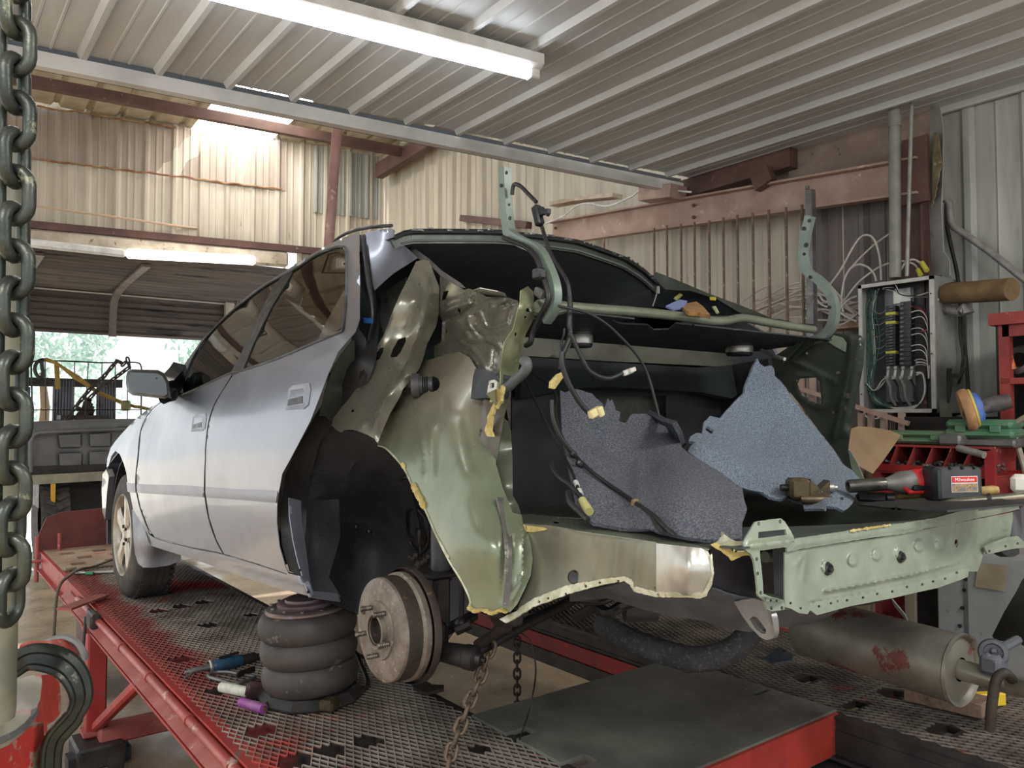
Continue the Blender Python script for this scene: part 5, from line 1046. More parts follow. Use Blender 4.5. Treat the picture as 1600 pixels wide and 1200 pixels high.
for u, v, r in ((906, 524, .036), (1155, 540, .044)):
    q = at(u, v, 's', 2.72); m = MB(); m.lathe([(r * 1.3, .045), (r * 1.25, .02), (r, .0), (r, -.028), (r * .9, -.034), (0, -.034)], q, (0, 0, 1), 26); sp = build(m, 'speaker', m_black, CAR)
    m = MB(); m.lathe([(r, 0), (r * 1.03, -.006), (r * 1.03, -.020), (r, -.024)], q, (0, 0, 1), 26); build(m, 'speaker_magnet', m_galvr, sp)
bk = depth_field([(815, 540, 's', 2.42), (1190, 545, 's', 2.42), (815, 600, 's', 2.44), (1190, 620, 's', 2.44)])
patch('bulkhead_rail', H2([(30, 280), (200, 290), (420, 300), (600, 310), (900, 330), (1130, 345), (1130, 425), (850, 410), (420, 390), (40, 365)]), None, M('bulkhead_green', S(92, 92, 82), S(76, 76, 68), s=6, rough=.45, metal=.3), CAR, .004, 9, 7, fld=bk, relief=[('line', H2([(40, 350), (420, 380), (850, 400), (1130, 410)]), 3, .010), ('line', H2([(40, 285), (600, 320), (900, 340)]), 3, .008), ('line', H2([(420, 300), (420, 350)]), 2, -.004), ('line', H2([(720, 320), (720, 390)]), 2, -.004), ('line', H2([(885, 330), (885, 400)]), 2, -.004), ('line', H2([(260, 350), (330, 335), (480, 380)]), 4, .006)])
patch('seat_back_pad', H2([(40, 370), (420, 395), (840, 420), (1110, 400), (1090, 450), (1060, 520), (1000, 560), (850, 530), (420, 505), (290, 515), (40, 560)]), None, M('dark_seat_felt', S(32, 36, 37), S(24, 27, 28), S(56, 62, 64), s=14, s3=60, t3=.7, rough=.95, rv=0), CAR, .03, 9, 7, fld=bk, lift=.01, relief=[('line', H2([(845, 420), (850, 530)]), 2.5, -.012)])
bkw = depth_field([(815, 540, 's', 2.36), (1190, 545, 's', 2.36), (815, 800, 's', 2.36), (1190, 800, 's', 2.36)])
patch('bulkhead', H2([(0, 280), (1160, 330), (1160, 1100), (0, 1100)]), None, m_black, CAR, .006, 20, 15, fld=bkw, holes=[H2([(395, 548), (700, 548), (700, 700), (395, 690)])])
# far quarter
fq = depth_field([(1212, 580, 'X', 2.38), (1290, 520, 'X', 2.38), (1350, 528, 'X', 2.40), (1345, 590, 'X', 2.42), (1325, 700, 'X', 2.45), (1335, 747, 'X', 2.45), (1270, 640, 'X', 2.44), (1265, 600, 'X', 2.42), (1310, 640, 'X', 2.44)])
patch('far_quarter_inner', [(1205, 560), (1240, 537), (1290, 520), (1345, 524), (1352, 530), (1349, 570), (1338, 625), (1327, 680), (1325, 705), (1335, 730), (1349, 750), (1337, 750), (1317, 722), (1300, 697), (1275, 667), (1250, 632), (1227, 604), (1210, 582)], None, m_dgreen, CAR, .002, 5, 4, fld=fq,
      holes=[Q4([(186, 480), (200, 447), (300, 440), (322, 465), (335, 595), (325, 610), (262, 582), (205, 532)]), Q4(disc_px((407, 657), 9, 10)), Q4(rrect(437, 408, 26, 18)), Q4(rrect(500, 553, 18, 34, .3)), Q4(disc_px((573, 198), 8, 8)), Q4(disc_px((578, 234), 6, 8)), Q4(disc_px((548, 323), 7, 8, 10)), Q4(rrect(484, 632, 14, 30, .3)), Q4(disc_px((243, 288), 8, 8))],
      relief=[('line', Q4([(520, 200), (510, 330), (480, 500), (410, 820)]), 3, .012), ('line', Q4([(170, 340), (300, 405), (425, 465)]), 2.2, .008), ('line', Q4([(470, 400), (440, 520), (415, 545)]), 2.5, .006), ('ring', Q4([(176, 480), (190, 435), (310, 428), (335, 460), (348, 610), (320, 625), (250, 592), (190, 540)]), 2.5, .006), ('line', Q4([(590, 200), (570, 400), (500, 740)]), 3, -.006), ('step', Q4([(540, 190), (600, 190), (590, 400), (500, 800), (430, 810), (500, 520)]), 3, .012)])
patch('far_quarter_lip', Q4([(500, 890), (515, 900), (560, 980), (600, 1075), (560, 1080), (520, 1000)]), None, m_greenl, CAR, .004, 5, 4, fld=fq, lift=.006)
patch('far_pillar', M5([(-75, 120), (-60, 130), (0, 152), (130, 205), (330, 290), (560, 375), (700, 430), (845, 492), (960, 505), (840, 510), (640, 462), (560, 432), (400, 335), (200, 272), (0, 262), (-90, 170)]), [(1030, 428, 'X', 2.30), (1110, 462, 'X', 2.33), (1210, 500, 'X', 2.40), (1060, 455, 'X', 2.28), (1150, 490, 'X', 2.36)], m_dgreen, CAR, .008, 6, 4, relief=[('line', M5([(0, 170), (330, 300), (700, 440)]), 3, .006)])
patch('far_pillar_trim', M5([(-230, 170), (-100, 150), (-60, 190), (0, 255), (200, 265), (400, 330), (560, 425), (640, 462), (560, 462), (400, 462), (300, 425), (0, 410), (-100, 390), (-230, 300)]), [(1000, 440, 'X', 2.40), (1080, 455, 'X', 2.34), (1160, 490, 'X', 2.40), (1030, 480, 'X', 2.42)], M('slate_trim', S(46, 54, 58), S(36, 42, 46), s=9, rough=.5), CAR, .004, 8, 6, wob=.01, ws=.05)
for pp, c_ in (([(60, 330), (110, 290), (125, 300), (80, 345)], S(200, 200, 120)), ([(345, 320), (385, 320), (380, 345), (348, 345)], S(190, 170, 40)), ([(360, 395), (385, 390), (410, 440), (395, 450)], S(190, 190, 150))):
    patch('trim_clip', M5(pp), [(1060, 460, 'X', 2.31), (1120, 470, 'X', 2.31), (1100, 490, 'X', 2.30)], M('clip_%d' % int(c_[2] * 1000), c_, rough=.5), CAR, .008, 6, 4)
patch('foam_pad', M5([(130, 400), (160, 370), (240, 355), (290, 390), (350, 460), (250, 440), (180, 435)]), [(1070, 480, 's', 2.90), (1100, 480, 's', 2.90), (1080, 475, 's', 2.8)], M('tan_foam', S(150, 112, 60), S(120, 88, 48), s=20, rough=.95, bump=.6), CAR, .01, 6, 4, wob=.006, ws=.02)
patch('shelf_cloth', M5([(0, 390), (40, 370), (110, 340), (170, 350), (140, 400), (60, 415)]), [(1045, 478, 's', 2.88), (1070, 478, 's', 2.88), (1060, 470, 's', 2.8)], M('lilac_cloth', S(110, 120, 160), rough=.9), CAR, .005, 6, 4)
m = MB(); q = at(1028, 453, 'X', 2.3); m.box(q, (.012, .012, .03), None, .002); m.tube([q, at(1024, 466, 'X', 2.3), at(1020, 478, 'X', 2.3)], .0025, 5); build(m, 'loose_connector', M('white_connector', S(190, 188, 180)), CAR)
# trunk hinges
def hinge(path, X, w_, th_, name='trunk_hinge'):
    P = [at(u, v, 'X', X) for u, v in cr(path, 5)]; m = MB()
    n = len(P); vs = []; fs = []
    for i, p in enumerate(P):
        t_ = (P[min(i + 1, n - 1)] - P[max(i - 1, 0)]).normalized(); nn = t_.cross(Vector((1, 0, 0))).normalized()
        for a, b in ((-1, -1), (1, -1), (1, -.6), (-.55, -.6), (-.55, .6), (1, .6), (1, 1), (-1, 1)): vs.append(p + Vector((a * th_ / 2, 0, 0)) + nn * b * w_ / 2)
    for i in range(n - 1):
        for k in range(8): fs.append((i * 8 + k, i * 8 + (k + 1) % 8, (i + 1) * 8 + (k + 1) % 8, (i + 1) * 8 + k))
    fs += [(0, 1, 2, 3), (0, 3, 4, 7), (4, 5, 6, 7)] + [tuple((n - 1) * 8 + q for q in f[::-1]) for f in ((0, 1, 2, 3), (0, 3, 4, 7), (4, 5, 6, 7))]
    m.add(vs, fs); return build(m, name, M('grey_green_hinge', S(122, 134, 124), S(108, 118, 110), S(84, 88, 84), s=10, s3=30, t3=.68, rough=.35, metal=.35, rv=.08), CAR, 30), P
hl = [(788.5, 263), (790, 306), (794, 352), (799, 368), (817, 379), (840, 391), (853, 413), (864, 441), (867, 464), (863, 484), (852, 500)]
h1, HP = hinge(hl, 1.14, .024, .022)
for k, (u, v, r) in enumerate(((792, 270, 4), (783.5, 290, 4), (796, 320, 3), (797.5, 341, 4.5), (811, 381, 4))):
    q = at(u, v, 'X', 1.128); m = MB(); m.cyl(q, q + Vector((-.0025, 0, 0)), r * .0011, n=10); build(m, 'bolt_hole', m_black, h1)
hr = [(1266, 338), (1260, 362), (1256, 385), (1255, 405), (1262, 424), (1279, 437), (1296, 456), (1304, 482), (1300, 508), (1286, 526), (1262, 534)]
h2_, HP2 = hinge(hr, 2.36, .026, .026)
for u, v, r in ((1265, 345, 4), (1256, 357, 4), (1260, 383, 5), (1257, 397, 3.5), (1266, 433, 3.5), (1296, 480, 3.5), (1272, 532, 3.5)):
    q = at(u, v, 'X', 2.345); m = MB(); m.cyl(q, q + Vector((-.003, 0, 0)), r * .0016, n=10); build(m, 'bolt_hole', m_black, h2_)
m = MB(); m.beam(at(1268, 532, 'X', 2.33), at(1226, 566, 'X', 2.33), .014, .022); m.beam(at(1255, 530, 'X', 2.3), at(1222, 566, 'X', 2.3), .012, .012); build(m, 'hinge_link', m_dgreen, CAR)
m = MB(); m.tube([at(1190, 547, 's', 2.8), at(1208, 556, 's', 2.85), at(1226, 561, 's', 2.9)], .006, 8); build(m, 'torsion_rod', m_galvr, CAR)
patch('hinge_base', J6([(60, 240), (130, 190), (200, 170), (350, 200), (450, 215), (450, 300), (340, 330), (150, 330), (80, 300)]), [(832, 480, 's', 2.96), (885, 480, 's', 2.96), (850, 490, 's', 2.97)], m_green, CAR, .01, 6, 4)
patch('shelf_corner_gusset', M5([(1270, 670), (1310, 620), (1380, 640), (1410, 680), (1405, 750), (1330, 710)]), None, m_greenl, CAR, .004, 6, 4, fld=fq, lift=.02)
# strap on left hinge, black conduit
strip('hinge_conduit', [(787, 371), (800, 377), (822, 386), (838, 402), (846, 425), (853, 445), (857, 465), (852, 480), (846, 490), (838, 505), (832, 520), (829, 535), (822, 540)], .0065, m_black, CAR, ax=('X', 1.12))
m = MB(); m.box(at(842, 428, 'X', 1.11), (.02, .03, .025), None, .004); build(m, 'conduit_clip', m_blackp, CAR)
m = MB(); m.box(at(843, 458, 'X', 1.13), (.015, .03, .02), Matrix.Rotation(.5, 3, 'X'), .003); build(m, 'latch_bolt', m_galv, CAR)

# wiring
def wire(name, pts, r, ax, mat=None, par=CAR, n=7): return strip(name, pts, r, mat or m_black, par, ax=ax, n=n)
wire('wiring_harness', R5([(108, 290), (115, 230), (130, 202), (180, 220), (250, 290), (310, 350)]), .005, ('X', 1.14))
wire('wiring_harness', R5([(318, 400), (340, 500), (365, 590), (400, 700), (430, 780), (500, 900), (560, 1000), (585, 1100), (590, 1250)]), .0052, ('X', 1.26))
wire('wiring_harness', R5([(330, 380), (350, 520), (385, 660), (425, 760), (480, 860), (535, 950), (572, 1040), (580, 1180)]), .003, ('X', 1.25))
m = MB(); m.beam(at(837, 322, 'X', 1.2), at(844, 352, 'X', 1.2), .02, .022, bev=.004); m.beam(at(843, 333, 'X', 1.2), at(858, 330, 'X', 1.2), .012, .012); m.beam(at(846, 325, 'X', 1.2), at(857, 336, 'X', 1.2), .008, .008); build(m, 'harness_plug', m_blackp, CAR)
wire('wiring_harness', J6([(465, 150), (470, 300), (460, 450), (475, 540), (440, 640), (395, 750), (380, 850), (365, 920)]), .006, ('s', 3.04))
wire('wiring_harness', J6([(485, 220), (478, 400), (480, 520), (470, 620), (420, 700), (400, 820)]), .004, ('s', 3.03))
wire('wiring_harness', J6([(410, 490), (405, 560), (380, 640), (395, 720), (430, 640), (470, 650), (440, 710), (390, 760)]), .003, ('s', 3.02))
wire('hanging_cable', J6([(350, 255), (560, 300), (700, 350), (860, 450), (1000, 580), (1150, 740), (1250, 900), (1310, 1060), (1355, 1230)]) + Cq([(895, 320)]), .0035, ('s', 3.06), m_blackp)
wire('wiring_harness', J6([(470, 540), (520, 640), (570, 750), (650, 900), (700, 950), (790, 995), (870, 1008), (940, 990), (1015, 955)]), .005, ('s', 3.08), m_blackp)
q = at(*J6([(1075, 940)])[0], 's', 3.08); m = MB(); m.box(q, (.035, .012, .012), Matrix.Rotation(-.3, 3, 'Y'), .003); m.box(q + Vector((.006, -.008, .004)), (.02, .008, .010), Matrix.Rotation(-.3, 3, 'Y'), .002); build(m, 'white_plug', M('white_connector', S(190, 188, 180)), CAR)
wire('wiring_harness', Cq([(410, 0), (410, 60), (440, 150), (490, 240), (530, 290), (555, 310)]), .006, ('s', 3.1))
q = at(*Cq([(565, 308)])[0], 's', 3.11); m = MB(); m.box(q, (.022, .014, .018), Matrix.Rotation(-.4, 3, 'Y'), .003); m.box(q + Vector((.018, 0, .004)), (.016, .02, .022), Matrix.Rotation(-.4, 3, 'Y'), .003); build(m, 'cream_plug', M('cream_connector', S(200, 190, 140), rough=.5), CAR)
wire('wiring_harness', Cq([(360, 240), (365, 330), (400, 420), (460, 500)]), .0045, ('s', 3.12))
patch('tape_tag', Cq([(385, 110), (410, 100), (418, 125), (400, 150), (375, 185), (352, 180), (355, 150)]), [(870, 590, 's', 3.05), (880, 590, 's', 3.05), (870, 605, 's', 3.05)], m_foam, CAR, .006, 5, 4, wob=.004, ws=.02)
strip('grey_conduit', I5([(1130, 820), (1155, 830), (1160, 880), (1120, 940), (1050, 1000), (1000, 1050), (950, 1080)]), .012, M('grey_conduit', S(84, 88, 88), S(70, 74, 74), s=30, rough=.5), CAR, ax=('X', 1.06), n=10)
wire('wiring_harness', I5([(1310, 360), (1290, 450), (1230, 560), (1180, 650), (1140, 690)]), .004, ('X', 1.15))

# ---- rear brake drum and suspension
hc = at(590.5, 985, 'X', .850)
BD = bpy.data.objects.new('brake_assembly', None); COL.objects.link(BD); BD.parent = CAR; BD['_w'] = CAR['_w']
m = MB(); m.lathe([(.030, -.004), (.034, -.010), (.040, -.010), (.041, 0), (.064, 0), (.066, .004), (.107, .004), (.114, .008), (.116, .014), (.116, .050), (.118, .052), (.122, .056), (.122, .068), (.118, .072)], hc, (1, 0, 0), 64)
build(m, 'brake_drum', m_iron, BD, 30)
m = MB(); m.lathe([(.129, .070), (.131, .074), (.131, .088), (.126, .092), (0, .092)], hc, (1, 0, 0), 64); m.lathe([(.1165, .0145), (.1168, .049)], hc, (1, 0, 0), 64); build(m, 'backing_plate', m_irond, BD, 30)
m = MB(); m.lathe([(.031, -.009), (.031, .012), (0, .012)], hc, (1, 0, 0), 32); build(m, 'hub_bore', m_irond, BD)
for k in range(5):
    an = 2 * math.pi * k / 5 + .95; c = hc + Vector((0, math.cos(an) * .055, math.sin(an) * .055)); m = MB()
    prof = [(.0, -.028), (.0045, -.028)] + [(.0062 if j % 2 else .0054, -.026 + j * .002) for j in range(13)] + [(.006, .004)]
    m.lathe(prof, c, (1, 0, 0), 10); build(m, 'wheel_stud', M('stud_steel', S(120, 114, 106), S(70, 66, 62), s=40, rough=.35, metal=.7), BD)
for an, rr, r2 in ((.35, .085, .010), (-1.2, .055, .010)):
    c = hc + Vector((.003, math.cos(an) * rr, math.sin(an) * rr)); m = MB(); m.cyl(c + Vector((-.001, 0, 0)), c, r2, n=14); build(m, 'drum_hole', m_irond, BD)
strut_t = at(687, 855, 'd', 1.95); 
m = MB(); m.lathe([(.026, 0), (.026, .20), (.018, .2), (.018, .34)], at(690, 906, 'd', 1.92) , (0, .02, 1), 20); build(m, 'strut', M('dusty_strut', S(58, 58, 60), S(44, 44, 46), s=10, rough=.5), CAR)
m = MB(); c = at(680, 938, 'd', 1.90); m.box(c, (.05, .075, .13), None, .01); m.box(c + Vector((0, 0, .065)), (.085, .085, .012), None, .004); build(m, 'knuckle', m_gun, CAR)
m = MB(); c2 = at(668, 990, 'd', 1.88); m.box(c2 + Vector((0, 0, -.01)), (.10, .09, .13), None, .03); build(m, 'knuckle_lower', m_gun, CAR)
m = MB(); m.tube([at(722, 900, 'd', 2.0), at(721, 950, 'd', 1.98), at(720, 975, 'd', 1.97)], .007, 8); m.ball(at(722, 975, 'd', 1.97), .020, 10); m.tube([at(712, 985, 'd', 1.96), at(735, 975, 'd', 1.96)], .014, 8); build(m, 'stabiliser_link', m_gun, CAR)
m = MB(); m.beam(at(668, 1000, 'd', 1.86), at(740, 962, 'd', 2.1), .03, .022, bev=.005); build(m, 'lateral_arm', m_gun, CAR)
m = MB(); pth = [at(735, 1022, 'd', 1.80), at(770, 1003, 'd', 1.86), at(820, 975, 'd', 1.95), at(895, 938, 'd', 2.15)]; m.tube(pth, [.014, .016, .016, .014], 10); build(m, 'trailing_arm', m_gun, CAR)
m = MB(); c = at(690, 1018, 'd', 1.79); e_ = at(738, 1028, 'd', 1.76); m.lathe([(.0, 0), (.022, 0), (.024, .03), (.026, .06), (.028, .062), (.028, .085), (.016, .09), (.014, .10), (.006, .10), (.006, .11), (0, .11)], c, e_ - c, 22); build(m, 'arm_bushing', m_gun, CAR)
m = MB(); m.beam(at(775, 960, 'd', 1.68), at(790, 985, 'd', 1.8), .03, .012); m.tube([at(790, 975, 'd', 1.75), at(770, 992, 'd', 1.8), at(745, 1008, 'd', 1.82)], [.018, .012, .012], 8); build(m, 'arm_bracket', m_irond, CAR)
m = MB(); m.box(at(800, 965, 'd', 1.70), (.03, .05, .03), None, .006); build(m, 'frame_clamp', m_irond, CAR)

# ---- exhaust
mu0 = at(1504, 1047, 'd', 2.0); mu1 = at(1262, 978, 'd', 2.38)
m = MB(); d = mu1 - mu0; Lm = d.length; rm = .088
m.lathe([(.03, .004), (.055, .004), (.078, .010), (.084, .0), (rm + .003, -.003), (rm + .004, .006), (rm, .010), (rm, Lm), (.06, Lm + .02), (.0, Lm + .02)], mu0, d, 48)
build(m, 'muffler', M('rusty_muffler_steel', S(138, 134, 124), S(112, 108, 98), S(98, 48, 38), s=5, s3=7, t3=.555, rough=.45, metal=.5, rv=.1, bump=.1, detail=8), CAR, 40)
m = MB(); m.tube([mu0 + d.normalized() * .02, mu0 - d.normalized() * .12, at(1640, 1080, 'd', 1.72)], .026, 20); m.lathe([(.026, 0), (.034, .004), (.034, .02), (.026, .024)], mu0 - d.normalized() * .03, -d, 20) if False else None; build(m, 'tail_pipe', M('dull_pipe_steel', S(150, 146, 132), S(128, 124, 112), S(110, 90, 74), s=8, s3=20, t3=.66, rough=.45, metal=.5), CAR, 40)
m = MB(); m.tube([at(u, v, 'd', dd) for u, v, dd in cr([(940, 975, 2.5), (985, 1000, 2.4), (1040, 1020, 2.3), (1090, 1030, 2.25), (1140, 1018, 2.25), (1170, 990, 2.3), (1185, 955, 2.35)], 6)], .036, 16)
build(m, 'exhaust_pipe', M('scaly_dark_pipe', S(74, 72, 72), S(58, 56, 56), S(104, 102, 98), s=20, s3=90, t3=.56, rough=.8, bump=.8, bs=90), CAR, 60)
patch('heat_shield', FF([(520, 445), (580, 400), (640, 440), (630, 458), (560, 470), (480, 440)]), [(1190, 1025, 'd', 2.3), (1240, 1025, 'd', 2.3), (1210, 1010, 'd', 2.35)], m_underg, CAR, .004, 8, 5)
m = MB(); c = at(1552, 1020, 'd', 1.92); ax_ = (CAMP - c).normalized()
m.lathe([(.0, -.04), (.03, -.04), (.034, -.01), (.030, .012), (.022, .014), (.020, .004), (.0, .004)], c, ax_, 20); m.ball(c + Vector((.0, 0, .004)) + ax_ * .006, .009, 8); m.ball(c + Vector((-.01, .01, -.006)) + ax_ * .006, .008, 8)
m.beam(c + Vector((0, 0, -.05)), c, .05, .06, up=(1, 0, 0), bev=.01); m.tube([c, at(1590, 1000, 'd', 2.0)], .012, 8); build(m, 'exhaust_hanger', m_underg, CAR)
m = MB(); m.tube([at(u, v, 'd', dd) for u, v, dd in cr([(1582, 1062, 1.84), (1570, 1052, 1.83), (1558, 1060, 1.83), (1552, 1085, 1.83), (1549, 1110, 1.83), (1547, 1140, 1.84)], 5)], .012, 10); build(m, 'hook_bolt', m_irond, CAR)
# ================================================================== loose things in and on the car
def felt(name, c1, c2, c3):
    m = M(name, c1, c2, c3, s=260, lo=.40, hi=.60, s3=330, t3=.60, rough=1.0, rv=0, bump=.5, bs=260, detail=3); return m
m_feltb = felt('blue_grey_felt', S(122, 132, 142), S(78, 88, 100), S(176, 182, 188))
m_feltd = felt('grey_felt', S(98, 100, 106), S(60, 62, 72), S(150, 152, 156))
cl = [(882, 608, 's', 2.80), (900, 610, 's', 2.82), (985, 650, 's', 2.86), (1065, 700, 's', 3.02), (1120, 720, 's', 3.14), (1160, 770, 's', 3.36), (1165, 835, 's', 3.50), (1075, 838, 's', 3.44), (930, 815, 's', 3.22), (890, 720, 's', 3.0), (1000, 740, 's', 3.06), (1060, 780, 's', 3.36), (960, 700, 's', 2.95), (920, 760, 's', 3.12)]
o = patch('trunk_liner', Cq([(400, 190), (425, 200), (480, 183), (560, 208), (615, 262), (622, 280), (640, 232), (650, 245), (660, 236), (680, 290), (702, 300), (695, 345), (728, 355), (760, 310), (830, 308), (870, 330), (900, 345), (960, 365), (985, 410), (1010, 478), (1050, 510), (1110, 550), (1200, 598), (1310, 680), (1322, 740), (1335, 782), (1312, 850), (1310, 935), (1200, 940), (1100, 935), (985, 918), (860, 888), (700, 878), (560, 850), (480, 760), (440, 560), (410, 400)]), cl, m_feltd, None, .007, 7, 5, wob=.010, ws=.12, jag=1.0,
      relief=[('line', Cq([(800, 560), (790, 700), (800, 800), (860, 870)]), 9, .02), ('line', Cq([(560, 380), (700, 560), (760, 700)]), 10, -.015), ('line', Cq([(900, 420), (960, 560), (1120, 640), (1300, 700)]), 14, .012), ('blob', Cq([(850, 620)])[0], 10, -.015)])
tag(o, 'dark grey felt trunk liner sheet crumpled at the left side of the open trunk', 'trunk liner')
o = patch('liner_flap', Cq([(830, 305), (870, 325), (905, 345), (960, 362), (990, 415), (1010, 480), (975, 450), (945, 405), (930, 375), (880, 350)]), [(1015, 648, 's', 2.83), (1060, 690, 's', 2.97), (1040, 670, 's', 2.92)], m_feltd, None, .014, 5, 4)
# harness branches lying over the left trunk liner
lnf = depth_field(cl)
def LN(u, v): return on(lnf, max(u, 868) if False else u, v, .016)
def lwire(name, pts, r, ax=None):
    m = MB(); m.tube([LN(p[0], p[1]) for p in cr(pts, 5)], r, 7); return build(m, name, m_black, CAR, 60)
lwire('wiring_harness', Cq([(240, 95), (300, 130), (360, 180), (380, 230), (375, 300), (395, 390), (440, 480), (500, 545), (560, 600), (640, 660), (720, 715), (800, 770), (870, 820), (930, 880), (975, 915)]), .0045, None)
lwire('wiring_harness', Cq([(225, 140), (280, 250), (340, 370), (420, 520), (460, 600), (490, 680), (515, 740)]), .0035, None)
a_, b_ = Cq([(510, 740)])[0], Cq([(545, 800)])[0]
m = MB(); m.cyl(LN(*a_), LN(*b_), .008, .010, 12); build(m, 'olive_plug', M('olive_connector', S(170, 166, 110), rough=.5), CAR)
m = MB(); m.cyl(LN(*Cq([(478, 650)])[0]), LN(*Cq([(487, 670)])[0]), .0055, n=8); m.cyl(LN(*Cq([(495, 690)])[0]), LN(*Cq([(505, 712)])[0]), .0055, n=8); build(m, 'tape_wrap', M('white_connector', S(190, 188, 180)), CAR)
lwire('wiring_harness', Cq([(358, 530), (362, 580), (400, 630), (450, 665), (500, 720), (520, 760)]), .005, None)
lwire('wiring_harness', Cq([(440, 700), (450, 750), (500, 800), (540, 840)]), .006, None)
lwire('wiring_harness', Cq([(860, 820), (880, 860), (920, 905)]), .004, None)
m = MB(); a_ = LN(*Cq([(775, 755)])[0]); m.box(a_, (.016, .012, .016), None, .003); build(m, 'harness_clip', M('brown_clip', S(120, 100, 70)), CAR)
m = MB(); m.box(LN(*Cq([(468, 512)])[0]), (.02, .012, .014), Matrix.Rotation(.7, 3, 'Y'), .003); m.box(LN(*Cq([(500, 560)])[0]), (.02, .012, .014), Matrix.Rotation(.7, 3, 'Y'), .003); build(m, 'harness_clip', m_blackp, CAR)
CARPET1 = [x for x in COL.objects if x.name.startswith('trunk_liner')][0]
def reparent(o, p):
    w0 = Vector(o['_w']); w1 = Vector(p['_w']); o.parent = p; o.location = w0 - w1
reparent(o, CARPET1)
cr2 = [(1187, 566, 's', 2.88), (1210, 600, 's', 2.86), (1250, 650, 's', 2.90), (1290, 700, 's', 3.0), (1330, 745, 's', 3.12), (1342, 780, 's', 3.20), (1300, 788, 's', 3.24), (1262, 785, 's', 3.16), (1200, 775, 's', 3.10), (1160, 765, 's', 3.12), (1090, 700, 's', 3.02), (1120, 660, 's', 2.92), (1150, 620, 's', 2.86), (1180, 700, 's', 2.96), (1230, 730, 's', 3.04), (1160, 730, 's', 3.08), (1075, 700, 's', 3.0)]
o = patch('trunk_liner', Cq([(1388, 32), (1400, 60), (1425, 75), (1455, 68), (1470, 80), (1475, 120), (1515, 160), (1560, 230), (1640, 330)]) + [(1275, 668), (1302, 702), (1318, 726)] + D3([(740, 110), (790, 165), (790, 230), (760, 238), (740, 280), (722, 300), (700, 313), (660, 295), (610, 290), (600, 305), (500, 303), (492, 272), (455, 262), (420, 242), (385, 258), (330, 246), (290, 222), (240, 212), (192, 198)]) + Cq([(1310, 680), (1255, 640), (1200, 598), (1110, 548), (1055, 510), (1040, 495), (1052, 470), (1075, 450), (1045, 445), (1048, 425), (1078, 405), (1110, 408), (1120, 350), (1150, 320), (1200, 330), (1235, 290), (1290, 232), (1322, 205), (1325, 180), (1360, 90)]),
      cr2, m_feltb, None, .007, 7, 5, wob=.008, ws=.12, jag=.8, holes=[Cq(rrect(1148, 390, 40, 22, .3, .6)), D3(disc_px((690, 252), 9, 8))],
      relief=[('line', Cq([(1510, 170), (1480, 300), (1420, 450), (1400, 480)]), 7, -.016), ('line', Cq([(1090, 470), (1200, 490), (1330, 560), (1420, 640)]), 9, .016), ('line', D3([(60, 90), (180, 170), (330, 215)]), 8, -.01)])
tag(o, 'blue grey felt trunk liner sheet standing up in a point in the right trunk side', 'trunk liner')

m_brass = M('tarnished_brown_metal', S(96, 84, 62), S(70, 60, 46), S(150, 138, 104), s=20, s3=40, t3=.62, rough=.45, metal=.5)
def frame_at(c, yaw=0, h=None):
    """directions: along the picture's right, away from the viewer (both level), and up"""
    return Vector((math.cos(yaw) * _r.x - math.sin(yaw) * _r.y, math.sin(yaw) * _r.x + math.cos(yaw) * _r.y, 0)), Vector((math.sin(YAW) * math.cos(yaw) - math.cos(YAW) * math.sin(yaw), math.cos(YAW) * math.cos(yaw) + math.sin(YAW) * math.sin(yaw), 0)), Vector((0, 0, 1))
# puller block
c = at(1262, 762, 'd', 2.04); rt, aw, up = frame_at(c); t = thing('puller_clamp', 'small tarnished brown metal clamp block lying on the blue grey liner', 'clamp', c - up * .03)
m = MB(); R3 = Matrix((rt, aw, up)).transposed()
m.box(c - rt * .025 - up * .002, (.055, .05, .055), R3, .008); build(m, 'body', m_brass, t)
m = MB(); m.prism([c + rt * .0 - up * .028 - aw * .02, c + rt * .05 - up * .028 - aw * .02, c + rt * .05 + up * .02 - aw * .02, c + rt * .025 - up * .002 - aw * .02, c + rt * .0 + up * .024 - aw * .02], aw * .04); build(m, 'jaw', m_brass, t)
m = MB(); m.lathe([(0, 0), (.010, 0), (.012, .002), (.012, .02), (.010, .022), (.008, .022), (.008, .03), (0, .03)], c + rt * .045, rt, 16); build(m, 'bolt', m_galvr, t)
m = MB(); m.lathe([(0, 0), (.009, 0), (.009, .018), (0, .018)], c - rt * .052, -rt, 14); build(m, 'bolt', m_gun, t)
m = MB(); m.tube([c - up * .026 - aw * .03 - rt * .03, c - up * .028 - aw * .034 + rt * .01, c - up * .026 - aw * .03 + rt * .05], [.009, .012, .007], 10); build(m, 'lever', m_brass, t)
# impact wrench
D0 = 2.05
w0 = at(1325, 760, 'd', D0); w1 = at(1455, 751, 'd', D0); ax_ = (w1 - w0).normalized(); rt = ax_; aw = Vector((0, 0, 1)).cross(ax_) * -1; aw = (Vector((math.sin(YAW), math.cos(YAW), 0)) - rt * Vector((math.sin(YAW), math.cos(YAW), 0)).dot(rt)).normalized(); up = rt.cross(aw) * (1 if rt.cross(aw).z > 0 else -1)
t = thing('impact_wrench', 'red and grey cordless impact wrench with a long dark socket lying on the trunk floor', 'power tool', w1 - up * .05)
m = MB(); m.lathe([(.011, .0), (.015, -.001), (.0175, .003), (.0175, .095), (.014, .098), (.0, .098)], w0, rt, 32); m.lathe([(.011, 0), (.011, .03), (0, .03)], w0, rt, 24); build(m, 'socket', M('dark_socket_steel', S(96, 94, 88), S(76, 74, 70), s=20, rough=.35, metal=.7), t, 40)
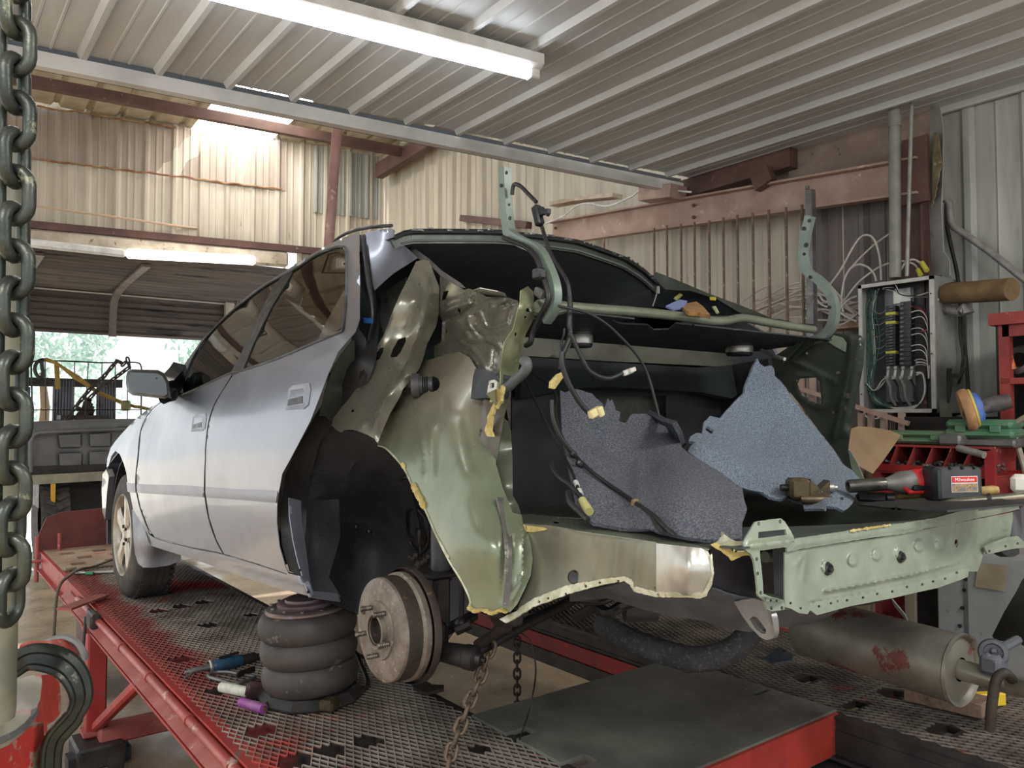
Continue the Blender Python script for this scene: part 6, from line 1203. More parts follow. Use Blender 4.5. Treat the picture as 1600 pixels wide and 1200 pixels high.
m = MB(); m.lathe([(0, .092), (.014, .094), (.017, .105), (.026, .128), (.030, .142), (.031, .175), (.0, .176)], w0, rt, 28); build(m, 'nose', M('grey_cast_nose', S(116, 114, 108), S(98, 96, 92), s=20, rough=.5, metal=.3), t, 40)
m_redp = M('red_tool_plastic', S(190, 40, 44), S(168, 34, 38), s=20, rough=.4)
m = MB(); m.lathe([(0, .166), (.031, .168), (.033, .18), (.033, .235), (.0, .236)], w0, rt, 28); build(m, 'motor_housing', m_redp, t, 40)
m = MB(); q = w0 + rt * .185 - aw * .022 - up * .012; m.tube([q - rt * .04 + up * .016, q - rt * .047, q - rt * .04 - up * .010, q + rt * .035 - up * .012, q + rt * .05, q + rt * .035 + up * .016], .0075, 8, closed=True); build(m, 'trigger_guard', m_redp, t, 60)
m = MB(); m.box(q, (.07, .02, .022), Matrix((rt, aw, up)).transposed(), .006); build(m, 'trigger_grip', m_blackp, t)
bcen = at(1489, 755, 'd', D0 - .05); R3 = Matrix((rt, aw, up)).transposed() @ Matrix.Rotation(.05, 3, 'Y')
m = MB(); m.box(bcen, (.118, .06, .082), R3, .007); bt = build(m, 'battery', M('battery_grey', S(66, 66, 68), S(56, 56, 58), s=30, rough=.5), t)
X3, Y3, Z3 = R3.col[0], R3.col[1], R3.col[2]
m = MB(); m.box(bcen - X3 * .052 + Y3 * .0, (.024, .066, .088), R3, .008); build(m, 'battery_skid', m_blackp, t)
for k in range(3):
    for sgn in (-1, 1):
        m = MB(); m.box(bcen + X3 * (-.02 + .03 * k) + Z3 * .041 * sgn - Y3 * .026, (.006, .012, .006), R3, .001); build(m, 'case_clip', m_blackp, t)
lc = bcen + X3 * .012 - Y3 * .0305
m = MB(); m.box(lc, (.066, .001, .040), R3); lb = build(m, 'battery_label', M('label_white', S(205, 205, 200), rough=.5, rv=0), bt)
m = MB(); m.box(lc - Y3 * .0008 + Z3 * .0115, (.063, .0006, .014), R3); build(m, 'label_stripe', M('label_red', S(205, 40, 40), rough=.5, rv=0), bt)
m = MB(); m.box(lc - Y3 * .0008 - Z3 * .0085, (.063, .0006, .020), R3); build(m, 'label_field', M('label_grey', S(120, 118, 112), S(170, 140, 90), S(60, 60, 66), s=70, s3=260, t3=.55, rough=.5, rv=0), bt)
def text(body, name, c, X_, Z_, size, mat, parent, ext=.0002):
    cu = bpy.data.curves.new(name, 'FONT'); cu.body = body; cu.size = size; cu.extrude = ext; cu.align_x = 'CENTER'; cu.align_y = 'CENTER'
    o = bpy.data.objects.new(name, cu); COL.objects.link(o); cu.materials.append(mat); X_ = Vector(X_).normalized(); Z_ = Vector(Z_); Z_ = (Z_ - X_ * Z_.dot(X_)).normalized(); N_ = X_.cross(Z_)
    o.parent = parent; o.matrix_local = Matrix.Translation(Vector(c) - Vector(parent['_w'])) @ Matrix((X_, Z_, N_)).transposed().to_4x4()
    bpy.context.view_layer.update(); me = bpy.data.meshes.new_from_object(o.evaluated_get(bpy.context.evaluated_depsgraph_get())); o2 = bpy.data.objects.new(name, me); COL.objects.link(o2); o2.parent = parent; o2.matrix_local = o.matrix_local.copy(); bpy.data.objects.remove(o)
    return o2
text('Milwaukee', 'label_lettering', lc - Y3 * .0014 + Z3 * .0115, X3, Z3, .0115, M('lettering_white', S(235, 235, 235), rough=.5, rv=0), bt)
# hammer
h0 = at(1369, 776, 'd', 2.10); h1 = at(1560, 766, 'd', 2.02); hd = (h1 - h0)
t = thing('hammer', 'hammer with a yellow wooden handle lying under the impact wrench', 'hammer', h0 - Vector((0, 0, .012)))
m = MB(); m.tube([h0, h0 + hd * .25, h0 + hd * .6, h0 + hd * .96, h1], [.009, .0105, .010, .013, .010], 14); build(m, 'handle', M('worn_wood_handle', S(170, 140, 84), S(134, 104, 56), S(96, 72, 44), s=12, s3=30, t3=.62, rough=.55, stretch=(6, 1, 1)), t, 60)
m = MB(); hp = h0 - hd.normalized() * .01; m.box(hp, (.026, .075, .026), Matrix.Rotation(.5, 3, 'Z'), .006); m.cyl(hp + Vector((0, -.04, 0)), hp + Vector((.01, -.055, 0)), .014, n=12); build(m, 'head', m_gun, t)
m = MB(); a = at(1462, 787, 'd', 1.93); b = at(1640, 771, 'd', 1.80); m.tube([a, a.lerp(b, .1), a.lerp(b, .15), b], [.004, .006, .0085, .0095], 12)
t = thing('pry_bar', 'shiny chrome bar lying along the top edge of the rear panel', 'bar', a - Vector((0, 0, .01))); build(m, 'shaft', M('chrome_bar', S(196, 192, 180), S(170, 166, 150), s=20, rough=.22, metal=.9), t)
m = MB(); q = at(1546, 779, 'd', 1.86); m.lathe([(.010, -.004), (.0125, -.003), (.0125, .003), (.010, .004)], q, (b - a), 16); build(m, 'collar', m_gun, t)
m = MB(); m.box(at(1594, 756, 'd', 1.86), (.04, .04, .045), Matrix.Rotation(.4, 3, 'Z'), .01); tag(build(m, 'plastic_fitting', M('cream_plastic', S(205, 202, 190), rough=.5)), 'white plastic fitting at the right edge above the rear panel', 'fitting')
o = patch('rubber_mat', [(1340, 788), (1372, 783), (1420, 782), (1480, 783), (1560, 781), (1600, 780), (1600, 787), (1540, 792), (1480, 797), (1430, 796), (1380, 792)], [(1340, 785, 'h', .470), (1480, 797, 'h', .475), (1560, 781, 'h', .474)], m_black, None, .004, 7, 5, wob=.004, ws=.05)
tag(o, 'thin black rubber mat under the hammer on the trunk floor', 'mat')

# ================================================================== air jack and tools on the left runway
JC = Vector((1.02, 2.42, DZ + .006))
JC = at(474, 1108, 'Z', DZ); JC = Vector((JC.x, JC.y, DZ + .008)); JC = JC + Vector((math.sin(YAW), math.cos(YAW), 0)) * .10
m_rubber = M('dusty_rubber_bellows', S(70, 64, 60), S(52, 48, 46), S(104, 96, 84), s=6, s3=12, t3=.60, rough=.62, rv=.1, bump=.1)
t = thing('air_jack', 'black triple-bellows air jack standing on the runway under the rear sill', 'jack', JC)
JS = Vector((.012, .0, .31)); zt = lambda z: JC + Vector((z * -.05, z * .03, z))
for k, (z, r, hh) in enumerate(((.075, .150, .098), (.155, .152, .090), (.232, .154, .090))):
    m = MB(); pr = []
    for j in range(17):
        a = -math.pi / 2 + math.pi * j / 16; pr.append((r - .038 + .040 * math.cos(a) ** .8, hh / 2 * math.sin(a)))
    m.lathe(pr, zt(z), (-.05, .03, 1), 56); build(m, 'bellow', m_rubber, t, 60)
for z in (.116, .194):
    m = MB(); m.lathe([(.118, -.006), (.123, 0), (.118, .006)], zt(z), (-.05, .03, 1), 48); build(m, 'girdle_ring', m_gun, t, 60)
m = MB(); m.lathe([(0, .0), (.165, .0), (.168, .004), (.168, .008), (.145, .03), (.12, .032), (0, .032)], JC, (0, 0, 1), 10); build(m, 'base_plate', m_blk, t, 20)
m = MB(); m.lathe([(0, 0), (.128, 0), (.132, .004), (.132, .010), (.128, .014), (0, .014)], zt(.274), (-.05, .03, 1), 48); build(m, 'top_plate', M('worn_steel_plate', S(130, 116, 110), S(104, 88, 84), S(120, 110, 124), s=9, s3=14, t3=.6, rough=.4, metal=.5), t, 40)
m = MB(); m.lathe([(0, 0), (.092, 0), (.094, .005), (.094, .014), (.088, .018), (.07, .018), (.068, .026), (.0, .026)], zt(.288), (-.05, .03, 1), 40); build(m, 'lift_pad', M('purple_brown_pad', S(116, 96, 100), S(96, 76, 74), s=9, rough=.5, metal=.3), t, 40)
for k in range(12):
    an = 2 * math.pi * k / 12; m = MB(); p = zt(.288) + Vector((math.cos(an) * .113, math.sin(an) * .113, 0)); m.lathe([(0, .006), (.006, .006), (.006, 0)], p, (0, 0, 1), 6); build(m, 'bolt', m_galv, t)
rn = random.Random(2)
for k in range(6):
    an = rn.uniform(0, 6.28); m = MB(); p = zt(.314) + Vector((math.cos(an) * .04, math.sin(an) * .04, 0)); m.lathe([(0, .012), (.007, .012), (.008, 0)], p, (0, 0, 1), 6); build(m, 'pad_bolt', m_irond, t)
m = MB(); m.tube(cr([zt(.05) + Vector((.10, -.1, -.02)), zt(.03) + Vector((.18, -.04, -.03)), zt(.05) + Vector((.21, .05, -.02)), zt(.1) + Vector((.2, .14, -.02)), zt(.02) + Vector((.1, .25, -.02))], 6), .008, 8); build(m, 'air_hose', m_gun, t)
m = MB(); m.box(JC + Vector((-.01, -.16, .02)), (.06, .05, .035), Matrix.Rotation(.6, 3, 'Z'), .008); build(m, 'valve', m_brass, t)
# die grinder
a = at(328, 1042, 'Z', DZ + .028); b = at(380, 1031, 'Z', DZ + .03); d = (b - a).normalized()
t = thing('die_grinder', 'blue air die grinder lying on the expanded metal left of the air jack', 'air tool', at(340, 1048, 'Z', DZ))
m = MB(); m.lathe([(0, 0), (.014, .0), (.020, .012), (.0215, .02), (.0215, .10), (.019, .112), (0, .113)], a, d, 24); build(m, 'body', M('blue_tool_paint', S(46, 84, 110), S(36, 64, 84), S(90, 110, 120), s=20, s3=40, t3=.63, rough=.4), t, 40)
m = MB(); m.lathe([(.019, -.004), (.0225, .0), (.0225, .006), (.019, .010)], a, d, 24); build(m, 'front_ring', m_galvr, t)
m = MB(); m.lathe([(0, .108), (.018, .11), (.018, .16), (.012, .165), (.012, .19), (0, .19)], a, d, 20); build(m, 'air_fitting', m_gun, t)
m = MB(); m.tube([a, a - d * .03, a - d * .05, a - d * .085], [.012, .009, .011, .006], 10); m.tube([a - d * .05, a - d * .075 + Vector((0, -.015, -.01)), a - d * .10 + Vector((.01, -.02, -.012))], .0045, 8); build(m, 'chuck', m_galv, t)
m = MB(); m.beam(a + d * .03 + Vector((0, 0, .023)), a + d * .10 + Vector((0, 0, .030)), .014, .006); build(m, 'lever', m_gun, t)
# locking clamp loop
t = thing('locking_pliers', 'dark grey locking pliers handle loop lying between the blue grinder and the white bottle', 'pliers', at(365, 1062, 'Z', DZ))
hp = crop(310, 1020, 11.43, [(170, 420), (300, 350), (540, 345), (760, 390), (1010, 430), (860, 500), (640, 560), (420, 500)])
m = MB(); m.tube([at(u, v, 'Z', DZ + .022) for u, v in cr(hp, 3, True)], .006, 8, closed=True); build(m, 'handle', m_galv, t, 60)
m = MB(); m.beam(at(370, 1055, 'Z', DZ + .03), at(398, 1045, 'Z', DZ + .03), .012, .02, bev=.003); build(m, 'jaw', m_gun, t)
# white bottle with purple tool
t = thing('glue_bottle', 'small white bottle with ZEN lettering lying on the mesh left of the air jack', 'bottle', at(365, 1080, 'Z', DZ))
a = at(344, 1073, 'Z', DZ + .02); b = at(390, 1082, 'Z', DZ + .022); d = (b - a).normalized(); LB = (b - a).length
m = MB(); m.lathe([(0, 0), (.012, .001), (.0165, .006), (.017, .02), (.017, LB - .015), (.013, LB), (0, LB)], a, d, 24); build(m, 'bottle_body', M('white_bottle', S(214, 212, 196), S(190, 188, 170), s=30, rough=.45), t, 50)
text('ZEN', 'bottle_lettering', a + d * LB * .52 + (CAMP - a).normalized() * .0175, d, (0, 0, 1), .020, M('dark_lettering', S(60, 64, 50), rough=.6, rv=0), t)
t = thing('pistol_grip_tool', 'dark maroon and purple plastic tool leaning against the jack base beside the white bottle', 'tool', at(405, 1100, 'Z', DZ))
m = MB(); c = at(403, 1078, 'Z', DZ + .03); m.box(c, (.075, .04, .055), Matrix.Rotation(-.35, 3, 'Z') @ Matrix.Rotation(.2, 3, 'Y'), .012); build(m, 'housing', M('dark_maroon_plastic', S(58, 36, 38), S(44, 36, 36), s=20, rough=.35), t)
m = MB(); m.tube([at(377, 1097, 'Z', DZ + .015), at(412, 1108, 'Z', DZ + .018)], .015, 16); build(m, 'grip', M('purple_plastic', S(140, 70, 136), S(150, 104, 140), s=16, rough=.45), t)
m = MB(); m.tube([at(412, 1108, 'Z', DZ + .018), at(420, 1096, 'Z', DZ + .02), at(432, 1102, 'Z', DZ + .02)], .009, 10); build(m, 'nozzle', m_brass, t)
# hose and screwdriver near the front wheel
m = MB(); m.tube([Vector(p) for p in cr([tuple(at(190, 868, 'Z', DZ + .03)), tuple(at(150, 884, 'Z', DZ + .02)), tuple(at(126, 889, 'Z', DZ + .02)), tuple(at(110, 898, 'Z', DZ + .03)), (.66, 4.85, DZ - .02), (.63, 4.75, .50), (.63, 4.72, .3), (.64, 4.8, .02)], 6)], .0085, 8)
tag(build(m, 'air_hose', M('olive_air_hose', S(96, 84, 64), S(76, 66, 50), s=20, rough=.5)), 'brown air hose hanging over the rack rail by the front wheel', 'hose')
t = thing('ratchet', 'chrome ratchet handle lying on the mesh in front of the front tyre', 'ratchet', at(150, 896, 'Z', DZ))
m = MB(); m.tube([at(118, 895, 'Z', DZ + .014), at(135, 895, 'Z', DZ + .015), at(178, 893, 'Z', DZ + .015)], [.011, .008, .014], 12); build(m, 'shaft', m_galvr, t)
m = MB(); m.tube([at(134, 896, 'Z', DZ + .016), at(146, 896, 'Z', DZ + .016)], .0095, 12); build(m, 'green_band', M('green_band', S(60, 140, 100), rough=.5), t)
m = MB(); m.box(at(110, 889, 'Z', DZ + .012), (.06, .03, .02), None, .004); tag(build(m, 'steel_block', M('olive_block', S(140, 134, 96), S(110, 104, 80), s=20, rough=.6)), 'small olive metal block on the tan landing plate by the hose', 'block')
# loose plates under the drum
o = patch('steel_scrap', E3([(450, 650), (540, 655), (560, 670), (620, 672), (620, 690), (530, 710), (480, 690)]), [(645, 1065, 'Z', DZ + .03), (690, 1072, 'Z', DZ + .03), (660, 1080, 'Z', DZ + .03)], m_irond, None, .01, 7, 5)
tag(o, 'rusty steel offcut lying on the runway edge below the brake drum', 'metal scrap')
# chains
m_chain = M('rusty_chain', S(104, 88, 72), S(76, 62, 52), S(140, 124, 106), s=30, s3=60, t3=.6, rough=.55, metal=.4)
chain('chain', [at(u, v, 'd', d) for u, v, d in ((768, 1004, 1.83), (759, 1035, 1.82), (750, 1060, 1.81), (734, 1097, 1.80), (725, 1122, 1.79), (715, 1147, 1.77), (706, 1172, 1.76), (694, 1230, 1.72))], .0295, .032, .0048, m_chain, 'rusty chain running down from the suspension arm past the brake drum')
p = at(808, 996, 'd', 2.95); chain('chain', [p, Vector((p.x, p.y, .02))], .030, .033, .0048, m_irond, 'dark chain hanging straight down behind the suspension arm', n=6, seg=6)
m = MB(); m.tube(cr([tuple(at(812, 988, 'd', 2.1)), tuple(at(830, 1005, 'd', 2.1)), tuple(at(837, 1050, 'd', 2.08)), tuple(at(828, 1105, 'd', 2.0)), tuple(at(812, 1155, 'Z', DZ + .02))], 6), .0022, 6)
tag(build(m, 'thin_cable', m_gun), 'thin dark wire hanging in a curve right of the two chains', 'cable')
# wood block and yellow strap
q0 = at(1412, 1095, 'Z', DZ + .01); q1 = at(1535, 1125, 'Z', DZ + .01); dq = (q1 - q0); 
m = MB(); n_ = Vector((-dq.y, dq.x, 0)).normalized(); n_ = n_ if n_.dot(Vector((.6, .8, 0))) > 0 else -n_
m.box((q0 + q1) / 2 + n_ * .05 + Vector((0, 0, .022)), (dq.length, .10, .042), Matrix((dq.normalized(), n_, Vector((0, 0, 1)))).transposed(), .002)
tag(build(m, 'wood_block', M('raw_wood_block', S(128, 104, 86), S(106, 84, 70), S(60, 54, 50), s=8, s3=8, t3=.62, rough=.85, stretch=(1, 6, 6))), 'brown wooden block lying on the right runway under the muffler', 'wood block')
m = MB(); m.box(at(1545, 1092, 'Z', DZ + .03), (.10, .03, .04), Matrix.Rotation(-.5, 3, 'Z'), .004); tag(build(m, 'yellow_holder', M('yellow_plastic', S(214, 180, 40), rough=.5)), 'small yellow plastic piece on the mesh behind the hook bolt', 'plastic piece')

# ================================================================== pulling tower, big chain and hook at the left edge
m_bigch = M('oiled_chain_steel', S(76, 80, 72), S(56, 60, 56), S(116, 116, 96), s=18, s3=26, t3=.60, rough=.36, metal=.55, rv=.1, bump=.15)
chain('heavy_chain', [at(25, -420, 'd', .90), at(23, 200, 'd', .90), at(20, 500, 'd', .90), at(17, 700, 'd', .90), at(14, 945, 'd', .92)], .0425, .050, .0076, m_bigch, 'thick oiled steel chain hanging close to the camera at the left edge', start=0, n=10, seg=9)
t = thing('pulling_tower', 'worn red and pale green pulling tower base behind the hook at the lower left', 'pulling tower', (at(20, 1150, 'd', 1.1).x, at(20, 1150, 'd', 1.1).y, 0))
m_post = M('worn_green_grey_post', S(120, 118, 100), S(98, 98, 84), S(150, 146, 110), s=10, s3=18, t3=.62, rough=.45)
m = MB(); p = at(-20, 1125, 'd', .98); p2 = at(-20, 200, 'd', .98); m.lathe([(.030, 0), (.031, .01), (.029, .5), (.029, (p2 - p).length)], p, (0, 0, 1), 24); m.lathe([(0, 0), (.030, 0)], p, (0, 0, 1), 24); build(m, 'post', m_post, t, 40)
L13 = lambda p: crop(0, 930, 4.443, p)
m_tred = M('chipped_red_over_green', S(176, 58, 48), S(150, 48, 40), S(150, 154, 136), s=6, s3=9, t3=.54, rough=.45, rv=.1, bump=.1)
m_tgrn = M('worn_pale_green_with_red', S(150, 146, 130), S(128, 122, 108), S(160, 84, 74), s=7, s3=10, t3=.58, rough=.42, rv=.1)
patch('shoulder_plate', L13([(-80, 620), (70, 602), (200, 560), (285, 545), (292, 600), (280, 720), (240, 820), (180, 880), (100, 940), (0, 985), (-80, 1000)]), [(-10, 1070, 'd', 1.13), (60, 1055, 'd', 1.22), (55, 1115, 'd', 1.10), (0, 1150, 'd', 1.02)], m_tgrn, t, .02, 6, 5)
patch('shoulder_rim', L13([(-80, 1000), (0, 985), (100, 940), (180, 882), (245, 815), (268, 770), (262, 830), (200, 920), (100, 985), (0, 1032), (-80, 1055)]), [(0, 1155, 'd', 1.01), (60, 1110, 'd', 1.10), (20, 1155, 'd', 1.03)], m_galv, t, .02, 5, 4)
patch('tower_face', L13([(-80, 1040), (0, 1030), (100, 985), (175, 940), (245, 900), (300, 880), (310, 1000), (300, 1250), (-80, 1250)]), [(0, 1180, 'd', 1.03), (60, 1140, 'd', 1.12), (60, 1200, 'd', 1.12), (30, 1190, 'd', 1.07)], m_tred, t, .02, 9, 6)
patch('tower_side', L13([(250, 560), (350, 548), (410, 600), (425, 700), (418, 820), (380, 870), (330, 900), (300, 1250), (290, 1250), (250, 900)]), [(65, 1060, 'd', 1.26), (90, 1070, 'd', 1.36), (80, 1120, 'd', 1.30), (68, 1200, 'd', 1.2)], m_tred, t, .02, 8, 6)
patch('round_cap', L13([(140, 345), (200, 318), (330, 316), (400, 303), (470, 300), (530, 330), (572, 385), (575, 430), (500, 400), (430, 380), (330, 350), (230, 350)]), [(45, 1005, 'd', 1.5), (110, 1000, 'd', 1.6), (128, 1020, 'd', 1.6), (80, 1010, 'd', 1.5)], m_tred, t, .05, 5, 4)
m = MB(); m.tube([at(u, v, 'd', 1.58) for u, v in cr(L13([(330, 335), (400, 303), (470, 300), (535, 335), (575, 400), (585, 450)]), 5)], .008, 8); build(m, 'cap_rim', m_galv, t)
bs = MB(); pb = at(30, 1200, 'd', 1.08); bs.box((pb.x + .0, pb.y + .02, .30), (.18, .14, .58), Matrix.Rotation(-YAW, 3, 'Z'), .01); build(bs, 'column', m_tred, t)
m = MB(); m.beam((.80, 4.0, .08), (pb.x, pb.y + .1, .10), .06, .05); build(m, 'base_arm', m_blk, t)
# hook
hk = cr(L13([(20, 560), (70, 520), (180, 440), (300, 432), (440, 478), (530, 580), (562, 720), (505, 850), (440, 925), (380, 1000), (355, 1100), (350, 1260)]), 5)
P = [at(u, v, 'd', 1.12) for u, v in hk]; vw = (P[8] - CAMP).normalized(); m = MB(); vs = []; fs = []; n = len(P)
prof = [(-1, -.8), (-.8, -1), (-.35, -1), (-.2, -.75), (.45, -.75), (.6, -1), (.85, -1), (1, -.8), (1, .8), (.8, 1), (-.8, 1), (-1, .8)]
for i, p in enumerate(P):
    t_ = (P[min(i + 1, n - 1)] - P[max(i - 1, 0)]).normalized(); nn = t_.cross(vw).normalized(); k = (.0125 if i < 5 else .019 if 12 < i < 38 else .016)
    k = .011 + .008 * math.sin(math.pi * min(1, i / (n * .62))) if i < n * .62 else .0135
    for a, b in prof: vs.append(p - nn * a * k * 1.02 + vw * b * .014)
q = len(prof)
for i in range(n - 1):
    for k in range(q): fs.append((i * q + k, i * q + (k + 1) % q, (i + 1) * q + (k + 1) % q, (i + 1) * q + k))
fs += [tuple(range(q))[::-1], tuple(range((n - 1) * q, n * q))]; m.add(vs, fs)
tag(build(m, 'tow_hook', M('oily_black_hook', S(52, 56, 50), S(36, 38, 36), S(100, 100, 88), s=14, s3=22, t3=.62, rough=.32, metal=.5, rv=.1), None, 35), 'large black forged steel hook curling over the red pulling tower at lower left', 'hook')

# ================================================================== electrical panel and pipes on the side wall
XP = 3.98
pc = [at(1342, 446, 'X', XP), at(1456, 431, 'X', XP), at(1468, 643, 'X', XP), at(1345, 646, 'X', XP)]
y0, y1 = (pc[0].y + pc[3].y) / 2, (pc[1].y + pc[2].y) / 2; z1 = (pc[0].z + pc[1].z) / 2; z0 = (pc[2].z + pc[3].z) / 2
m_pan = M('panel_grey_enamel', S(150, 150, 144), S(132, 132, 128), S(110, 104, 96), s=5, s3=18, t3=.64, rough=.45)
m_pin = M('panel_inside_grey', S(84, 90, 90), S(70, 76, 76), s=8, rough=.5)
EP = thing('electrical_panel', 'open grey electrical panel full of breakers and wires on the side wall', 'electrical panel', (XP, (y0 + y1) / 2, z0))
m = MB(); tt = .012
m.box(((XP + 4.27) / 2, y0, (z0 + z1) / 2), (4.27 - XP, .004, z1 - z0)); m.box(((XP + 4.27) / 2, y1, (z0 + z1) / 2), (4.27 - XP, .004, z1 - z0))
m.box(((XP + 4.27) / 2, (y0 + y1) / 2, z0), (4.27 - XP, y0 - y1, .004)); m.box(((XP + 4.27) / 2, (y0 + y1) / 2, z1), (4.27 - XP, y0 - y1, .004)); build(m, 'box', m_pan, EP)
m = MB()
for (ya, yb, za, zb) in ((y0, y0 - .018, z0, z1), (y1 + .022, y1, z0, z1), (y0, y1, z0, z0 + .018), (y0, y1, z1 - .018, z1)): m.box((XP - .003, (ya + yb) / 2, (za + zb) / 2), (.010, abs(ya - yb), zb - za))
build(m, 'rim', M('panel_rim', S(190, 188, 180), S(168, 166, 160), s=12, rough=.4), EP)
m = MB(); m.box((4.12, (y0 + y1) / 2, (z0 + z1) / 2), (.006, y0 - y1 - .01, z1 - z0 - .01)); build(m, 'back_plate', m_pin, EP)
P4 = lambda u, v, x=4.04: at(1300 + u / 4.615, 420 + v / 4.615, 'X', x)
m = MB(); a, b = P4(445, 150, 4.09), P4(570, 240, 4.09); m.box(((a + b) / 2), (.01, abs(a.y - b.y), abs(a.z - b.z))); build(m, 'bare_plate', m_galvr, EP)
a, b = P4(375, 160, 4.09), P4(600, 960, 4.09); m = MB(); m.box((a + b) / 2 + Vector((.015, 0, 0)), (.02, abs(a.y - b.y), abs(a.z - b.z))); build(m, 'mounting_plate', M('panel_plate', S(120, 122, 120), rough=.4, metal=.3), EP)
m_brk = M('black_breaker', S(40, 40, 42), S(52, 52, 54), s=40, rough=.4); m_bry = M('yellow_breaker_tag', S(190, 182, 70), rough=.5)
rn = random.Random(12)
for col, (ua, ub, va, vb, nn) in enumerate(((385, 455, 270, 700, 20), (490, 572, 240, 700, 14))):
    for k in range(nn):
        v_a = va + (vb - va) * k / nn; v_b = va + (vb - va) * (k + 1) / nn - 3
        a, b = P4(ua, v_a, 4.03), P4(ub, v_b, 4.03); m = MB(); c = (a + b) / 2; m.box(c + Vector((.02, 0, 0)), (.045, abs(a.y - b.y), abs(a.z - b.z)), None, .0025)
        yel = col == 0 and k in (2, 5, 15); br = build(m, 'breaker', m_brk if not yel else m_bry, EP)
        if not yel: m = MB(); m.box(c + Vector((-.008, (-.2 if col == 0 else .25) * abs(a.y - b.y), 0)), (.014, abs(a.y - b.y) * .28, abs(a.z - b.z) * .4), None, .001); build(m, 'breaker_switch', M('breaker_switch_grey', S(96, 96, 96), rough=.4), br)
m = MB()
for k, u in enumerate((410, 462, 515, 580)):
    m = MB(); a = P4(u, 715, 4.03); m.box(a, (.02, .016, .02), None, .002); m.beam(a, P4(u - 10, 790, 4.02), .012, .008, up=(1, 0, 0)); m.box(P4(u - 14, 785, 4.02), (.02, .014, .016)); build(m, 'lug', m_galvr, EP)
    m = MB(); m.tube([P4(u - 14, 800, 4.02), P4(u + 10, 850, 4.0), P4(u + 15, 930, 4.01), P4(u + 50, 985, 4.03)], .007, 8); build(m, 'main_cable', M('cable_black', S(30, 30, 32), rough=.4) if k % 2 else M('cable_grey', S(120, 120, 118), rough=.4), EP)
m_wg = M('green_wire', S(70, 110, 96), S(54, 84, 76), s=30, rough=.4); m_ww = M('white_wire', S(196, 194, 188), rough=.4); m_wr = M('red_wire', S(160, 50, 46), rough=.4)
def rwire(pts, mat, r=.0028, x=4.03, j=6, name='panel_wire', par=None):
    q = cr([(u + rn.uniform(-j, j), v + rn.uniform(-j, j)) for u, v in pts], 5); m = MB(); x0 = rn.uniform(-.02, .02)
    m.tube([P4(u, v, x + x0) for u, v in q], r, 5); build(m, name, mat, par or EP)
for k in range(16):
    u = rn.uniform(225, 320); rwire([(u + rn.uniform(0, 60), 150), (u + rn.uniform(-20, 30), 300), (u + rn.uniform(-25, 30), 500), (u + rn.uniform(-20, 20), 680), (250 + rn.uniform(0, 40), 850), (300 + rn.uniform(0, 60), 960), (430, 1000)], m_wg if k % 4 else m_ww, .0022, 4.05, 10)
for k in range(9): rwire([(300 + rn.uniform(-20, 20), 300 + k * 45), (340, 320 + k * 42), (390, 300 + k * 40)], m_wg if k % 2 else M('cable_grey', S(120, 120, 118)), .0022, 4.03, 5)
for k in range(10): v = 275 + k * 40; rwire([(575, v), (640, v - 10), (680, v + 40), (695, v + 120 + k * 10), (700, 700)], m_ww if k % 3 else m_gun, .0028, 4.02, 4)
rwire([(560, 270), (650, 300), (690, 380), (690, 430), (640, 450)], m_wr, .0028)
for k in range(4): rwire([(600, 655 + k * 12), (650, 655 + k * 12), (715, 680 + k * 12)], m_ww, .0025)
for k in range(5): rwire([(610, 740 + k * 5), (650, 760), (670, 850 + k * 8), (640, 960), (560, 1000 + k * 5), (430, 1005)], m_ww, .003)
for k in range(5): rwire([(370, 120 + k * 8), (450, 115 + k * 10), (490, 180), (560, 200), (690, 170 + k * 8)], m_gun if k % 2 else m_ww, .0028)
for k in range(6): rwire([(240 + k * 8, 820 + k * 12), (300, 880), (360, 800 + k * 10), (400, 780)], m_ww if k % 2 else m_wg, .0024)
rwire([(230, 1045), (260, 1075), (320, 1080), (350, 1065)], m_ww, .004, 3.99, 0); m = MB(); m.cyl(P4(335, 1070, 3.99), P4(370, 1055, 3.99), .010, n=10); build(m, 'cable_gland', m_bry, EP)
for u, v in ((192, 340), (712, 178), (716, 468), (720, 612), (212, 905)): m = MB(); q = P4(u, v, XP - .008); m.cyl(q, q + Vector((-.002, 0, 0)), .004, n=8); build(m, 'screw_hole', m_black, EP)
m = MB(); q = at(1466, 468, 'Y', y1 - .002); m.cyl(q, q + Vector((0, -.003, 0)), .007, n=10); build(m, 'knockout', m_ww, EP)
XI = lambda p: crop(1280, 350, 7.273, p)
# white cables looping in from outside: one bundle
CB = thing('cable_bundle', 'pale cables looping over and into the top and left side of the electrical panel', 'cable', at(1310, 520, 'X', 4.05))
for k, (pp, r) in enumerate((([(90, 740), (120, 690), (250, 510), (380, 270), (470, 150), (550, 125), (620, 170), (670, 300), (695, 450), (705, 640)], .0055), ([(270, 1000), (255, 850), (280, 650), (350, 510), (450, 460), (550, 490), (620, 560), (650, 650)], .0055),
              ([(210, 990), (300, 850), (430, 680), (560, 570), (700, 480), (800, 445)], .005), ([(330, 540), (450, 400), (620, 240), (800, 110)], .005), ([(210, 1000), (280, 910), (350, 850), (430, 820)], .0055), ([(930, 520), (980, 440), (1060, 405), (1130, 430), (1180, 480)], .0055), ([(930, 420), (1000, 430), (1080, 460), (1130, 520)], .005),
              ([(250, 950), (300, 1030), (380, 1060), (430, 1030)], .005), ([(220, 990), (300, 1050), (430, 1110)], .005), ([(230, 1150), (320, 1110), (400, 1050), (430, 1020)], .004))):
    m = MB(); m.tube([at(u, v, 'X', 4.05 + .01 * (k % 4)) for u, v in cr(XI(pp), 5)], r, 7); build(m, 'cable', M('pale_cable', S(206, 198, 188), S(184, 178, 170), s=12, rough=.5), CB)
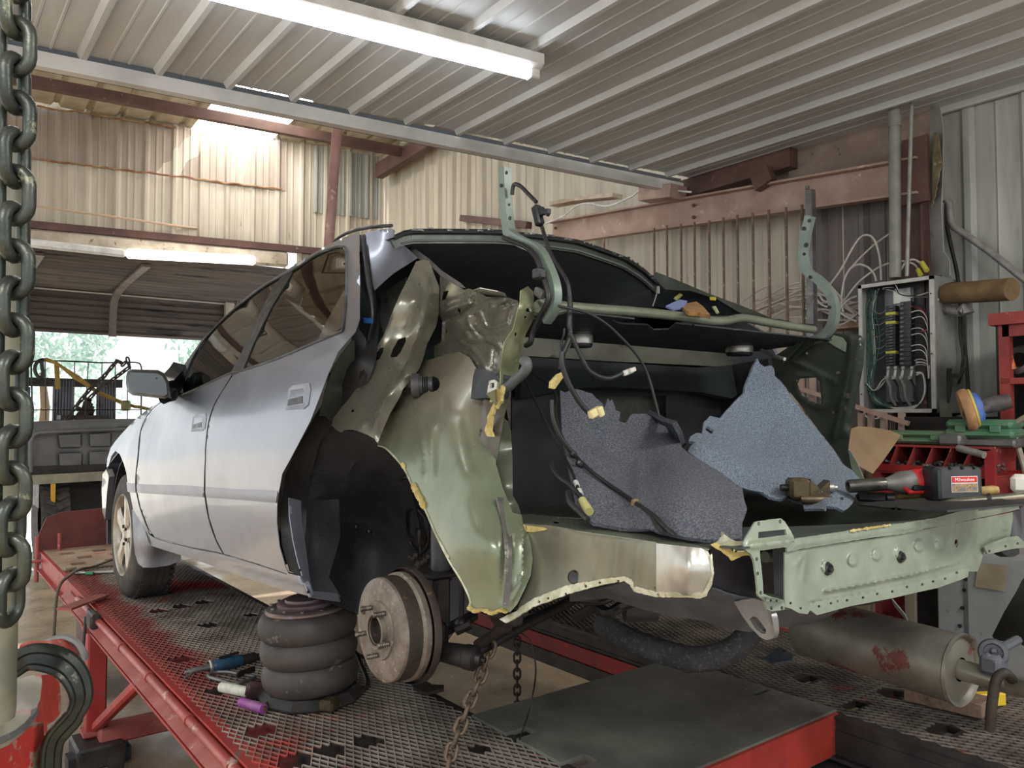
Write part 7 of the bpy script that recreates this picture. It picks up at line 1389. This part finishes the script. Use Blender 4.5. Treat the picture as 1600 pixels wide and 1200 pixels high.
for a, b in (((1165, 440), (1225, 530)), ((1125, 520), (1150, 575))):
    a, b = XI([a, b]); m = MB(); m.tube([at(*a, 'X', 4.05), at(*b, 'X', 4.03)], .013, 10); build(m, 'cable_gland', m_bry, CB)
rn = random.Random(5)
CC = thing('cable_bundle', 'tangle of pale cables low on the side wall left of the right trunk hinge', 'cable', at(1210, 500, 'X', 4.22))
for k in range(12):
    v = rn.uniform(455, 505); u0 = rn.uniform(1160, 1200); m = MB()
    m.tube([at(u, vv, 'X', 4.2 - .004 * k) for u, vv in cr([(u0, v + 14), (u0 + 40, v - 4 + rn.uniform(-8, 6)), (u0 + 80, v - 12 + rn.uniform(-8, 8)), (1290, v - 5 + rn.uniform(-14, 14)), (1345, rn.uniform(470, 515))], 5)], .006, 6); build(m, 'cable', M('dusty_cable', S(190, 178, 166), S(206, 198, 186), s=8, rough=.6), CC)
ld = at(1330, 508, 'X', 4.12); m = MB(); m.box(ld + Vector((.06, .03, 0)), (.14, .22, .03)); tag(build(m, 'wall_ledge', M('rusty_ledge', S(150, 118, 100), S(180, 160, 140), s=9, rough=.8)), 'dusty rusty ledge on the wall left of the electrical panel', 'ledge')
# conduits
def pipe(name, pts, r, label, mat=None, X=4.05, cat='pipe', coup=()):
    P = [at(u, v, 'X', X) for u, v in pts]; t = thing(name, label, cat, P[-1]); m = MB(); m.tube(P, r, 16); build(m, 'tube', mat or m_galvp, t, 60)
    for u, v, k in coup: q = at(u, v, 'X', X); m = MB(); m.lathe([(r, -.03), (r * 1.12, -.028), (r * 1.12, .028), (r, .03)], q, (0, 0, 1), 18); build(m, 'coupling', mat or m_galvp, t)
    return t
pc_ = M('grey_conduit_paint', S(136, 136, 128), S(118, 118, 112), s=9, rough=.5)
pipe('conduit_pipe', [(1397.5, 138), (1399, 434)], .029, 'thick grey conduit pipe running from the ceiling down into the electrical panel', pc_, 4.0, coup=((1398, 190, 0),))
pipe('conduit_pipe', [(1425, 146), (1417, 432)], .010, 'thin galvanised conduit beside the thick grey pipe above the electrical panel', m_galvp, 4.0, coup=((1424, 150, 0),))
pipe('handrail_pipe', [(1478, 312), (1483, 318), (1485, 345), (1490, 354), (1545, 392), (1605, 440)], .018, 'bent galvanised pipe running diagonally down the grey wall at right', m_galvp, 4.2, coup=())
o = patch('metal_flashing', crop(1000, 100, 2.667, [(1212, 175), (1250, 178), (1262, 260), (1262, 420), (1255, 600), (1265, 780), (1290, 820), (1290, 880), (1215, 880), (1205, 600), (1208, 300)]), [(1455, 170, 'X', 4.15), (1475, 180, 'X', 4.10), (1458, 425, 'X', 4.12), (1478, 425, 'X', 4.05)], m_pan, None, .004, 8, 6, wob=.02, ws=.12)
tag(o, 'tall bent grey metal flashing strip rising above the electrical panel', 'flashing')
o = patch('torn_sheet', crop(1000, 100, 2.667, [(1225, 290), (1238, 285), (1250, 340), (1258, 420), (1245, 470), (1228, 560), (1216, 600), (1218, 420)]), [(1460, 210, 'X', 4.08), (1470, 260, 'X', 4.05), (1460, 310, 'X', 4.08)], M('rusty_torn_paint', S(140, 130, 104), S(104, 84, 60), S(184, 180, 160), s=9, s3=16, t3=.58, rough=.7), None, .003, 6, 4, wob=.015, ws=.05, jag=1.5)
tag(o, 'rust streaked torn sheet edge at the top of the grey flashing strip', 'sheet')
m = MB(); a = at(1480, 459, 'X', 4.05); b = at(1581, 452, 'X', 3.95); m.tube([a, b], .052, 20); tag(build(m, 'cardboard_tube', M('brown_tube', S(122, 100, 66), S(100, 80, 54), S(84, 70, 52), s=8, s3=20, t3=.62, rough=.7)), 'thick brown tube lying horizontally right of the electrical panel', 'tube')
m = MB(); m.tube([at(1475, 483, 'X', 4.08), at(1502, 487, 'X', 4.05)], .024, 14); m.tube([at(1502, 487, 'X', 4.05), at(1508, 478, 'X', 4.05), at(1512, 490, 'X', 4.05)], .03, 10); tag(build(m, 'pipe_stub', m_galvp), 'short grey pipe stub below the brown tube', 'pipe')
m = MB(); m.beam(at(1474, 447, 'X', 4.12), at(1492, 444, 'X', 4.1), .02, .02); tag(build(m, 'angle_bracket', m_gun), 'small dark bracket holding the brown tube beside the panel', 'bracket')
for k, (pp, lb) in enumerate((([(1478, 318), (1478, 350), (1484, 380), (1495, 430), (1503, 500), (1510, 560), (1514, 620)], 'dark cable running down the wall from the bent pipe right of the panel'), ([(1480, 352), (1488, 390), (1498, 440), (1500, 520), (1505, 560), (1498, 600)], 'second dark cable beside the one right of the electrical panel'))):
    m = MB(); m.tube([at(u, v, 'X', 4.2 - .02 * k) for u, v in cr(pp, 5)], .007, 6); tag(build(m, 'cable', m_gun), lb, 'cable')
# things under the panel
o = patch('hanging_cloth', Q4([(1070, 580), (1105, 565), (1120, 600), (1150, 660), (1160, 740), (1140, 750), (1120, 700), (1105, 770), (1080, 770), (1075, 680)]), [(1470, 625, 'X', 3.9), (1485, 660, 'X', 3.85), (1478, 640, 'X', 3.88)], M('dusty_green_cloth', S(96, 98, 84), S(76, 78, 68), s=12, rough=1, rv=0), None, .006, 6, 4, wob=.02, ws=.05)
tag(o, 'dusty olive cloth strip hanging under the right corner of the electrical panel', 'cloth')
o = patch('torn_cardboard', Q4([(1115, 380), (1150, 385), (1140, 410), (1190, 420), (1215, 380), (1228, 360), (1225, 300), (1240, 320), (1238, 380), (1195, 450), (1160, 440), (1130, 600), (1115, 590)]), [(1480, 580, 'X', 4.05), (1505, 565, 'X', 4.0), (1490, 600, 'X', 4.05)], M('dark_tape', S(60, 58, 54), S(84, 82, 76), s=10, rough=.8), None, .004, 6, 4)
tag(o, 'torn dark strip on the wall right of the electrical panel', 'strip')

# ================================================================== shelf, parts bins, cases at right
m_shred = M('dusty_red_cabinet', S(146, 56, 54), S(124, 46, 44), S(168, 110, 100), s=6, s3=12, t3=.62, rough=.5)
m_shred2 = M('bright_red_drawer', S(146, 40, 42), S(128, 36, 38), S(140, 92, 86), s=6, s3=14, t3=.66, rough=.4)
XS = 3.62
a = at(1553, 497, 'X', XS); t = thing('tool_cabinet', 'dusty red steel shelf cabinet standing at the right edge', 'cabinet', (XS, a.y - .2, 0))
Y1 = a.y; Y0_ = Y1 - .75; ZT = 2.03
m = MB(); m.box((XS + .22, (Y1 + Y0_) / 2, ZT - .02), (.48, Y1 - Y0_ + .03, .05)); build(m, 'top', m_shred, t)
for y in (Y1 - .03, Y0_ + .03): m = MB(); m.box((XS + .02, y, ZT / 2 + .3), (.04, .05, ZT - .62)); build(m, 'post', m_shred, t)
m = MB(); m.box((XS + .01, (Y1 + Y0_) / 2, ZT - .07), (.02, Y1 - Y0_ - .06, .05)); build(m, 'rail', m_shred, t)
m = MB(); m.box((XS + .22, Y1 - .01, 1.35), (.44, .01, 1.3)); m.box((XS + .44, (Y0_ + Y1) / 2, 1.0), (.01, Y1 - Y0_, 2.0)); build(m, 'side_panel', m_gun, t)
for z in (1.75, 1.52): m = MB(); m.box((XS + .2, (Y1 + Y0_) / 2, z), (.4, Y1 - Y0_ - .04, .025)); build(m, 'shelf', m_shred, t)
m = MB(); m.box((XS + .2, (Y1 + Y0_) / 2 - .02, .70), (.44, Y1 - Y0_, 1.36), None, .01); build(m, 'drawer_unit', m_shred2, t)
m = MB(); m.box((XS - .03, (Y1 + Y0_) / 2 - .05, 1.29), (.02, Y1 - Y0_ - .12, .15), None, .005); dr = build(m, 'drawer', m_shred2, t)
m = MB(); a2 = at(1580, 757, 'X', XS - .05); m.beam(a2, a2 + Vector((0, -.25, 0)), .02, .03, bev=.004); build(m, 'drawer_pull', m_galv, dr)
m = MB(); m.tube([at(1571, 545, 'X', 3.66), at(1581, 578, 'X', 3.66)], .018, 12); tag(build(m, 'orange_tube', M('orange_plastic', S(196, 104, 44), S(150, 84, 50), s=20, rough=.5)), 'orange plastic tube leaning on the upper shelf of the red cabinet', 'tube')
m = MB(); q = at(1592, 562, 'X', 3.72); m.lathe([(.05, -.02), (.065, 0), (.05, .02), (.035, 0)], q, (-1, .2, .3), 24, closed=True); m.lathe([(.03, -.03), (.045, -.01), (.03, .01)], q, (-1, -.4, .1), 20, closed=True); tag(build(m, 'wire_coil', m_galv), 'coil of grey wire on the upper shelf of the red cabinet', 'coil')
m = MB(); m.box(at(1592, 735, 'X', 3.74), (.1, .12, .06), None, .01); tag(build(m, 'tool_box', m_galv), 'small grey box on the lower shelf of the red cabinet', 'box')
for k, (pp, lb) in enumerate((([(1541, 723), (1548, 705), (1565, 680), (1585, 662), (1605, 650)], 'pale curved hose bending up in front of the red cabinet post'), ([(1580, 672), (1588, 690), (1598, 722), (1604, 745)], 'pale thin bar leaning at the right edge of the red cabinet'))):
    m = MB(); m.tube([at(u, v, 'X', 3.5) for u, v in cr(pp, 5)], .011, 8); tag(build(m, 'bent_bar', M('dusty_bar', S(150, 142, 128), S(124, 116, 104), s=12, rough=.6)), lb, 'bar')
# bins
BX = 3.35; ya = at(1372, 700, 'X', BX).y; yb = at(1545, 715, 'X', BX).y; zt_ = at(1395, 696, 'X', BX).z
t = thing('parts_bin_rack', 'red steel bin rack with slanted dividers full of small parts', 'bin rack', (BX + .15, (ya + yb) / 2, 0))
m = MB()
W_ = ya - yb
for z in (zt_, zt_ - .115, zt_ - .23, zt_ - .345, zt_ - .46, zt_ - .575): m = MB(); m.box((BX + .16, (ya + yb) / 2, z), (.32, W_, .008)); build(m, 'shelf', m_shred, t)
for z in (zt_ - .095, zt_ - .21, zt_ - .325, zt_ - .44, zt_ - .555): m = MB(); m.box((BX, (ya + yb) / 2, z), (.012, W_, .03)); build(m, 'front_lip', m_shred2, t)
m = MB(); m.box((BX + .33, (ya + yb) / 2, zt_ / 2), (.01, W_, zt_)); build(m, 'back_sheet', m_gun, t)
nb_ = 6
for r_ in range(5):
    for k in range(nb_ + 1):
        y = ya - W_ * k / nb_; z = zt_ - .115 * r_
        m = MB(); m.prism([(BX, y + .035, z - .112), (BX + .3, y + .035, z - .112), (BX + .3, y + .0, z - .004), (BX, y - .01, z - .004)], (0, .004, 0)); build(m, 'divider', m_shred, t)
m = MB(); m.box((BX - .012, yb - .01, zt_ / 2), (.02, .035, zt_ - .02)); build(m, 'upright', m_shred2, t)
m = MB(); m.box((BX + .1, ya + .01, zt_ / 2), (.2, .03, zt_)); build(m, 'upright', m_shred, t)
rn = random.Random(9); m = MB()
for k in range(240):
    r_ = rn.choice((0, 0, 0, 3, 4)); y = rn.uniform(yb + .02, ya - .02); z = zt_ - .115 * r_ - .105 + rn.uniform(0, .03); p = Vector((BX + rn.uniform(.02, .2), y, z)); d = Vector((rn.uniform(-1, 1), rn.uniform(-1, 1), rn.uniform(-.4, .5))).normalized() * rn.uniform(.015, .04)
    m.tube([p - d, p + Vector((0, 0, .01)), p + d], rn.uniform(.003, .007), 5)
tag(build(m, 'loose_hardware', m_galv), 'loose small metal parts heaped in the red bins', 'hardware', kind='stuff')
# cases
def case(c, sx, sy, sz, yaw, mat, label, nm='tool_case'):
    t = thing(nm, label, 'case', c - Vector((0, 0, sz / 2))); R3 = Matrix.Rotation(yaw, 3, 'Z'); m = MB(); m.box(c - Vector((0, 0, sz * .25)), (sx, sy, sz * .5), R3, .012); build(m, 'base', mat, t)
    m = MB(); m.box(c + Vector((0, 0, sz * .25)), (sx * .97, sy * .97, sz * .5), R3, .014); build(m, 'lid', mat, t)
    for k in (-.25, .25): m = MB(); m.box(c + R3 @ Vector((-sx / 2, sy * k, 0)), (.012, .04, sz * .4), R3, .003); build(m, 'latch', mat, t)
    return t
m_casg = M('dusty_green_case', S(92, 122, 92), S(110, 128, 100), S(140, 134, 112), s=6, s3=8, t3=.6, rough=.55); m_casg2 = M('green_case', S(66, 112, 82), S(92, 122, 98), S(146, 140, 118), s=6, s3=8, t3=.6, rough=.5)
c = at(1432, 683, 'X', 3.42); case(Vector((3.50, c.y, zt_ + .035)), .22, .30, .055, .12, m_casg, 'dusty flat green case on top of the red bins left of the grey case')
c = at(1523, 680, 'X', 3.40); case(Vector((3.50, c.y, zt_ + .075)), .20, .25, .075, .1, m_casg2, 'brighter green case under the polisher on top of the red bins')
m = MB(); c = at(1484, 691, 'X', 3.36); m.box(Vector((3.42, c.y, zt_ + .03)), (.14, .09, .05), None, .01); tag(build(m, 'grey_case', m_galv), 'small grey case between the two green cases', 'case')
m = MB(); m.box((3.50, at(1523, 680, 'X', 3.4).y - .01, zt_ + .02), (.18, .26, .034), None, .008); tag(build(m, 'grey_tray', m_galv), 'grey tray under the brighter green case', 'tray')
m = MB(); m.tube([at(1497, 700, 'X', 3.33), at(1538, 711, 'X', 3.30)], .014, 10); tag(build(m, 'steel_tube', m_galvp), 'grey rod lying on the top edge of the red bins', 'rod')
# polisher
c = at(1511, 641, 'X', 3.42); t = thing('polisher', 'blue and grey rotary polisher with an orange foam pad lying on the green case', 'power tool', c - Vector((0, 0, .08)))
ax_ = Vector((.45, -.85, .25)).normalized()
m = MB(); m.lathe([(0, -.02), (.08, -.018), (.088, -.005), (.088, .012), (.08, .02), (0, .02)], c, ax_, 36); build(m, 'foam_pad', M('ochre_foam', S(176, 134, 92), S(150, 112, 78), s=20, rough=.9), t, 50)
m = MB(); m.lathe([(0, .02), (.082, .02), (.082, .028), (0, .03)], c, ax_, 36); build(m, 'yellow_ring', M('yellow_ring', S(200, 180, 70), rough=.6), t)
m = MB(); m.lathe([(0, .03), (.070, .03), (.058, .05), (.03, .06), (0, .06)], c, ax_, 36); build(m, 'backing_disc', M('blue_backing', S(60, 96, 170), S(90, 120, 180), s=20, rough=.5), t)
m = MB(); m.tube([c + ax_ * .05, c + ax_ * .11, c + ax_ * .15 + Vector((0, -.01, .0))], [.03, .034, .028], 14); m.tube([c + ax_ * .09 + Vector((0, .0, 0)), c + ax_ * .09 + Vector((-.08, .04, -.035)), c + ax_ * .09 + Vector((-.10, .06, -.045))], [.02, .022, .02], 12); build(m, 'body', M('brown_grey_plastic', S(88, 80, 78), S(70, 66, 66), s=20, rough=.6), t)
o = patch('cardboard_sheet', Q4([(520, 760), (560, 745), (640, 748), (760, 770), (830, 798), (790, 860), (720, 960), (655, 1040), (560, 990), (500, 905), (510, 830)]), [(1335, 670, 'X', 3.0), (1405, 680, 'X', 3.15), (1362, 740, 'X', 2.9)], M('dusty_cardboard', S(140, 118, 88), S(128, 106, 78), s=8, rough=.9), None, .004, 9, 6)
tag(o, 'tan cardboard sheet leaning behind the far rear corner of the car', 'cardboard')
m = MB(); 
for k, (u, v, w2, h2) in enumerate(()): pass
fr = thing('steel_rack_frame', 'pink dusty steel frame visible through the triangular hole in the far quarter panel', 'frame', at(1270, 600, 'X', 3.9))
m = MB(); m.beam(at(1240, 604, 'X', 3.7), at(1430, 659, 'X', 3.7) if False else at(1420, 662, 'X', 3.7), .02, .02); build(m, 'cross_bar', m_pinkst, fr)
for u in (1253, 1270, 1345, 1360, 1380, 1408): m = MB(); q = at(u, 600, 'X', 3.75); m.beam((q.x, q.y, 1.9 if u < 1300 else 1.62), (q.x, q.y, .9), .025, .025, up=(1, 0, 0)); build(m, 'upright', m_pinkst, fr)
m = MB(); m.box((4.0, 1.72, 1.3), (.5, .3, .6)); tag(build(m, 'dark_crate', m_gun), 'dark crate on the wall side below the electrical panel', 'crate')
# grey cabinet and dark sack, lower right
gx = 3.02; a = at(1464, 930, 'X', gx); b = at(1600, 930, 'X', gx)
t = thing('grey_cabinet', 'light grey steel cabinet with a yellowed paper sheet beyond the right runway', 'cabinet', (gx + .2, (a.y + b.y) / 2 - .1, 0))
m = MB(); m.box((gx + .2, (a.y + b.y) / 2 - .25, .56), (.4, a.y - b.y + .5, 1.12), None, .006); build(m, 'body', M('light_grey_enamel', S(150, 152, 150), S(136, 138, 136), S(112, 110, 104), s=5, s3=14, t3=.66, rough=.45), t)
sy = at(1510, 930, 'X', gx).y; m = MB(); m.box((gx - .001, sy, .56), (.006, .012, 1.1)); build(m, 'seam', m_galv, t)
for u, v in ((1509, 905), (1507, 922), (1504, 950), (1500, 978)): m = MB(); q = at(u, v, 'X', gx - .004); m.lathe([(0, .003), (.007, .003), (.007, 0)], q, (-1, 0, 0), 10); build(m, 'rivet', m_black, t)
a = [at(u, v, 'X', gx - .004) for u, v in D3([(1372, 575), (1516, 590), (1505, 718), (1355, 692)])]; m = MB(); m.prism(a, (-.001, 0, 0)); build(m, 'paper_sheet', M('yellowed_paper', S(160, 148, 124), S(146, 134, 112), s=9, rough=.8), t)
m = MB(); m.beam(at(1395, 940, 'd', 3.0), at(1418, 968, 'd', 2.9), .05, .004, up=(0, 1, 0)); tag(build(m, 'pale_strip', M('pale_metal', S(160, 160, 156), rough=.5)), 'pale metal strip leaning between the muffler and the red bins', 'strip')
o = patch('dark_sack', D3([(1640, 600), (1590, 660), (1560, 720), (1500, 820), (1440, 940), (1455, 962), (1560, 970), (1640, 1010)]), [(1600, 890, 'd', 2.2), (1550, 1000, 'd', 2.3), (1600, 1010, 'd', 2.1), (1580, 940, 'd', 2.15)], M('dark_sack_cloth', S(56, 58, 54), S(42, 44, 42), s=6, rough=.7), None, .05, 7, 5, wob=.02, ws=.08)
tag(o, 'dark grey folded sack at the right edge above the exhaust pipe', 'sack')

# ================================================================== truck outside the door
t = thing('flatbed_truck', 'dark grey tailgate and bed of a truck parked beyond the open door', 'truck', (1.9, 9.9, 0))
m_tail = M('dark_grey_truck_paint', S(98, 98, 98), S(86, 86, 86), S(112, 108, 100), s=4, s3=18, t3=.66, rough=.45)
tp = depth_field([(35, 657, 'Y', 9.8), (240, 655, 'Y', 9.8), (60, 745, 'Y', 9.8)])
Z69 = lambda p: crop(0, 690, 6.667, p); Z61 = lambda p: crop(0, 520, 6.154, p)
patch('tailgate', [(30, 663), (38, 659), (150, 655), (262, 654), (262, 740), (40, 749)], None, m_tail, t, .05, 4, 4, fld=tp,
      relief=[('step', Z69([(345, -100), (1400, -120), (1400, 270), (345, 300)]) , 3, .0), ('line', Z61([(300, 1200), (310, 1000), (350, 970), (1250, 900)]), 3, .03)] + [('step', Z61([(565, 985), (775, 975), (775, 1095), (580, 1100)]), 2, -.03), ('step', Z61([(865, 975), (1060, 965), (1060, 1085), (870, 1090)]), 2, -.03), ('step', Z69([(615, 125), (850, 120), (845, 265), (625, 268)]), 2, -.03), ('step', Z69([(935, 110), (1130, 105), (1130, 245), (935, 255)]), 2, -.03)])
for q_ in ([(565, 985), (775, 975), (775, 1095), (580, 1100)], [(865, 975), (1060, 965), (1060, 1085), (870, 1090)]): patch('pressed_panel', Z61(q_), None, m_tail, t, .03, 9, 4, fld=tp, lift=.035)
for q_ in ([(615, 125), (850, 120), (845, 265), (625, 268)], [(935, 110), (1130, 105), (1130, 245), (935, 255)]): patch('pressed_panel', Z69(q_), None, m_tail, t, .03, 9, 4, fld=tp, lift=.035)
m = MB(); m.tube([on(tp, u, v, .04) for u, v in [(48, 738), (48, 690), (52, 680), (60, 676), (120, 673), (230, 669)]], .022, 8); build(m, 'pressed_ridge', m_tail, t)
m = MB(); m.box((1.75, 10.6, 1.0), (1.9, 1.7, .12)); build(m, 'bed', m_gun, t)
m = MB(); a = at(45, 750, 'Y', 9.75); b = at(262, 738, 'Y', 9.75); m.beam(a, b, .06, .10); build(m, 'bumper_rail', M('tan_rail', S(140, 136, 118), S(120, 116, 102), s=6, rough=.6), t)
for x in (1.2, 2.3): m = MB(); m.box((x, 10.8, .75), (.12, 1.8, .3)); build(m, 'chassis_rail', m_gun, t)
m = MB(); m.lathe([(.2, -.1), (.42, -.14), (.45, -.10), (.45, .10), (.42, .14), (.2, .1)], (1.28, 10.1, .45), (1, 0, 0), 40)
for k in range(28):
    an = 2 * math.pi * k / 28
    for sg in (-1, 1): m.box(Vector((1.28 + sg * .07, 10.1 + math.cos(an + sg * .06) * .455, .45 + math.sin(an + sg * .06) * .455)), (.13, .04, .035), Matrix.Rotation(an - math.pi / 2, 3, 'X') @ Matrix.Rotation(sg * .5, 3, 'Z'))
build(m, 'rear_tyre', m_tyre, t)
m = MB(); m.box((2.2, 10.4, .45), (1.5, .04, .9)); build(m, 'mud_curtain', m_black, t)
m = MB(); m.box((1.25, 9.72, .62), (.04, .05, .5)); build(m, 'stop_arm', M('yellow_arm', S(196, 150, 40), rough=.5), t)
# wire rack above the bed
YR = 10.2
t = thing('wire_rack', 'thin black wire rack standing behind the dark grey tailgate', 'rack', at(130, 655, 'Y', YR))
def wr(pts, r=.006, nm='wire'): m = MB(); m.tube([at(u, v, 'Y', YR) for u, v in pts], r, 5); build(m, nm, m_gun, t)
wr(cr(Z61([(310, 840), (305, 500), (300, 340), (310, 290), (350, 272), (500, 270), (700, 275), (850, 282), (1000, 288), (1200, 285), (1320, 288), (1355, 320), (1360, 420), (1355, 840)]), 4), .009, 'rack_frame')
for u0, v0, u1 in ((435, 275, 440), (718, 275, 705), (850, 285, 815), (980, 290, 975), (1110, 290, 1105), (1225, 500, 1225)): wr(Z61([(u0, v0), (u1, 840)]))
wr(Z61([(300, 742), (1000, 738), (1360, 740)]))
# yellow strap with hook, chain, dark sheets
o = patch('ratchet_strap', Z61([(400, 250), (450, 245), (540, 280), (620, 335), (760, 420), (850, 490), (940, 560), (1170, 660), (1290, 700), (1285, 720), (1160, 685), (930, 590), (820, 510), (700, 440), (600, 350), (520, 300), (430, 275)]), [(70, 562, 'Y', 10.1), (150, 610, 'Y', 10.1), (200, 635, 'Y', 10.05)], M('yellow_webbing', S(150, 124, 56), S(124, 102, 50), s=12, rough=.9), None, .01, 5, 4)
tag(o, 'yellow ratchet strap slung diagonally over the wire rack', 'strap'); ST = o
o2 = patch('strap_tail', Z61([(520, 300), (570, 310), (580, 540), (535, 545)]), [(88, 572, 'Y', 10.12), (90, 605, 'Y', 10.12), (92, 590, 'Y', 10.12)], MATS['yellow_webbing'], None, .01, 5, 4); reparent(o2, ST)
m = MB(); m.tube([at(u, v, 'Y', 10.08) for u, v in cr(Z61([(420, 255), (360, 280), (335, 340), (350, 400), (390, 435), (415, 400), (405, 330), (400, 270)]), 5)], .02, 6)
o2 = build(m, 'strap_loop', m_gun); reparent(o2, ST)
m = MB(); q = Z61([(1210, 700)])[0]; m.box(at(q[0], q[1], 'Y', 10.0), (.10, .06, .12), None, .02); m.tube([at(u, v, 'Y', 10.0) for u, v in Z61([(1290, 710), (1350, 715), (1440, 738)])], .02, 6); o2 = build(m, 'ratchet_buckle', M('olive_brass', S(130, 120, 50), S(90, 90, 70), s=20, rough=.5)); reparent(o2, ST)
chain('chain', [at(u, v, 'Y', 10.05) for u, v in Z61([(640, 830), (800, 620), (900, 500), (1000, 420), (1090, 310), (1130, 270), (1190, 300), (1230, 265), (1245, 330), (1100, 440), (960, 530), (850, 640)])], .06, .055, .011, m_irond, 'rusty chain looped over the wire rack behind the tailgate', n=5, seg=5)
for k, (p0, p1, lb) in enumerate((((240, 520), (285, 850), 'narrow dark louvred board at the left behind the wire rack'), ((510, 455), (700, 840), 'dark ribbed plastic sheet left of centre behind the wire rack'), ((930, 460), (1110, 840), 'dark ribbed plastic sheet behind the looped chain'))):
    m = MB(); a, b = Z61([p0, p1]); A_ = at(a[0], a[1], 'Y', 10.6); B_ = at(b[0], b[1], 'Y', 10.6); n = 7
    for i in range(n): x = A_.x + (B_.x - A_.x) * (i + .5) / n; m.tube([(x, 10.6, A_.z), (x, 10.6, 1.05)], abs(B_.x - A_.x) / n * .56, 8)
    tag(build(m, 'plastic_curtain', M('smoky_plastic', S(50, 50, 60), S(70, 70, 76), s=6, rough=.3)), lb, 'plastic sheet')
m = MB(); m.box(at(112, 598, 'Y', 10.6), (1.1, .03, .10)); tag(build(m, 'dark_board', m_gun), 'dark horizontal board across the top of the plastic sheets', 'board')
m = MB(); rn = random.Random(6)
for k in range(16): q = Z61([(rn.uniform(720, 900), rn.uniform(640, 830))])[0]; m.box(at(q[0], q[1], 'Y', 10.35), (rn.uniform(.03, .09), .06, rn.uniform(.04, .12)), Matrix.Rotation(rn.uniform(0, 1), 3, 'Y'), .008)
m.box(at(130, 652, 'Y', 10.35), (.5, .3, .05)); tag(build(m, 'scrap_parts', m_irond), 'small heap of rusty parts on the truck bed behind the tailgate', 'scrap')
